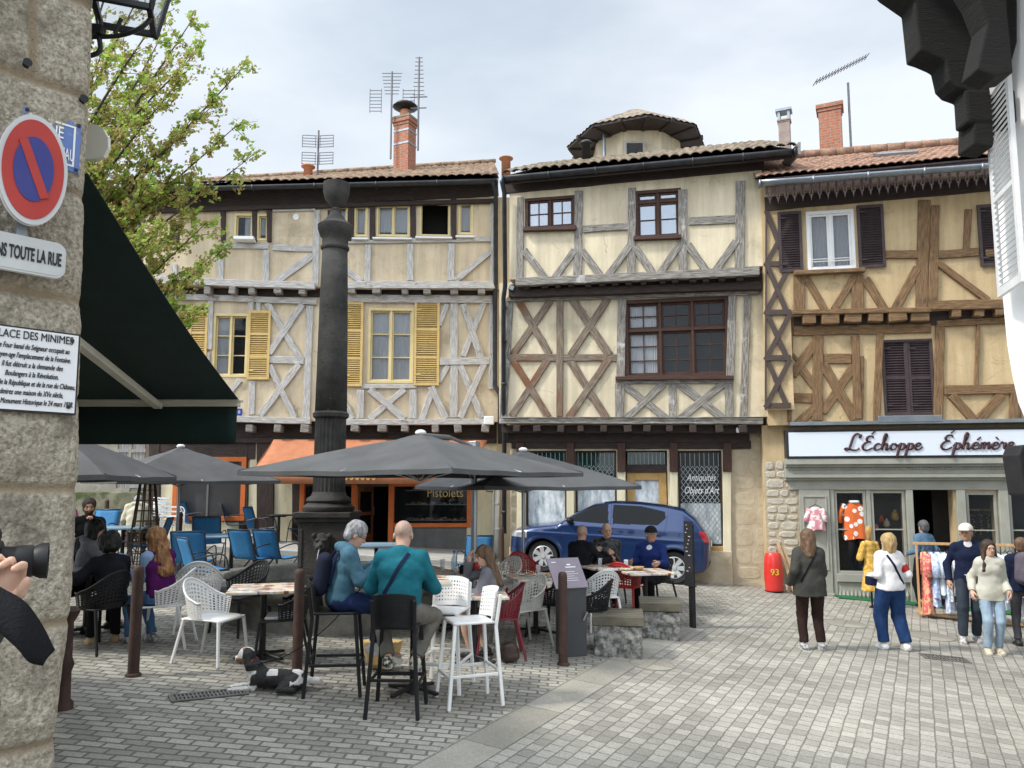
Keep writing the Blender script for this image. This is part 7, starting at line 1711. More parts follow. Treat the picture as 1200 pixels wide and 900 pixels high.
    if look.get('skirt'):
        def bot(c):
            c.cap(Pv+V((0,0,.06)), Pv+V((0,0,-.02)), .142*B*s, .158*B*s, .04, V((1,0,0)), .78, cuta=True)
            for i in (0,1): c.cap(hips[i], kn[i].lerp(hips[i],.25), .092*s, .075*s, .06, cutb=True)
    cloth_mesh('trousers' if not look.get('skirt') else 'shorts', bot, look.get('bottom', cloth('plain_dark_trousers', (.04,.04,.05))), .006, 19, 5)
    fd = look.get('foot_dir', [V((-.12,1,0)), V((.12,1,0))])
    for i in (0,1):
        sh1 = SDF([an[i][k_]-.26 for k_ in range(3)], [an[i][k_]+.26 for k_ in range(3)], min(res, .008))
        f = V(fd[i]).normalized(); h_ = an[i]-f*.035; zf = an[i].z-.055; pt = look.get('toe_drop', 0)
        h0 = V((h_.x,h_.y,zf)); t0 = h0+f*.175*s+V((0,0,-pt)); sd_ = f.cross(V((0,0,1)))
        sh1.cap(h0+V((0,0,.012)), t0+V((0,0,.0)), .040, .040, .02, sd_, .8); sh1.cap(an[i]+V((0,0,-.01)), h0+V((0,0,.02)), .042, .042, .03); sh1.cap(an[i]+V((0,0,-.02)), h0.lerp(t0,.6)+V((0,0,.01)), .038, .034, .03)
        sh1.cap(h0+V((0,0,-.016)), t0+V((0,0,-.018)), .046, .046, .008, sd_, .40)
        Pp, Qq = sh1.mesh(); Cz = Pp[Qq].mean(1); zl = h0.z-.012+(Cz[:,:2]-np.array(h0)[:2]) @ np.array(f)[:2]*0
        mesh_np('shoe', Pp, Qq, [look.get('shoe', pl_white), look.get('sole', pl_white)], o, (Cz[:,2] < zl).astype(int))
    # ---------------- hair
    def hmesh(name, fn, m, nz, fq, seed=2, r_=None):
        c = SDF([hc[i]-.55 for i in range(3)], [hc[i]+.22 for i in range(3)], r_ or min(res,.009)) if hk in ('long','pony') else SDF([hc[i]-.24 for i in range(3)], [hc[i]+.24 for i in range(3)], r_ or min(res,.009))
        fn(c); c.noise(nz, fq, seed, .4); Pp, Qq = c.mesh(); return mesh_np(name, Pp, Qq, m, o)
    fc = look.get('hairline', .058)
    def face_cut(c, yy=.052, zz=.062): c.ell(Hd(0,.105,-.035), (.075*q,.070*q,.105*q), .012, Rm, 's')
    if hk in ('short','curly'):
        g = (.006 if look.get('cap') else .014) if hk == 'short' else .045
        def f_(c): c.ell(Hd(0,-.020,.045), ((.078+g)*q,(.094+g)*q,(.088+g)*q), .01, Rm); c.ell(Hd(0,-.06,-.03), (.070*q+g*.7,.050*q+g*.6,.065*q), .03, Rm); face_cut(c)
        hmesh('hair', f_, hm_, .004 if hk == 'short' else .012, 95 if hk == 'short' else 85)
    if hk in ('long','pony','bob'):
        Lh = look.get('hair_len', .34)
        def f_(c):
            c.ell(Hd(0,-.018,.042), (.096*q,.112*q,.104*q), .01, Rm); b0 = Hd(0,-.07,-.02); b1 = neck-up*(Lh-.12)-fw*.085
            if hk == 'pony': c.cap(Hd(0,-.09,.02), Hd(0,-.13,-.10), .035, .03, .03)
            c.cap(b0, b1 if hk == 'long' else Hd(0,-.06,-.13), .088*q, look.get('hair_w',.075)*q, .04, hr, .6)
            for sx in (-1,1): c.cap(Hd(sx*.072,-.015,.01), (neck-up*(Lh-.14)+hr*sx*.10-fw*(.02 if not look.get('hair_front') else -.075)) if hk == 'long' else Hd(sx*.078,-.01,-.10), .034*q, .032*q, .035)
            face_cut(c)
        hmesh('hair', f_, hm_, look.get('hair_noise',.006), 60)
    if look.get('cap'):
        c = SDF([hc[i]-.26 for i in range(3)], [hc[i]+.26 for i in range(3)], min(res,.009)); c.ell(Hd(0,-.012,.048), (.097*q,.118*q,.098*q), .01, Rm); c.cutp(Hd(0,0,.036), -hup)
        c.cap(Hd(-.035,.095,.048), Hd(.035,.095,.048), .055*q, .055*q, .012, hup, 3.2) if False else c.ell(Hd(0,.115,.046), (.072*q,.065*q,.011*q), .012, Rm)
        Pp, Qq = c.mesh(); mesh_np('cap', Pp, Qq, look['cap'], o)
    if look.get('glasses'):
        b = MB()
        for sx in (-1,1): b.tube([Hd(sx*.031+.020*math.cos(2*PI*i/12), .101, .004+.016*math.sin(2*PI*i/12)) for i in range(13)], .0014, 5, cap=False); b.tube([Hd(sx*.052,.099,.008), Hd(sx*.080,-.01,.006)], .002, 5)
        b.tube([Hd(-.011,.103,.006), Hd(.011,.103,.006)], .002, 5)
        if look['glasses'] == 'sun':
            for sx in (-1,1): b.sph(tuple(Hd(sx*.031,.098,.004)), .019, 10, sz=(1,.4,.9))
        b.build('glasses', black_metal, o, smooth=True)
    J = dict(sdf=keep[0], o=o, Pv=Pv, up=up, rt=rt, fw=fw, shp=shp, el=el, wr=wr, kn=kn, an=an, neck=neck, hc=hc, Hd=Hd, chest=chest, s=s)
    return J
def strap(J, m, w=.03, mirror=1, name='strap', x0=.085, x1=-.15):
    """flat band over one shoulder, down the back and the front to the other hip, lying on the clothes"""
    c, up, rt, fw, Pv, s = J['sdf'], J['up'], J['rt'], J['fw'], J['Pv'], J['s']; b = MB()
    def surf(x, z, sg):
        p = Pv+rt*x+up*z; d = .24
        while d > 0:
            q_ = p+fw*sg*d; ii = [int(round((q_[k]-c.lo[k])/c.h)) for k in range(3)]
            if all(0 <= ii[k] < c.n[k] for k in range(3)) and c.F[tuple(ii)] < .0: break
            d -= .004
        return p+fw*sg*(max(d, .02)+.006)
    for sg in (-1, 1):
        pts = [surf(mirror*(x0+(x1-x0)*t)*s, (.475-.44*t)*s, sg) for t in [i/18 for i in range(19)]]
        pts = [(pts[max(i-1,0)]+pts[i]*2+pts[min(i+1,18)])/4 for i in range(19)]
        dr = (rt*mirror*(x1-x0)-up*.44).normalized(); lat = dr.cross(fw*sg).normalized()*w/2
        b.grid([[p-lat-fw*sg*.012, p-lat+fw*sg*.003, p+lat+fw*sg*.003, p+lat-fw*sg*.012] for p in pts])
    return b.build(name, m, J['o'], smooth=False)
navy = cloth('navy_knit', (.012,.018,.045)); jeans = cloth('dark_blue_denim', (.020,.05,.14)); ljeans = cloth('light_blue_denim', (.30,.40,.50)); blackc = cloth('black_cloth', (.012,.012,.014)); browntr = cloth('dark_brown_trousers', (.030,.017,.014))
sn_w = mat('white_sneaker', (.62,.62,.60), (.72,.72,.70), .6, scale=20); grey_sn = mat('grey_sneaker', (.16,.16,.17), (.55,.55,.53), .7, scale=26, contrast=.2); black_sh = mat('black_shoe', (.015,.015,.016), rough=.5)
greyhair = hairm('grey_hair', (.34,.34,.35), .35); brownh = hairm('brown_hair', (.15,.085,.045)); auburn = hairm('auburn_hair', (.32,.15,.055), .45); blackh = hairm('black_hair', (.015,.013,.013)); blondh = hairm('blond_hair', (.50,.34,.15), .55); dbrown = hairm('dark_brown_hair', (.05,.026,.017))
def at_(px, py, dx=0, dy=0): v = G(px, py); x, y = v.x+dx, v.y+dy; return Vector((x, y, gz(x, y)))
V = Vector
# ---- standing on the right
J = person('standing woman in dark grey coat and brown trousers seen from behind', at_(952,762), R(-8), 1.63, fem=True, build=1.12, look=dict(top=cloth('charcoal_coat',(.055,.055,.048)), top_name='coat', top_t=.028, top_len=.16, bottom=browntr, leg_r=1.15, shoe=grey_sn, sole=pl_white, hair='long', hair_mat=brownh, hair_len=.20), hands=[(-.27,.02,.86),(.12,.22,1.15)], head=(R(20),R(-4)), res=.0095, feet=[(-.10,.0,.08),(.13,.05,.08)])
strap(J, blackc, .025)
def red_sleeve(C_, j):
    r = np.zeros(len(C_), int)
    for i in (1,):
        a, b_ = np.array(j['el'][i]), np.array(j['wr'][i]); m = np.array(j['shp'][i])*.35+a*.65; r[np.linalg.norm(C_-m, axis=1) < .075] = 1
    return r
J = person('blond woman from behind in white sweatshirt with red arm band and jeans', at_(1047,762), R(4), 1.62, fem=True, build=1.08, look=dict(top=[cloth('white_sweatshirt',(.72,.71,.72),.92), cloth('red_arm_band',(.45,.03,.03))], top_name='sweatshirt', top_t=.024, top_len=.05, top_midx=red_sleeve, bottom=jeans, leg_r=1.45, shoe=sn_w, hair='bob', hair_mat=blondh), hands=[(-.20,.16,.98),(.22,.20,1.02)], head=(R(15),0), res=.0095, feet=[(-.10,.05,.08),(.18,-.02,.08)])
strap(J, navy, .03, -1)
b = MB(); b.cbox((-.24,.06,.93),(.10,.16,.12)); b.build('shoulder_bag', navy, J['o'], bevel=.02)
J = person('man in navy pullover and dark trousers wearing a cream flat cap, holding a phone', at_(1140,752), R(160), 1.78, look=dict(top=[navy,cloth('collar_white',(.6,.6,.62))], top_name='pullover', top_t=.016, bottom=cloth('slate_trousers',(.035,.045,.06)), leg_r=1.15, shoe=grey_sn, sole=pl_white, hair='short', hair_mat=greyhair, cap=cloth('cream_cap',(.62,.58,.50),.9), skin=skin_t, top_midx=lambda C_, j: (np.linalg.norm(C_-np.array(j['neck']+Vector((0,.07,-.01))), axis=1) < .055).astype(int)), hands=[(-.02,.28,1.03),(.27,.02,.88)], elbow=[(-.7,-.5,-.5),(.5,-.6,-.6)], head=(R(-22),0), res=.0095, feet=[(-.06,-.05,.08),(.16,.20,.08)])
b = MB(); b.cbox(tuple(J['wr'][0]+V((.06,.05,-.02))),(.14,.08,.012)); b.build('phone', mat('pale_phone',(.5,.52,.55),rough=.3), J['o'], bevel=.004)
J = person('young woman in cream cardigan, light jeans and glasses with long dark hair', at_(1166,766), R(165), 1.60, fem=True, build=.95, look=dict(top=cloth('cream_cardigan',(.50,.49,.42),.9), top_name='cardigan', top_t=.024, top_len=.12, bottom=ljeans, leg_r=1.02, shoe=mat('beige_sneaker',(.50,.46,.36),rough=.6), hair='long', hair_mat=dbrown, hair_len=.30, glasses=True, hair_front=True), hands=[(-.18,.14,.86),(.24,.02,.84)], head=(R(12),0), res=.009, feet=[(-.05,.0,.08),(.10,.06,.08)])
J = person('grey haired person in denim jacket and black trousers in the shop doorway', at_(1087,712), R(8), 1.66, fem=True, look=dict(top=cloth('denim_jacket',(.10,.18,.27)), top_name='denim_jacket', top_t=.018, top_len=.06, bottom=blackc, leg_r=1.6, shoe=black_sh, sole=black_sh, hair='short', hair_mat=hairm('dark_grey_hair',(.12,.12,.125))), hands=[(-.22,.18,1.0),(.22,.18,1.0)], res=.011)
J = person('person cut by the right edge with a mauve grey rucksack', at_(1204,758), R(-20), 1.62, look=dict(top=navy, top_t=.02, bottom=cloth('grey_trousers',(.06,.06,.07)), shoe=black_sh, sole=black_sh, hair='short', hair_mat=brownh), res=.012)
c = SDF((-.2,-.36,.9),(.2,-.05,1.45),.012); c.cap((0,-.20,1.02),(0,-.19,1.30),.15,.13,.03,(1,0,0),.75); c.cap((0,-.30,1.0),(0,-.29,1.12),.09,.08,.03,(1,0,0),.6); P_, Q_ = c.mesh(); mesh_np('rucksack', P_, Q_, cloth('mauve_rucksack',(.12,.105,.13)), J['o'])
# ---- bar stool couple
def shirt_strap(*a): pass
ph = G(393,811); J = person('grey haired woman in blue jacket on a bar stool reading her phone', ph+V((.02,0,0)), R(-72), 1.66, sit=.77, lean=R(10), head=(R(-5),R(-24)), fem=True, build=1.05, look=dict(top=cloth('teal_blue_softshell',(.065,.15,.205)), top_name='jacket', top_t=.026, hood=True, bottom=cloth('navy_trousers',(.02,.035,.10)), shoe=sn_w, hair='short', hair_mat=greyhair, glasses=True, curl=(.8,.8), hand_dir=[(.35,.8,.15),(-.35,.8,.15)], palm=[(.7,0,.5),(-.7,0,.5)], foot_dir=[(.05,1,-.25),(-.05,1,-.25)]),
    hands=[(-.09,.34,1.16),(.08,.34,1.16)], elbow=[(-.5,-.5,-.8),(.5,-.5,-.8)], feet=[(-.07,.34,.40),(.09,.44,.36)], res=.0068)
b = MB(); b.cbox((0,.455,1.20),(.075,.012,.15),0,Matrix.Rotation(R(50),3,'X')); b.build('phone', mat('red_phone_case',(.30,.02,.06),rough=.3), J['o'], bevel=.004)
b = MB()
for sx in (-1,1):
    pts = [J['neck']+J['rt']*sx*.10+J['fw']*a+J['up']*z for a, z in ((-.12,-.35),(-.11,-.1),(-.02,-.015),(.085,-.08),(.115,-.2),(.09,-.32))]; pts = catmull(pts, 4)
    for i in range(len(pts)-1): b.beam(pts[i], pts[i+1], .045, .012, (pts[i]-(J['chest']+J['up']*(pts[i]-J['chest']).dot(J['up']))))
b.build('rucksack_straps', navy, J['o'])
c = SDF((-.2,-.45,.8),(.2,-.05,1.4),.012); c.cap(J['Pv']+V((0,-.19,.10)), J['chest']+V((0,-.20,.05)),.13,.12,.03,(1,0,0),.6); P_, Q_ = c.mesh(); mesh_np('rucksack', P_, Q_, cloth('navy_rucksack',(.015,.018,.035)), J['o'])
wom = J
ph = G(465,834); J = person('bald man from behind in teal sweater with cross strap on a bar stool', ph+V((0,.0,0)), R(-3), 1.82, sit=.78, lean=R(14), head=(0,R(-14)), build=1.10, look=dict(top=cloth('teal_sweater',(.014,.13,.17)), top_name='sweater', top_t=.020, bottom=cloth('khaki_grey_trousers',(.16,.15,.13)), leg_r=1.15, shoe=mat('black_cream_sneaker',(.03,.03,.03),(.62,.58,.46),.6,scale=22,contrast=.12), sole=mat('cream_sole',(.6,.56,.44),rough=.6), hair='shaved', hair_mat=None, skin=skin, curl=(.7,.7)),
    hands=[(-.10,.34,1.10),(.12,.34,1.10)], elbow=[(-.7,-.3,-.75),(.7,-.3,-.75)], feet=[(-.12,.16,.42),(.13,.16,.42)], knee=[(-.3,.6,.8),(.3,.6,.8)], res=.0068)
strap(J, navy, .035, 1)
# ---- seated groups
def seated(label, px, py, yaw, look, **k):
    return person(label, at_(px, py), yaw, sit=.46, look=look, **k)
J = seated('woman in grey cardigan with long brown hair covering her face with her hand', 583, 770, R(84), dict(top=cloth('grey_cardigan',(.17,.17,.19)), top_name='cardigan', top_t=.022, bottom=cloth('taupe_shorts',(.06,.045,.045)), skirt=True, shoe=black_sh, sole=black_sh, hair='long', hair_mat=brownh, hair_len=.34, curl=(.25,.6), hand_dir=[None,(-.3,-.05,1)], palm=[None,(-.35,-1,0)]), H=1.64, fem=True, lean=R(16), head=(R(30),R(-6)), hands=[(-.18,.42,.78),(-.03,.33,1.10)], elbow=[(-.5,-.3,-.8),(.6,.2,-1)], feet=[(-.10,.30,.08),(.12,.16,.08)], res=.0075)
J = seated('bald man in black seen from behind at the table of three men', 678, 716, R(-38), dict(top=blackc, bottom=blackc, shoe=black_sh, sole=black_sh, hair='shaved', skin=skin_t), H=1.76, build=1.12, lean=R(12), head=(R(10),0), hands=[(-.2,.42,.80),(.34,.46,.80)], res=.0095)
J = seated('smiling bald man facing us in black leather jacket', 712, 707, R(172), dict(top=mat('black_leather',(.012,.012,.013),(.03,.03,.032),.35,scale=8), top_name='leather_jacket', top_t=.02, bottom=blackc, shoe=black_sh, sole=black_sh, hair='shaved', curl=(.9,.9)), H=1.74, build=1.15, lean=R(6), head=(R(15),0), hands=[(-.10,.30,.86),(.16,.32,.90)], res=.0085)
J = seated('man in navy zip jacket and black cap looking left at the table of three men', 765, 715, R(150), dict(top=[cloth('royal_navy_jacket',(.015,.03,.13)),cloth('white_undershirt',(.6,.6,.6))], top_name='jacket', top_t=.022, top_midx=lambda C_, j: (np.linalg.norm(C_-np.array(j['neck']+Vector((0,.09,-.06))), axis=1) < .05).astype(int), bottom=blackc, shoe=black_sh, sole=black_sh, hair='short', hair_mat=greyhair, cap=blackc, skin=skin_t), H=1.76, build=1.22, lean=R(2), head=(R(40),R(4)), hands=[(-.25,.40,.80),(.22,.36,.80)], res=.0085)
def purple_arm(C_, j):
    r = np.zeros(len(C_), int)
    for i in (0,1):
        for t in np.linspace(0,1,8):
            for a, b_ in ((j['shp'][i], j['el'][i]), (j['el'][i], j['wr'][i])): p = np.array(a.lerp(b_, t)); r[np.linalg.norm(C_-p, axis=1) < .078] = 1
    return r
J = seated('woman with long wavy auburn hair in purple vest over pale blue sleeves', 187, 757, R(62), dict(top=[cloth('purple_vest',(.085,.012,.09)), cloth('pale_blue_sleeve',(.24,.36,.52))], top_name='jacket', top_t=.022, top_midx=purple_arm, bottom=cloth('mid_blue_denim',(.09,.18,.34)), shoe=grey_sn, hair='long', hair_mat=auburn, hair_len=.36, hair_noise=.016, hair_w=.11), H=1.66, fem=True, build=1.08, lean=R(12), head=(R(8),R(-8)), hands=[(-.12,.40,.78),(.14,.40,.78)], feet=[(-.12,.34,.08),(.10,.26,.08)], res=.0075)
J = seated('curly black haired person from behind in dark jacket reaching over the round table', 128, 762, R(38), dict(top=cloth('black_jacket',(.014,.015,.02)), top_t=.02, bottom=blackc, shoe=mat('tan_shoe',(.35,.25,.13),rough=.7), hair='curly', hair_mat=blackh), H=1.58, build=.92, lean=R(28), head=(R(-15),0), hands=[(-.42,.30,.80),(.10,.42,.78)], res=.0085)
J = seated('woman with sunglasses and dark hair in grey hoodie, chin on hand', 88, 738, R(-70), dict(top=cloth('grey_hoodie',(.24,.24,.26)), top_name='hoodie', top_t=.024, hood=True, bottom=blackc, shoe=black_sh, hair='bob', hair_mat=blackh, glasses='sun', curl=(.7,.9), hand_dir=[None,(0,.1,1)]), H=1.64, fem=True, lean=R(16), head=(R(12),0), hands=[(-.16,.38,.78),(.04,.27,.98)], elbow=[(-.5,-.3,-.8),(.6,.2,-1)], res=.0075)
J = seated('bearded man in black shirt leaning his cheek on his fist', 100, 690, R(-158), dict(top=blackc, short_sleeve=True, bottom=blackc, shoe=black_sh, hair='short', hair_mat=dbrown, beard=True, skin=skin_t, curl=(1.1,.4), hand_dir=[(.1,.1,1),None]), H=1.76, lean=R(10), head=(R(8),0), hands=[(-.07,.30,.98),(.2,.38,.78)], elbow=[(-.6,.2,-1),(.6,-.3,-.6)], res=.0085)
J = seated('person in pink top at the far left, mostly hidden by the stone corner', 72, 668, R(-150), dict(top=cloth('pink_top',(.40,.08,.16)), bottom=blackc, shoe=black_sh, hair='long', hair_mat=dbrown, hair_len=.25), H=1.62, fem=True, hands=[(-.2,.36,.78),(.2,.36,.78)], res=.011)
J = person('person in cream jacket from behind, bending, beyond the wooden obelisk', at_(157,651), R(20), 1.60, sit=.46, lean=R(24), look=dict(top=cloth('cream_jacket',(.52,.49,.38),.9), top_t=.03, hood=True, bottom=blackc, shoe=black_sh, hair='short', hair_mat=greyhair), hands=[(-.2,.36,.7),(.2,.36,.7)], head=(0,R(-50)), res=.012)
# ---- photographer at the left edge
hp = AT(24,684,1.62); gzz = gz(-1.35,1.35); po = Vector((-1.34,1.34,gzz)); yw = R(-68); Mi = Matrix.Rotation(-yw,3,'Z')
tgt = Mi @ (AT(-16,712,1.58)-po); tg2 = Mi @ (AT(-60,690,1.60)-po)
J = person('person leaning in from the left edge holding a black camera, olive sleeve and dark strap', po, yw, 1.98, look=dict(top=cloth('olive_jacket',(.050,.058,.042)), top_t=.018, bottom=jeans, shoe=black_sh, hair='short', hair_mat=brownh, hand_sc=.84, curl=(.9,.95), hand_dir=[None, tuple(Mi @ (AT(20,648,1.60)-AT(-14,712,1.58)))], palm=[None, tuple(Mi @ Vector((.3,-.5,.6)))]), hands=[tuple(tg2), tuple(tgt)], elbow=[(-.3,-.2,-1),(.25,-.1,-1)], res=.006)
co = AT(-4,659,1.62); o = T('camera', 'black camera with zoom lens held up by the person at the left edge', 'camera', co, R(-62)); b = MB()
b.cbox((0,-.02,.0),(.13,.055,.088)); b.cbox((0,-.02,.055),(.05,.05,.035)); b.build('camera_body', pl_black, o, bevel=.012)
b = MB(); M_ = Matrix.Rotation(-PI/2,4,'X'); b.M = M_; b.lathe([(.030,.0),(.033,.012),(.031,.03),(.034,.035),(.034,.062),(.031,.066),(.037,.078),(.038,.092),(.033,.092),(.030,.086)],28); lo_ = b.build('lens', pl_black, o, smooth=True, ang=40)
b = MB(); b.M = M_; b.lathe([(.029,.083),(.010,.090)],24); b.build('front_glass', glass_up, lo_, smooth=True)
st = MB(); Mc = Matrix.Rotation(R(62),3,'Z')
ue = catmull([AT(-30,672,1.54)-co, AT(4,690,1.53)-co, AT(30,706,1.53)-co, AT(50,734,1.54)-co, AT(64,762,1.55)-co], 6); le = catmull([AT(-34,712,1.50)-co, AT(-4,738,1.50)-co, AT(18,758,1.50)-co, AT(34,776,1.51)-co, AT(50,780,1.53)-co], 6)
st.grid([[Mc @ a_, Mc @ (a_.lerp(b_,.33)+V((0,-.006,0))), Mc @ (a_.lerp(b_,.66)+V((0,-.006,0))), Mc @ b_] for a_, b_ in zip(ue, le)])
st.build('neck_strap', blackc, o, smooth=True, solid=.004)
# ---- dog
dg = G(313,812); o = T('dog', 'small black, white and tan spaniel lying on the setts, on a lead', 'dog', dg+V((.0,.10,0)), R(6), None, 1.22); c = SDF((-.42,-.2,-.02),(.42,.2,.36),.0068)
# x: head to the left (-x)
c.cap((-.08,.0,.095),(.20,.01,.07),.070,.074,.03,(0,1,0),1); c.cap((-.10,0,.12),(-.12,0,.17),.075,.060,.03); c.cap((-.13,0,.17),(-.165,0,.235),.055,.045,.03); c.ell((-.185,0,.268),(.064,.056,.057),.02); c.cap((-.205,0,.255),(-.262,0,.240),.030,.021,.018); c.cap((-.21,0,.238),(-.250,0,.222),.020,.013,.006); c.ell((-.279,0,.246),(.010,.012,.009),.004)
for sy in (-1,1): c.cap((-.178,sy*.042,.285),(-.15,sy*.068,.20),.020,.028,.01,(1,0,0),.6); c.cap((-.15,sy*.068,.20),(-.150,sy*.066,.165),.028,.024,.01,(1,0,0),.6); c.cap((-.10,sy*.055,.10),(-.13,sy*.06,.035),.038,.024,.02); c.cap((-.12,sy*.06,.03),(-.27,sy*.055,.022),.022,.018,.01); c.ell((-.29,sy*.055,.02),(.026,.019,.016),.008); c.cap((.19,sy*.06,.06),(.10,sy*.10,.04),.052,.03,.03); c.cap((.08,sy*.12,.03),(.20,sy*.13,.022),.024,.018,.012)
for k in range(3): pass
c.cap((.26,.0,.07),(.34,.06,.045),.03,.022,.02); c.cap((.34,.06,.045),(.36,.10,.035),.022,.02,.02); c.noise(.0035,95,4); P_, Q_ = c.mesh(); C = P_[Q_].mean(1)
mi = np.zeros(len(C), int); x, y, z = C.T
mi[(x < -.10) & (z < .20) & (np.abs(y) < .075) & (z < .16+.0*x)] = 1; mi[(x < -.09) & (z < .055)] = 1; mi[(x > .16) & (z > .055) & (np.sin(x*40+y*25)+np.sin(z*50+y*18) > -.1)] = 1; mi[(x > .25)] = 1; mi[(np.abs(x-.02) < .03+.012*np.sin(z*60)) & (z > .12) & (y < .0)] = 1
mi[(x < -.205) & (z > .215)] = 1; mi[(x < -.13) & (x > -.24) & (z > .27) & (np.abs(y) < .012)] = 1; mi[(x < -.19) & (x > -.262) & (z < .25) & (np.abs(y) > .010) & (z > .212)] = 2; mi[(x < -.268) & (z > .232)] = 0; mi[(x < -.19) & (x > -.215) & (z > .285) & (np.abs(y) > .012) & (np.abs(y) < .03)] = 2
mesh_np('body', P_, Q_, [mat('black_fur',(.010,.010,.010),(.03,.028,.026),.6,scale=40,bump=.7,bscale=120), mat('white_fur',(.62,.60,.56),(.76,.75,.72),.8,scale=40,bump=.7,bscale=120), mat('tan_fur',(.28,.11,.04),(.36,.16,.06),.8,scale=40)], o, mi)
b = MB()
for sy in (-1,1): b.sph((-.222,sy*.031,.268),.0075,8)
b.build('eyes', mat('dog_eye',(.01,.008,.006),rough=.1), o, smooth=True)
b = MB(); b.tube([(-.125+.0*math.cos(a)-.012*math.sin(a)*0+.018*math.cos(a), .062*math.cos(a), .185+.060*math.sin(a)) for a in [2*PI*i/20 for i in range(21)]], .007, 6); b.build('collar', red_s, o, smooth=True)
h = wom['o'].matrix_basis @ wom['wr'][1]; e = Vector(o.location)+V((-.13,-.07,.24)); L_ = catmull([h, h.lerp(e,.35)+V((.0,-.04,-.18)), h.lerp(e,.7)+V((0,-.02,-.16)), e], 10)
b = MB(); c0 = L_[0]; b.tube([p-c0 for p in L_], .005, 6); tag(b.build('dog_lead', blackc, loc=c0), 'thin dark lead running from the woman in the blue jacket to the spaniel', 'lead')
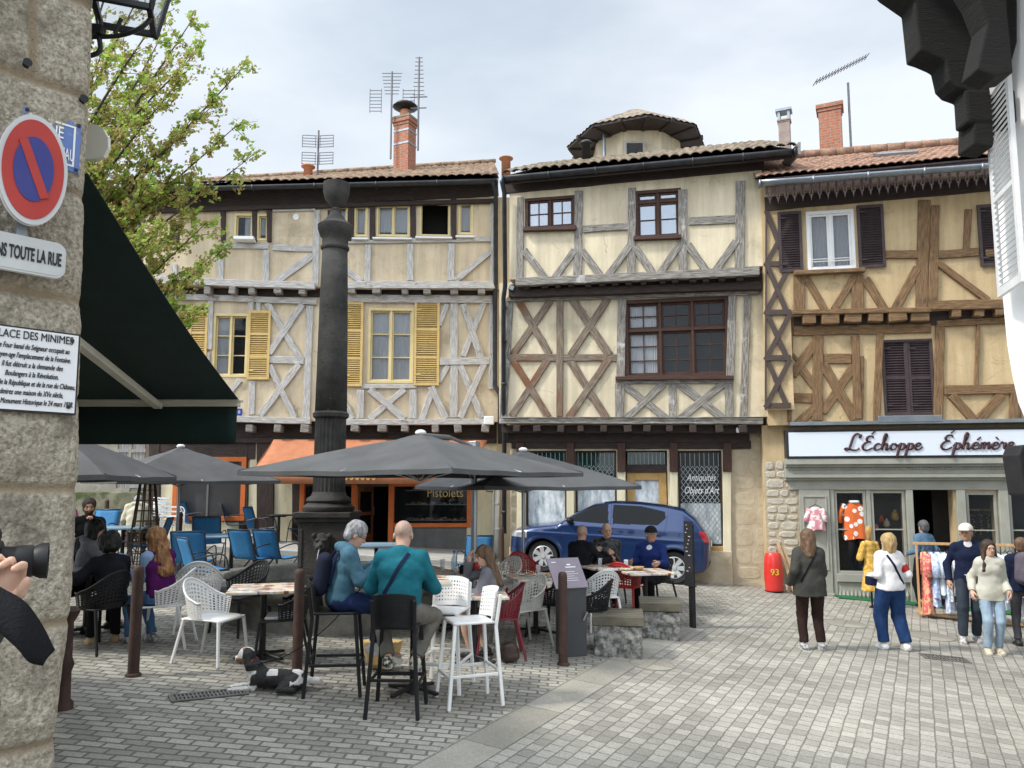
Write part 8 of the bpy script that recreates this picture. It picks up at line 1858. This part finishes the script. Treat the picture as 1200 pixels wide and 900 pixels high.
# ================================================================== CAR
def car():
    L, Wd = 4.08, .865; g0 = G(780,684); g1 = G(640,671); ang = math.atan2(g0.y-g1.y, g0.x-g1.x); dxy = Vector((math.cos(ang), math.sin(ang), 0))
    wb = 2.59; nr = Vector((-math.sin(ang), math.cos(ang), 0)); c = (g0+g1)/2+nr*.80; c.z = gz(c.x, c.y); s = (g0-g1).length/wb; s = max(1.04, min(1.12, s))
    o = T('parked_car', 'blue metallic five door hatchback parked facing left before the antiques shop', 'car', c); o.scale = (s,s,s)
    sl = (GB*dxy.x+GC*dxy.y); o.rotation_euler = (0, -math.atan(sl), ang)
    # local: x to the tail (+), front at -x
    h = .0165; sd = SDF((-2.1,-.95,.12),(2.1,.95,1.6),h); g = np.ogrid[0:sd.n[0],0:sd.n[1],0:sd.n[2]]; x, y, z = [g[i]*h+sd.lo[i] for i in range(3)]
    tx = [-2.04,-1.98,-1.85,-1.5,-1.10,-.98,-.70,-.30,.1,.6,1.1,1.45,1.70,1.90,2.0,2.04]; tz = [.62,.74,.84,.93,1.00,1.03,1.22,1.44,1.515,1.53,1.505,1.46,1.30,1.05,.90,.66]
    bx_ = [-2.04,-1.9,-1.5,1.6,1.9,2.04]; bz = [.36,.22,.20,.20,.26,.40]
    top = np.interp(x, tx, tz); bot = np.interp(x, bx_, bz); belt = .97+.05*(x+1)/3
    wz = np.where(z < belt, .865-.06*np.clip((.45-z)/.3,0,1)**2-.02*np.clip((z-.7)/.3,0,1), .845-(z-belt)*.46); xe = np.clip((np.abs(x+.0)-1.35)/.69,0,1.2); wz = wz-.20*xe**2.2
    crease = .012*np.exp(-((z-.80-.02*x)/.035)**2); wz = wz+crease*(z < belt)
    dy = np.abs(y)-wz; dt = (z-top)*.85+.05*(np.abs(y)/.8)**3; db = bot-z; de = np.abs(x)-(2.04-.16*(np.abs(y)/.86)**3)
    F_ = dy
    for d in (dt, db, de): k = .07; hh = np.clip(.5-.5*(F_-d)/k,0,1); F_ = F_+(d-F_)*hh+k*hh*(1-hh)
    for wx in (-1.26,1.33):
        w = np.sqrt((x-wx)**2+(z-.31)**2)-.365; w = np.maximum(w, .50-np.abs(y)); F_ = np.maximum(F_, -w)
        fl = np.sqrt((x-wx)**2+(z-.31)**2); F_ = F_-.012*np.exp(-((fl-.39)/.03)**2)*(np.abs(y) > .6)
    sd.F = np.asarray(F_+0*x*y*z, np.float32); P_, Q_ = sd.mesh(); C = P_[Q_].mean(1); X, Y, Z = C.T
    def inpoly(u, v, poly):
        r = np.zeros(len(u), bool); n = len(poly)
        for i in range(n):
            (x1, y1), (x2, y2) = poly[i], poly[(i+1) % n]; c_ = ((y1 > v) != (y2 > v)) & (u < (x2-x1)*(v-y1)/(y2-y1+1e-12)+x1); r ^= c_
        return r
    a, b_, c_ = P_[Q_[:,0]], P_[Q_[:,1]], P_[Q_[:,2]]; N = np.cross(b_-a, c_-a); N /= np.linalg.norm(N, axis=1)[:,None]+1e-9
    sidey = np.abs(N[:,1]) > .55; part = np.zeros(len(C), int)
    fw_ = [(-.86,1.045),(-.30,1.395),(-.02,1.435),(.02,1.06)]; rw_ = [(.10,1.06),(.08,1.44),(.62,1.445),(1.10,1.37),(1.13,1.24),(.98,1.10)]
    part[sidey & (inpoly(X,Z,fw_) | inpoly(X,Z,rw_))] = 1
    part[(N[:,0] < -.35) & (X < -.25) & (X > -1.0) & (Z > 1.07) & (Z < 1.44) & (np.abs(Y) < .66)] = 2; part[(N[:,0] > .3) & (X > 1.45) & (Z > 1.08) & (Z < 1.43) & (np.abs(Y) < .58)] = 3
    part[(X < -1.62) & (np.abs(Y) > .48) & (Z > .66) & (Z < .80+.03*(X+2)) & (N[:,2] < .8)] = 4; part[(X > 1.76) & (np.abs(Y) > .56) & (Z > .84) & (Z < 1.03) & (X > 1.76+.6*(1.03-Z))] = 5
    part[(part == 0) & (Z < .235)] = 6; part[(part == 0) & (X < -1.85) & (np.abs(Y) < .5) & (Z > .34) & (Z < .60)] = 6; part[(part == 0) & (X > 1.85) & (Z > .30) & (Z < .46) & (np.abs(Y) < .6)] = 6
    arch = np.minimum(np.hypot(X+1.26,Z-.31), np.hypot(X-1.33,Z-.31)); part[(arch < .372) & (np.abs(Y) < .845)] = np.where(np.abs(Y[(arch < .372) & (np.abs(Y) < .845)]) < .80, 6, part[(arch < .372) & (np.abs(Y) < .845)])
    paint = mat('metallic_blue_paint', (.009,.028,.098), (.011,.033,.115), .30, .35, scale=2, coat=.8); cg = mat('car_glass', (.008,.009,.010), rough=.03, spec=.14)
    head = mat('headlight_glass',(.5,.52,.54),rough=.08,metal=.5); tail = mat('tail_light_red',(.42,.01,.015),rough=.12,coat=.6)
    for k, nm, m in ((0,'body',paint),(1,'side_windows',cg),(2,'windscreen',cg),(3,'rear_window',cg),(4,'headlights',head),(5,'tail_lights',tail),(6,'plastic_trim',pl_black)):
        q = Q_[part == k]
        for sgn in ((0,) if k in (0,2,3,6) else (-1,1)):
            qq_ = q if sgn == 0 else q[np.sign(P_[q].mean(1)[:,1]) == sgn]
            if len(qq_) == 0: continue
            u, inv = np.unique(qq_, return_inverse=True); mesh_np(nm.rstrip('s') if sgn else nm, P_[u], inv.reshape(-1,4), m, o)
    def side_y(xx, zz_, sg):   # body surface at (x,z)
        bl = .97+.05*(xx+1)/3; w = (.865-.06*max(0,(.45-zz_)/.3)**2-.02*min(max((zz_-.7)/.3,0),1)) if zz_ < bl else .845-(zz_-bl)*.46; w -= .20*max(0,(abs(xx)-1.35)/.69)**2.2; return sg*(w+.012*math.exp(-((zz_-.80-.02*xx)/.035)**2)*(zz_ < bl)-.004)
    for nm, lines in (('door_seam', [[(-.90,1.02),(-.92,.75),(-.86,.42),(-.80,.27)],[(.05,1.44),(.06,1.05),(.04,.6),(.03,.27)],[(1.16,1.30),(1.12,1.0),(.98,.78),(.86,.62),(.80,.45),(.76,.27)],[(-.80,.27),(0,.27),(.76,.27)]]),):
        for sg in (-1,1):
            b = MB()
            for ln in lines: b.tube([(p.x, side_y(p.x,p.z,sg), p.z) for p in catmull([(q_[0],0,q_[1]) for q_ in ln], 6)], .006, 5)
            b.build(nm, pl_black, o, smooth=True)
    for sg in (-1,1):
        for xx in (-.08,.95): b = MB(); yy = side_y(xx,.90,sg); b.cbox((xx,yy+sg*.012,.905),(.20,.03,.035)); b.build('door_handle', pl_black, o, bevel=.012)
        b = MB(); yy = side_y(-.72,1.03,sg); b.sph((-.74,yy+sg*.10,1.07),.10,14,sz=(.75,.9,.62)); b.beam((-.70,yy-.02*sg,1.02),(-.73,yy+sg*.08,1.04),.05,.04,(0,0,1)); b.build('wing_mirror', pl_black, o, smooth=True)
        b = MB(); yy = side_y(-1.02,.93,sg); b.cbox((-1.02,yy+sg*.002,.90),(.05,.012,.03)); b.build('side_repeater', head, o)
        b = MB(); b.tube([(xx, sg*(.60), float(np.interp(xx,tx,tz))-.012) for xx in np.linspace(-.1,1.5,12)], .012, 6); b.build('roof_rail', pl_black, o, smooth=True)
        for wx in (-1.26,1.33):
            M_ = Matrix.Translation((wx, sg*.70, .31)) @ Matrix.Rotation(-sg*PI/2, 4, 'X'); b = MB(); b.M = M_
            b.lathe([(.20,-.09),(.29,-.10),(.308,-.07),(.310,.0),(.308,.07),(.29,.105),(.205,.095)],40); wo = b.build('wheel', mat('tyre_rubber',(.016,.016,.017),(.028,.028,.029),.8,scale=30), o, smooth=True, ang=35)
            b = MB(); b.M = M_; b.lathe([(.205,.0),(.21,.10),(.198,.108),(.19,.06),(.06,.045),(.0,.045)],36)
            for k in range(7):
                a = 2*PI*k/7; b.beam((.03*math.cos(a),.03*math.sin(a),.075),(.195*math.cos(a),.195*math.sin(a),.092),.060,.018,(0,0,1),w2=.095)
            b.lathe([(.05,.09),(.045,.112),(.01,.115)],20); b.build('wheel_trim', mat('silver_wheel_trim',(.52,.53,.54),(.60,.61,.62),.35,.4,scale=4), wo, smooth=False)
    b = MB(); b.cbox((2.03,0,.78),(.02,.46,.10)); pl_ = b.build('number_plate', white_paint, o); b = MB(); b.tube([(1.35,-.30,1.50),(1.55,-.30,1.66)],.006,5); b.build('aerial', pl_black, o)
    b = MB(); b.tube([(-.98,.50,1.045),(-.80,.05,1.13)],.010,5); b.tube([(-.98,-.05,1.045),(-.80,-.45,1.13)],.010,5); b.build('wipers', pl_black, o)
car()
# ================================================================== THINGS IN THE SHOP, RAIL OF CLOTHES
pr = np.random.default_rng(11)
def garment(name, label, cat, pos, rz, w, h, m, sleeves=True, dep=.05, flare=1.25, group=None, hanger=True, seed=1):
    o = T(name, label, cat, pos, rz, group); b = MB(); n = 20; rows_ = []
    for i in range(13):
        t = i/12; ww = w*(.42+.58*min(1,t*6))*(1+(flare-1)*t); row = []
        for j in range(n):
            a = 2*PI*j/n; fold = 1+.10*t*math.sin(a*5+seed); row.append((ww/2*math.cos(a)*fold, dep*(1+.6*t)*math.sin(a)*(1+.35*t*math.sin(a*7+seed*2)), -h*t-.02*math.cos(a*3+seed)*t))
        rows_.append(row)
    b.grid(rows_, 0, True); g = b.build('cloth', m, o, smooth=True)
    if sleeves:
        for sx in (-1,1): b = MB(); b.tube([(sx*w*.42,0,-.04),(sx*w*.60,0,-.20),(sx*w*.66,0,-.42 if h > .55 else -.30)], .05, 10, radii=[.055,.055,.06]); b.build('sleeve', m, o, smooth=True)
    if hanger: b = MB(); b.tube([(-w*.42,0,-.01),(0,0,.05),(w*.42,0,-.01)],.007,6); b.tube(catmull([(0,0,.05),(0,0,.09),(.025,0,.11),(.02,0,.14),(0,0,.14)],4),.004,5); b.build('hanger', black_metal, o)
    return o
def printm(n, c1, c2, sc=22): return mat(n, c1, c2, .85, scale=sc, contrast=.10, detail=2)
F = F_right
a = F.L(955,594,.12); garment('hanging_shirt', 'white and pink patterned shirt hanging on the left pilaster of the shop', 'shirt', F.W(a[0],-.15,a[1]), F.rz, .27, .46, printm('pink_white_print',(.62,.25,.30),(.74,.72,.70),9))
a = F.L(998,588,-.25); fl = mat('orange_cloth_white_flowers', (.62,.13,.03), (.66,.15,.035), .85, scale=5)
nt = fl.node_tree; bs_ = nt.nodes['Principled BSDF']; tcn = nt.nodes.new('ShaderNodeTexCoord'); vo = nt.nodes.new('ShaderNodeTexVoronoi'); vo.inputs['Scale'].default_value = 6.5; nt.links.new(tcn.outputs['Object'], vo.inputs['Vector'])
crn = nt.nodes.new('ShaderNodeValToRGB'); crn.color_ramp.interpolation = 'CONSTANT'; els = crn.color_ramp.elements; els[0].color = (.03,.03,.03,1); els[1].position = .10; els[1].color = (.75,.74,.70,1); e_ = els.new(.34); e_.color = (.62,.13,.03,1)
nt.links.new(vo.outputs['Distance'], crn.inputs[0]); nt.links.new(crn.outputs[0], bs_.inputs['Base Color'])
go = garment('display_blouse', 'orange blouse with white flowers displayed in the first shop window over black trousers', 'blouse', F.W(a[0],.06,a[1]), F.rz, .44, .74, fl, dep=.07, flare=1.1)
b = MB(); b.lathe([(.09,-.02),(.11,.0),(.10,.03)],16); b.build('white_collar', white_paint, go, smooth=True)
b = MB()
for sx in (-.08,.09): b.tube([(sx,0,-.66),(sx*1.2,.02,-1.30)],.06,12,radii=[.085,.06])
b.build('black_trousers', blackc, go, smooth=True)
g = G(1033,716); o = T('mannequin', 'mannequin in a mustard yellow dress standing beside the shop window', 'mannequin', g+V((.0,.35,0)), R(10), None, .90); c = SDF((-.3,-.25,0),(.3,.25,1.65),.012)
c.cap((0,0,1.28),(0,0,1.0),.13,.10,.05,(1,0,0),.7); c.cap((0,0,1.0),(0,0,.35),.11,.21,.05,(1,0,0),.8,cutb=True)
for sx in (-1,1): c.cap((sx*.14,0,1.30),(sx*.22,.02,1.0),.055,.065,.03)
c.noise(.010,22,3,.3); P_, Q_ = c.mesh(); mesh_np('dress', P_, Q_, printm('mustard_print',(.50,.27,.03),(.60,.42,.12),18), o); b = MB(); b.lathe([(.05,1.34),(.045,1.44),(.07,1.50),(.075,1.57),(.05,1.64),(.01,1.66)],16); b.build('head', ochre_paint, o, smooth=True); b = MB(); b.tube([(0,0,0),(0,0,.4)],.02); b.lathe([(.18,0),(.17,.02)],20); b.build('stand', black_metal, o)
# things in the windows
a = F.L(1152,625,-.3); o = T('necklace_stand', 'stand hung with orange and gold bead necklaces in the third shop window', 'jewellery', F.W(a[0],.3,a[1]-.0), F.rz); bd = [mat('orange_bead',(.6,.10,.02),rough=.3), gold, mat('pale_bead',(.6,.55,.42),rough=.3)]; b = MB()
for k in range(9):
    x0 = -.26+.065*k
    for i in range(15): t = i/14; b.sph((x0+.05*math.sin(PI*t)*(1 if k % 2 else -1), -.02, .45-.55*math.sin(PI*t)*(.6+.4*((k*7)%5)/5)), .016, 6, (k+i) % 3 if i % 5 else 1)
b.build('beads', bd, o, smooth=True); b = MB(); b.tube([(-.32,0,.46),(.32,0,.46)],.01); b.build('rod', gold, o)
for i, (px, py, mm) in enumerate(((1034,612,'orange_bead'),(1040,618,'pale_bead'),(1050,610,'mustard_print'),(1028,622,'pink_white_print'))):
    a = F.L(px,py,-.3); b = MB(); r = .05+.015*(i % 3); b.lathe([(r*.5,0),(r,r*.6),(r*.8,r*1.8),(r*.35,r*2.2),(r*.4,r*2.7)],14); tag(b.build('vase', MATS[mm], smooth=True, loc=F.W(a[0],.35,a[1])), ('orange vase on the shelf of the second shop window, leftmost but one','pale vase beside the orange one in the second shop window','mustard vase at the right of the second shop window','pink patterned vase at the left of the second shop window')[i], 'vase')
# rail
p0 = G(1078,722); p1 = G(1250,741); ang = math.atan2(p1.y-p0.y, p1.x-p0.x); o = T('clothes_rail', 'pale wooden clothes rail standing before the shop door', 'clothes rail', p0, ang); Lr = min((p1-p0).length, 2.6); Hr = 1.26
wd = mat('pale_pine', (.42,.24,.11), (.56,.36,.19), .6, scale=4, stretch=(6,6,.5)); sl = (p1.z-p0.z)/(p1-p0).length; b = MB()
for x in (0, Lr): b.beam((x,0,sl*x),(x,0,Hr),.035,.035,(0,-1,0)); b.beam((x,-.26,sl*x+.05),(x,.26,sl*x+.05),.04,.035,(0,0,1)); b.beam((x,.0,.30+sl*x),(x+(.22 if x == 0 else -.22),0,.07+sl*x),.03,.03,(0,-1,0))
b.beam((-.05,0,Hr),(Lr+.05,0,Hr),.045,.035,(0,-1,0)); b.beam((0,-.05,.06),(Lr,-.05,.06+sl*Lr),.05,.03,(0,-1,0)); b.build('frame', wd, o, bevel=.004)
cols = [((.60,.10,.12),(.72,.40,.22),'pink and orange striped'),((.55,.62,.75),(.30,.40,.62),'pale blue print'),((.68,.70,.74),(.35,.45,.65),'white and blue flowered'),((.55,.66,.72),(.70,.72,.72),'pale aqua'),((.62,.64,.60),(.28,.36,.34),'white and sage leafy'),((.35,.42,.60),(.62,.66,.74),'mid blue print'),((.62,.62,.66),(.42,.38,.50),'lilac white'),((.13,.13,.16),(.30,.30,.34),'dark grey'),((.60,.66,.76),(.42,.52,.70),'sky blue'),((.10,.14,.26),(.20,.26,.40),'navy print'),((.64,.60,.56),(.40,.30,.24),'cream and brown'),((.20,.30,.55),(.30,.42,.66),'cobalt'),((.62,.66,.70),(.30,.40,.50),'ice grey'),((.55,.20,.12),(.66,.50,.40),'terracotta print'),((.18,.24,.42),(.55,.60,.70),'blue and white checked')]
cols = cols+[(q_[1],q_[0],'second '+q_[2]) for q_ in cols[1:]]
for i, (c1, c2, nm) in enumerate(cols):
    x = .14+i*(Lr-.2)/len(cols); hh = (1.05,.78,.92,.70,.80,1.0,.72,.82,.66,.74,.70,.72,.80,.74,.72)[i % 15]; p = o.location+Matrix.Rotation(ang,3,'Z') @ Vector((x, 0, Hr-.14))
    garment('hanging_garment', '%s garment on the clothes rail, number %d from its left post' % (nm, i+1), 'garment', p, ang+PI/2+R(14*math.sin(i*2.1)), random.uniform(.36,.44), hh, printm('print_%d' % i, c1, c2, 16+i), dep=.05, flare=1.35, group='garments hanging on the rail', seed=i)
# ================================================================== SMALL THINGS ON TABLES
clear = glassmat('drinking_glass', (.75,.8,.82), alpha=.30); plate_m = mat('white_china', (.72,.72,.70), rough=.2)
def on(px, py, z): d = ray(px, py); t = (z-CAMZ)/d.z; return Vector((d.x*t, d.y*t, z))
def glass_(label, v, h=.14, r=.035): b = MB(); b.lathe([(r*.8,0),(r,h*.9),(r*1.02,h),(r*.9,h),(r*.75,.01)],16); tag(b.build('drinking_glass', clear, smooth=True, loc=v), label, 'glass', 'glasses on the terrace tables')
def plate_(label, v, r=.11, food=None):
    o = T('plate', label, 'plate', v, 0, 'plates on the terrace tables'); b = MB(); b.lathe([(r*.6,0),(r,.014),(r*1.0,.018),(r*.6,.007),(.01,.006)],26); b.build('dish', plate_m, o, smooth=True, ang=50)
    if food: b = MB(); [b.sph((random.gauss(0,r*.25),random.gauss(0,r*.25),.018),.022,8,sz=(1.3,1,.6)) for _ in range(6)]; b.build('food', food, o, smooth=True)
food = mat('brown_food', (.30,.12,.04), (.5,.3,.12), .7, scale=30)
tz_ = lambda px, py, h=.752: gz(G(px,py).x, G(px,py).y)+h
T1 = (533,738); T2 = (628,742); T3 = (714,722); T4 = (757,729); T5 = (100,742)
def tp(t, dx, dy): g = G(*t); return Vector((g.x+dx, g.y+dy, g.z+.752))
b = MB(); b.lathe([(.038,0),(.04,.02),(.04,.16),(.016,.22),(.016,.25)],18); o = T('water_bottle', 'clear bluish water bottle on the table behind the white bar stools', 'bottle', tp(T1,-.02,.05)); b.build('bottle', glassmat('blue_bottle',(.25,.5,.7),alpha=.5), o, smooth=True, ang=40); b = MB(); b.lathe([(.018,.25),(.018,.28)],12); b.build('cap', mat('blue_cap',(.02,.10,.45),rough=.4), o)
glass_('tall glass left of the water bottle', tp(T1,-.18,.08), .16); glass_('glass with pale drink right of the water bottle', tp(T1,.14,.02), .17); glass_('small glass nearest us beside the water bottle', tp(T1,.03,-.2), .10)
b = MB(); b.box(-.09,.09,-.05,.05,0,.11); tag(b.build('handbag', blackc, loc=tp(T1,.16,-.20), bevel=.02), 'small black bag on the table behind the white bar stools', 'bag')
b = MB(); b.lathe([(.05,0),(.055,.10),(.045,.11)],16); tag(b.build('red_pot', pl_red, smooth=True, loc=tp(T1,.27,.12)), 'red pot at the right end of the bottle table', 'pot')
plate_('plate with leftovers on the table between grey and black chairs', tp(T2,-.1,.05), .12, food); plate_('second plate on the table between grey and black chairs', tp(T2,.14,-.08), .11, food); glass_('glass between the two plates left of the menu stand', tp(T2,.04,.16), .13)
b = MB(); b.lathe([(.05,0),(.085,.05),(.08,.055),(.045,.01)],20); tag(b.build('bowl', mat('wooden_bowl',(.40,.26,.14),rough=.5), smooth=True, loc=tp(T4,-.08,.08)), 'light brown bowl before the man in the navy jacket', 'bowl')
glass_('glass beside the light brown bowl', tp(T4,-.26,.16), .15); glass_('small glass between the two bald men', tp(T3,-.12,.1), .11); plate_('small plate on the table of the two bald men', tp(T3,.12,-.05), .09)
plate_('large white plate on the round grey table', tp(T5,.12,-.05), .14, food); plate_('white plate at the back of the round grey table', tp(T5,.22,.20), .12, food); glass_('wine glass on the round grey table', tp(T5,.26,.0), .17, .04); glass_('water glass farther left on the round grey table', tp(T5,-.05,.1), .13)
g = G(588,779); c = SDF((-.16,-.12,0),(.16,.12,.32),.012); c.cap((0,0,.07),(0,0,.17),.12,.10,.03,(1,0,0),.6); c.noise(.006,30,2); P_, Q_ = c.mesh(); hb = mesh_np('handbag', P_, Q_, mat('dark_brown_leather',(.03,.016,.012),(.05,.025,.018),.4,scale=8)); hb.location = g+V((.08,.1,0)); tag(hb, 'dark brown leather bag on the ground under the burgundy chair', 'bag')
g = G(448,785); c = SDF((-.26,-.16,0),(.26,.16,.46),.012); c.cap((0,0,.10),(0,0,.30),.17,.21,.03,(1,0,0),.55,cutb=True); c.noise(.004,60,2); P_, Q_ = c.mesh(); hb = mesh_np('straw_basket', P_, Q_, mat('straw_weave',(.40,.26,.09),(.56,.40,.18),.8,scale=60,bump=.5)); hb.location = g; tag(hb, 'straw basket bag on the ground behind the teal sweater man', 'basket')
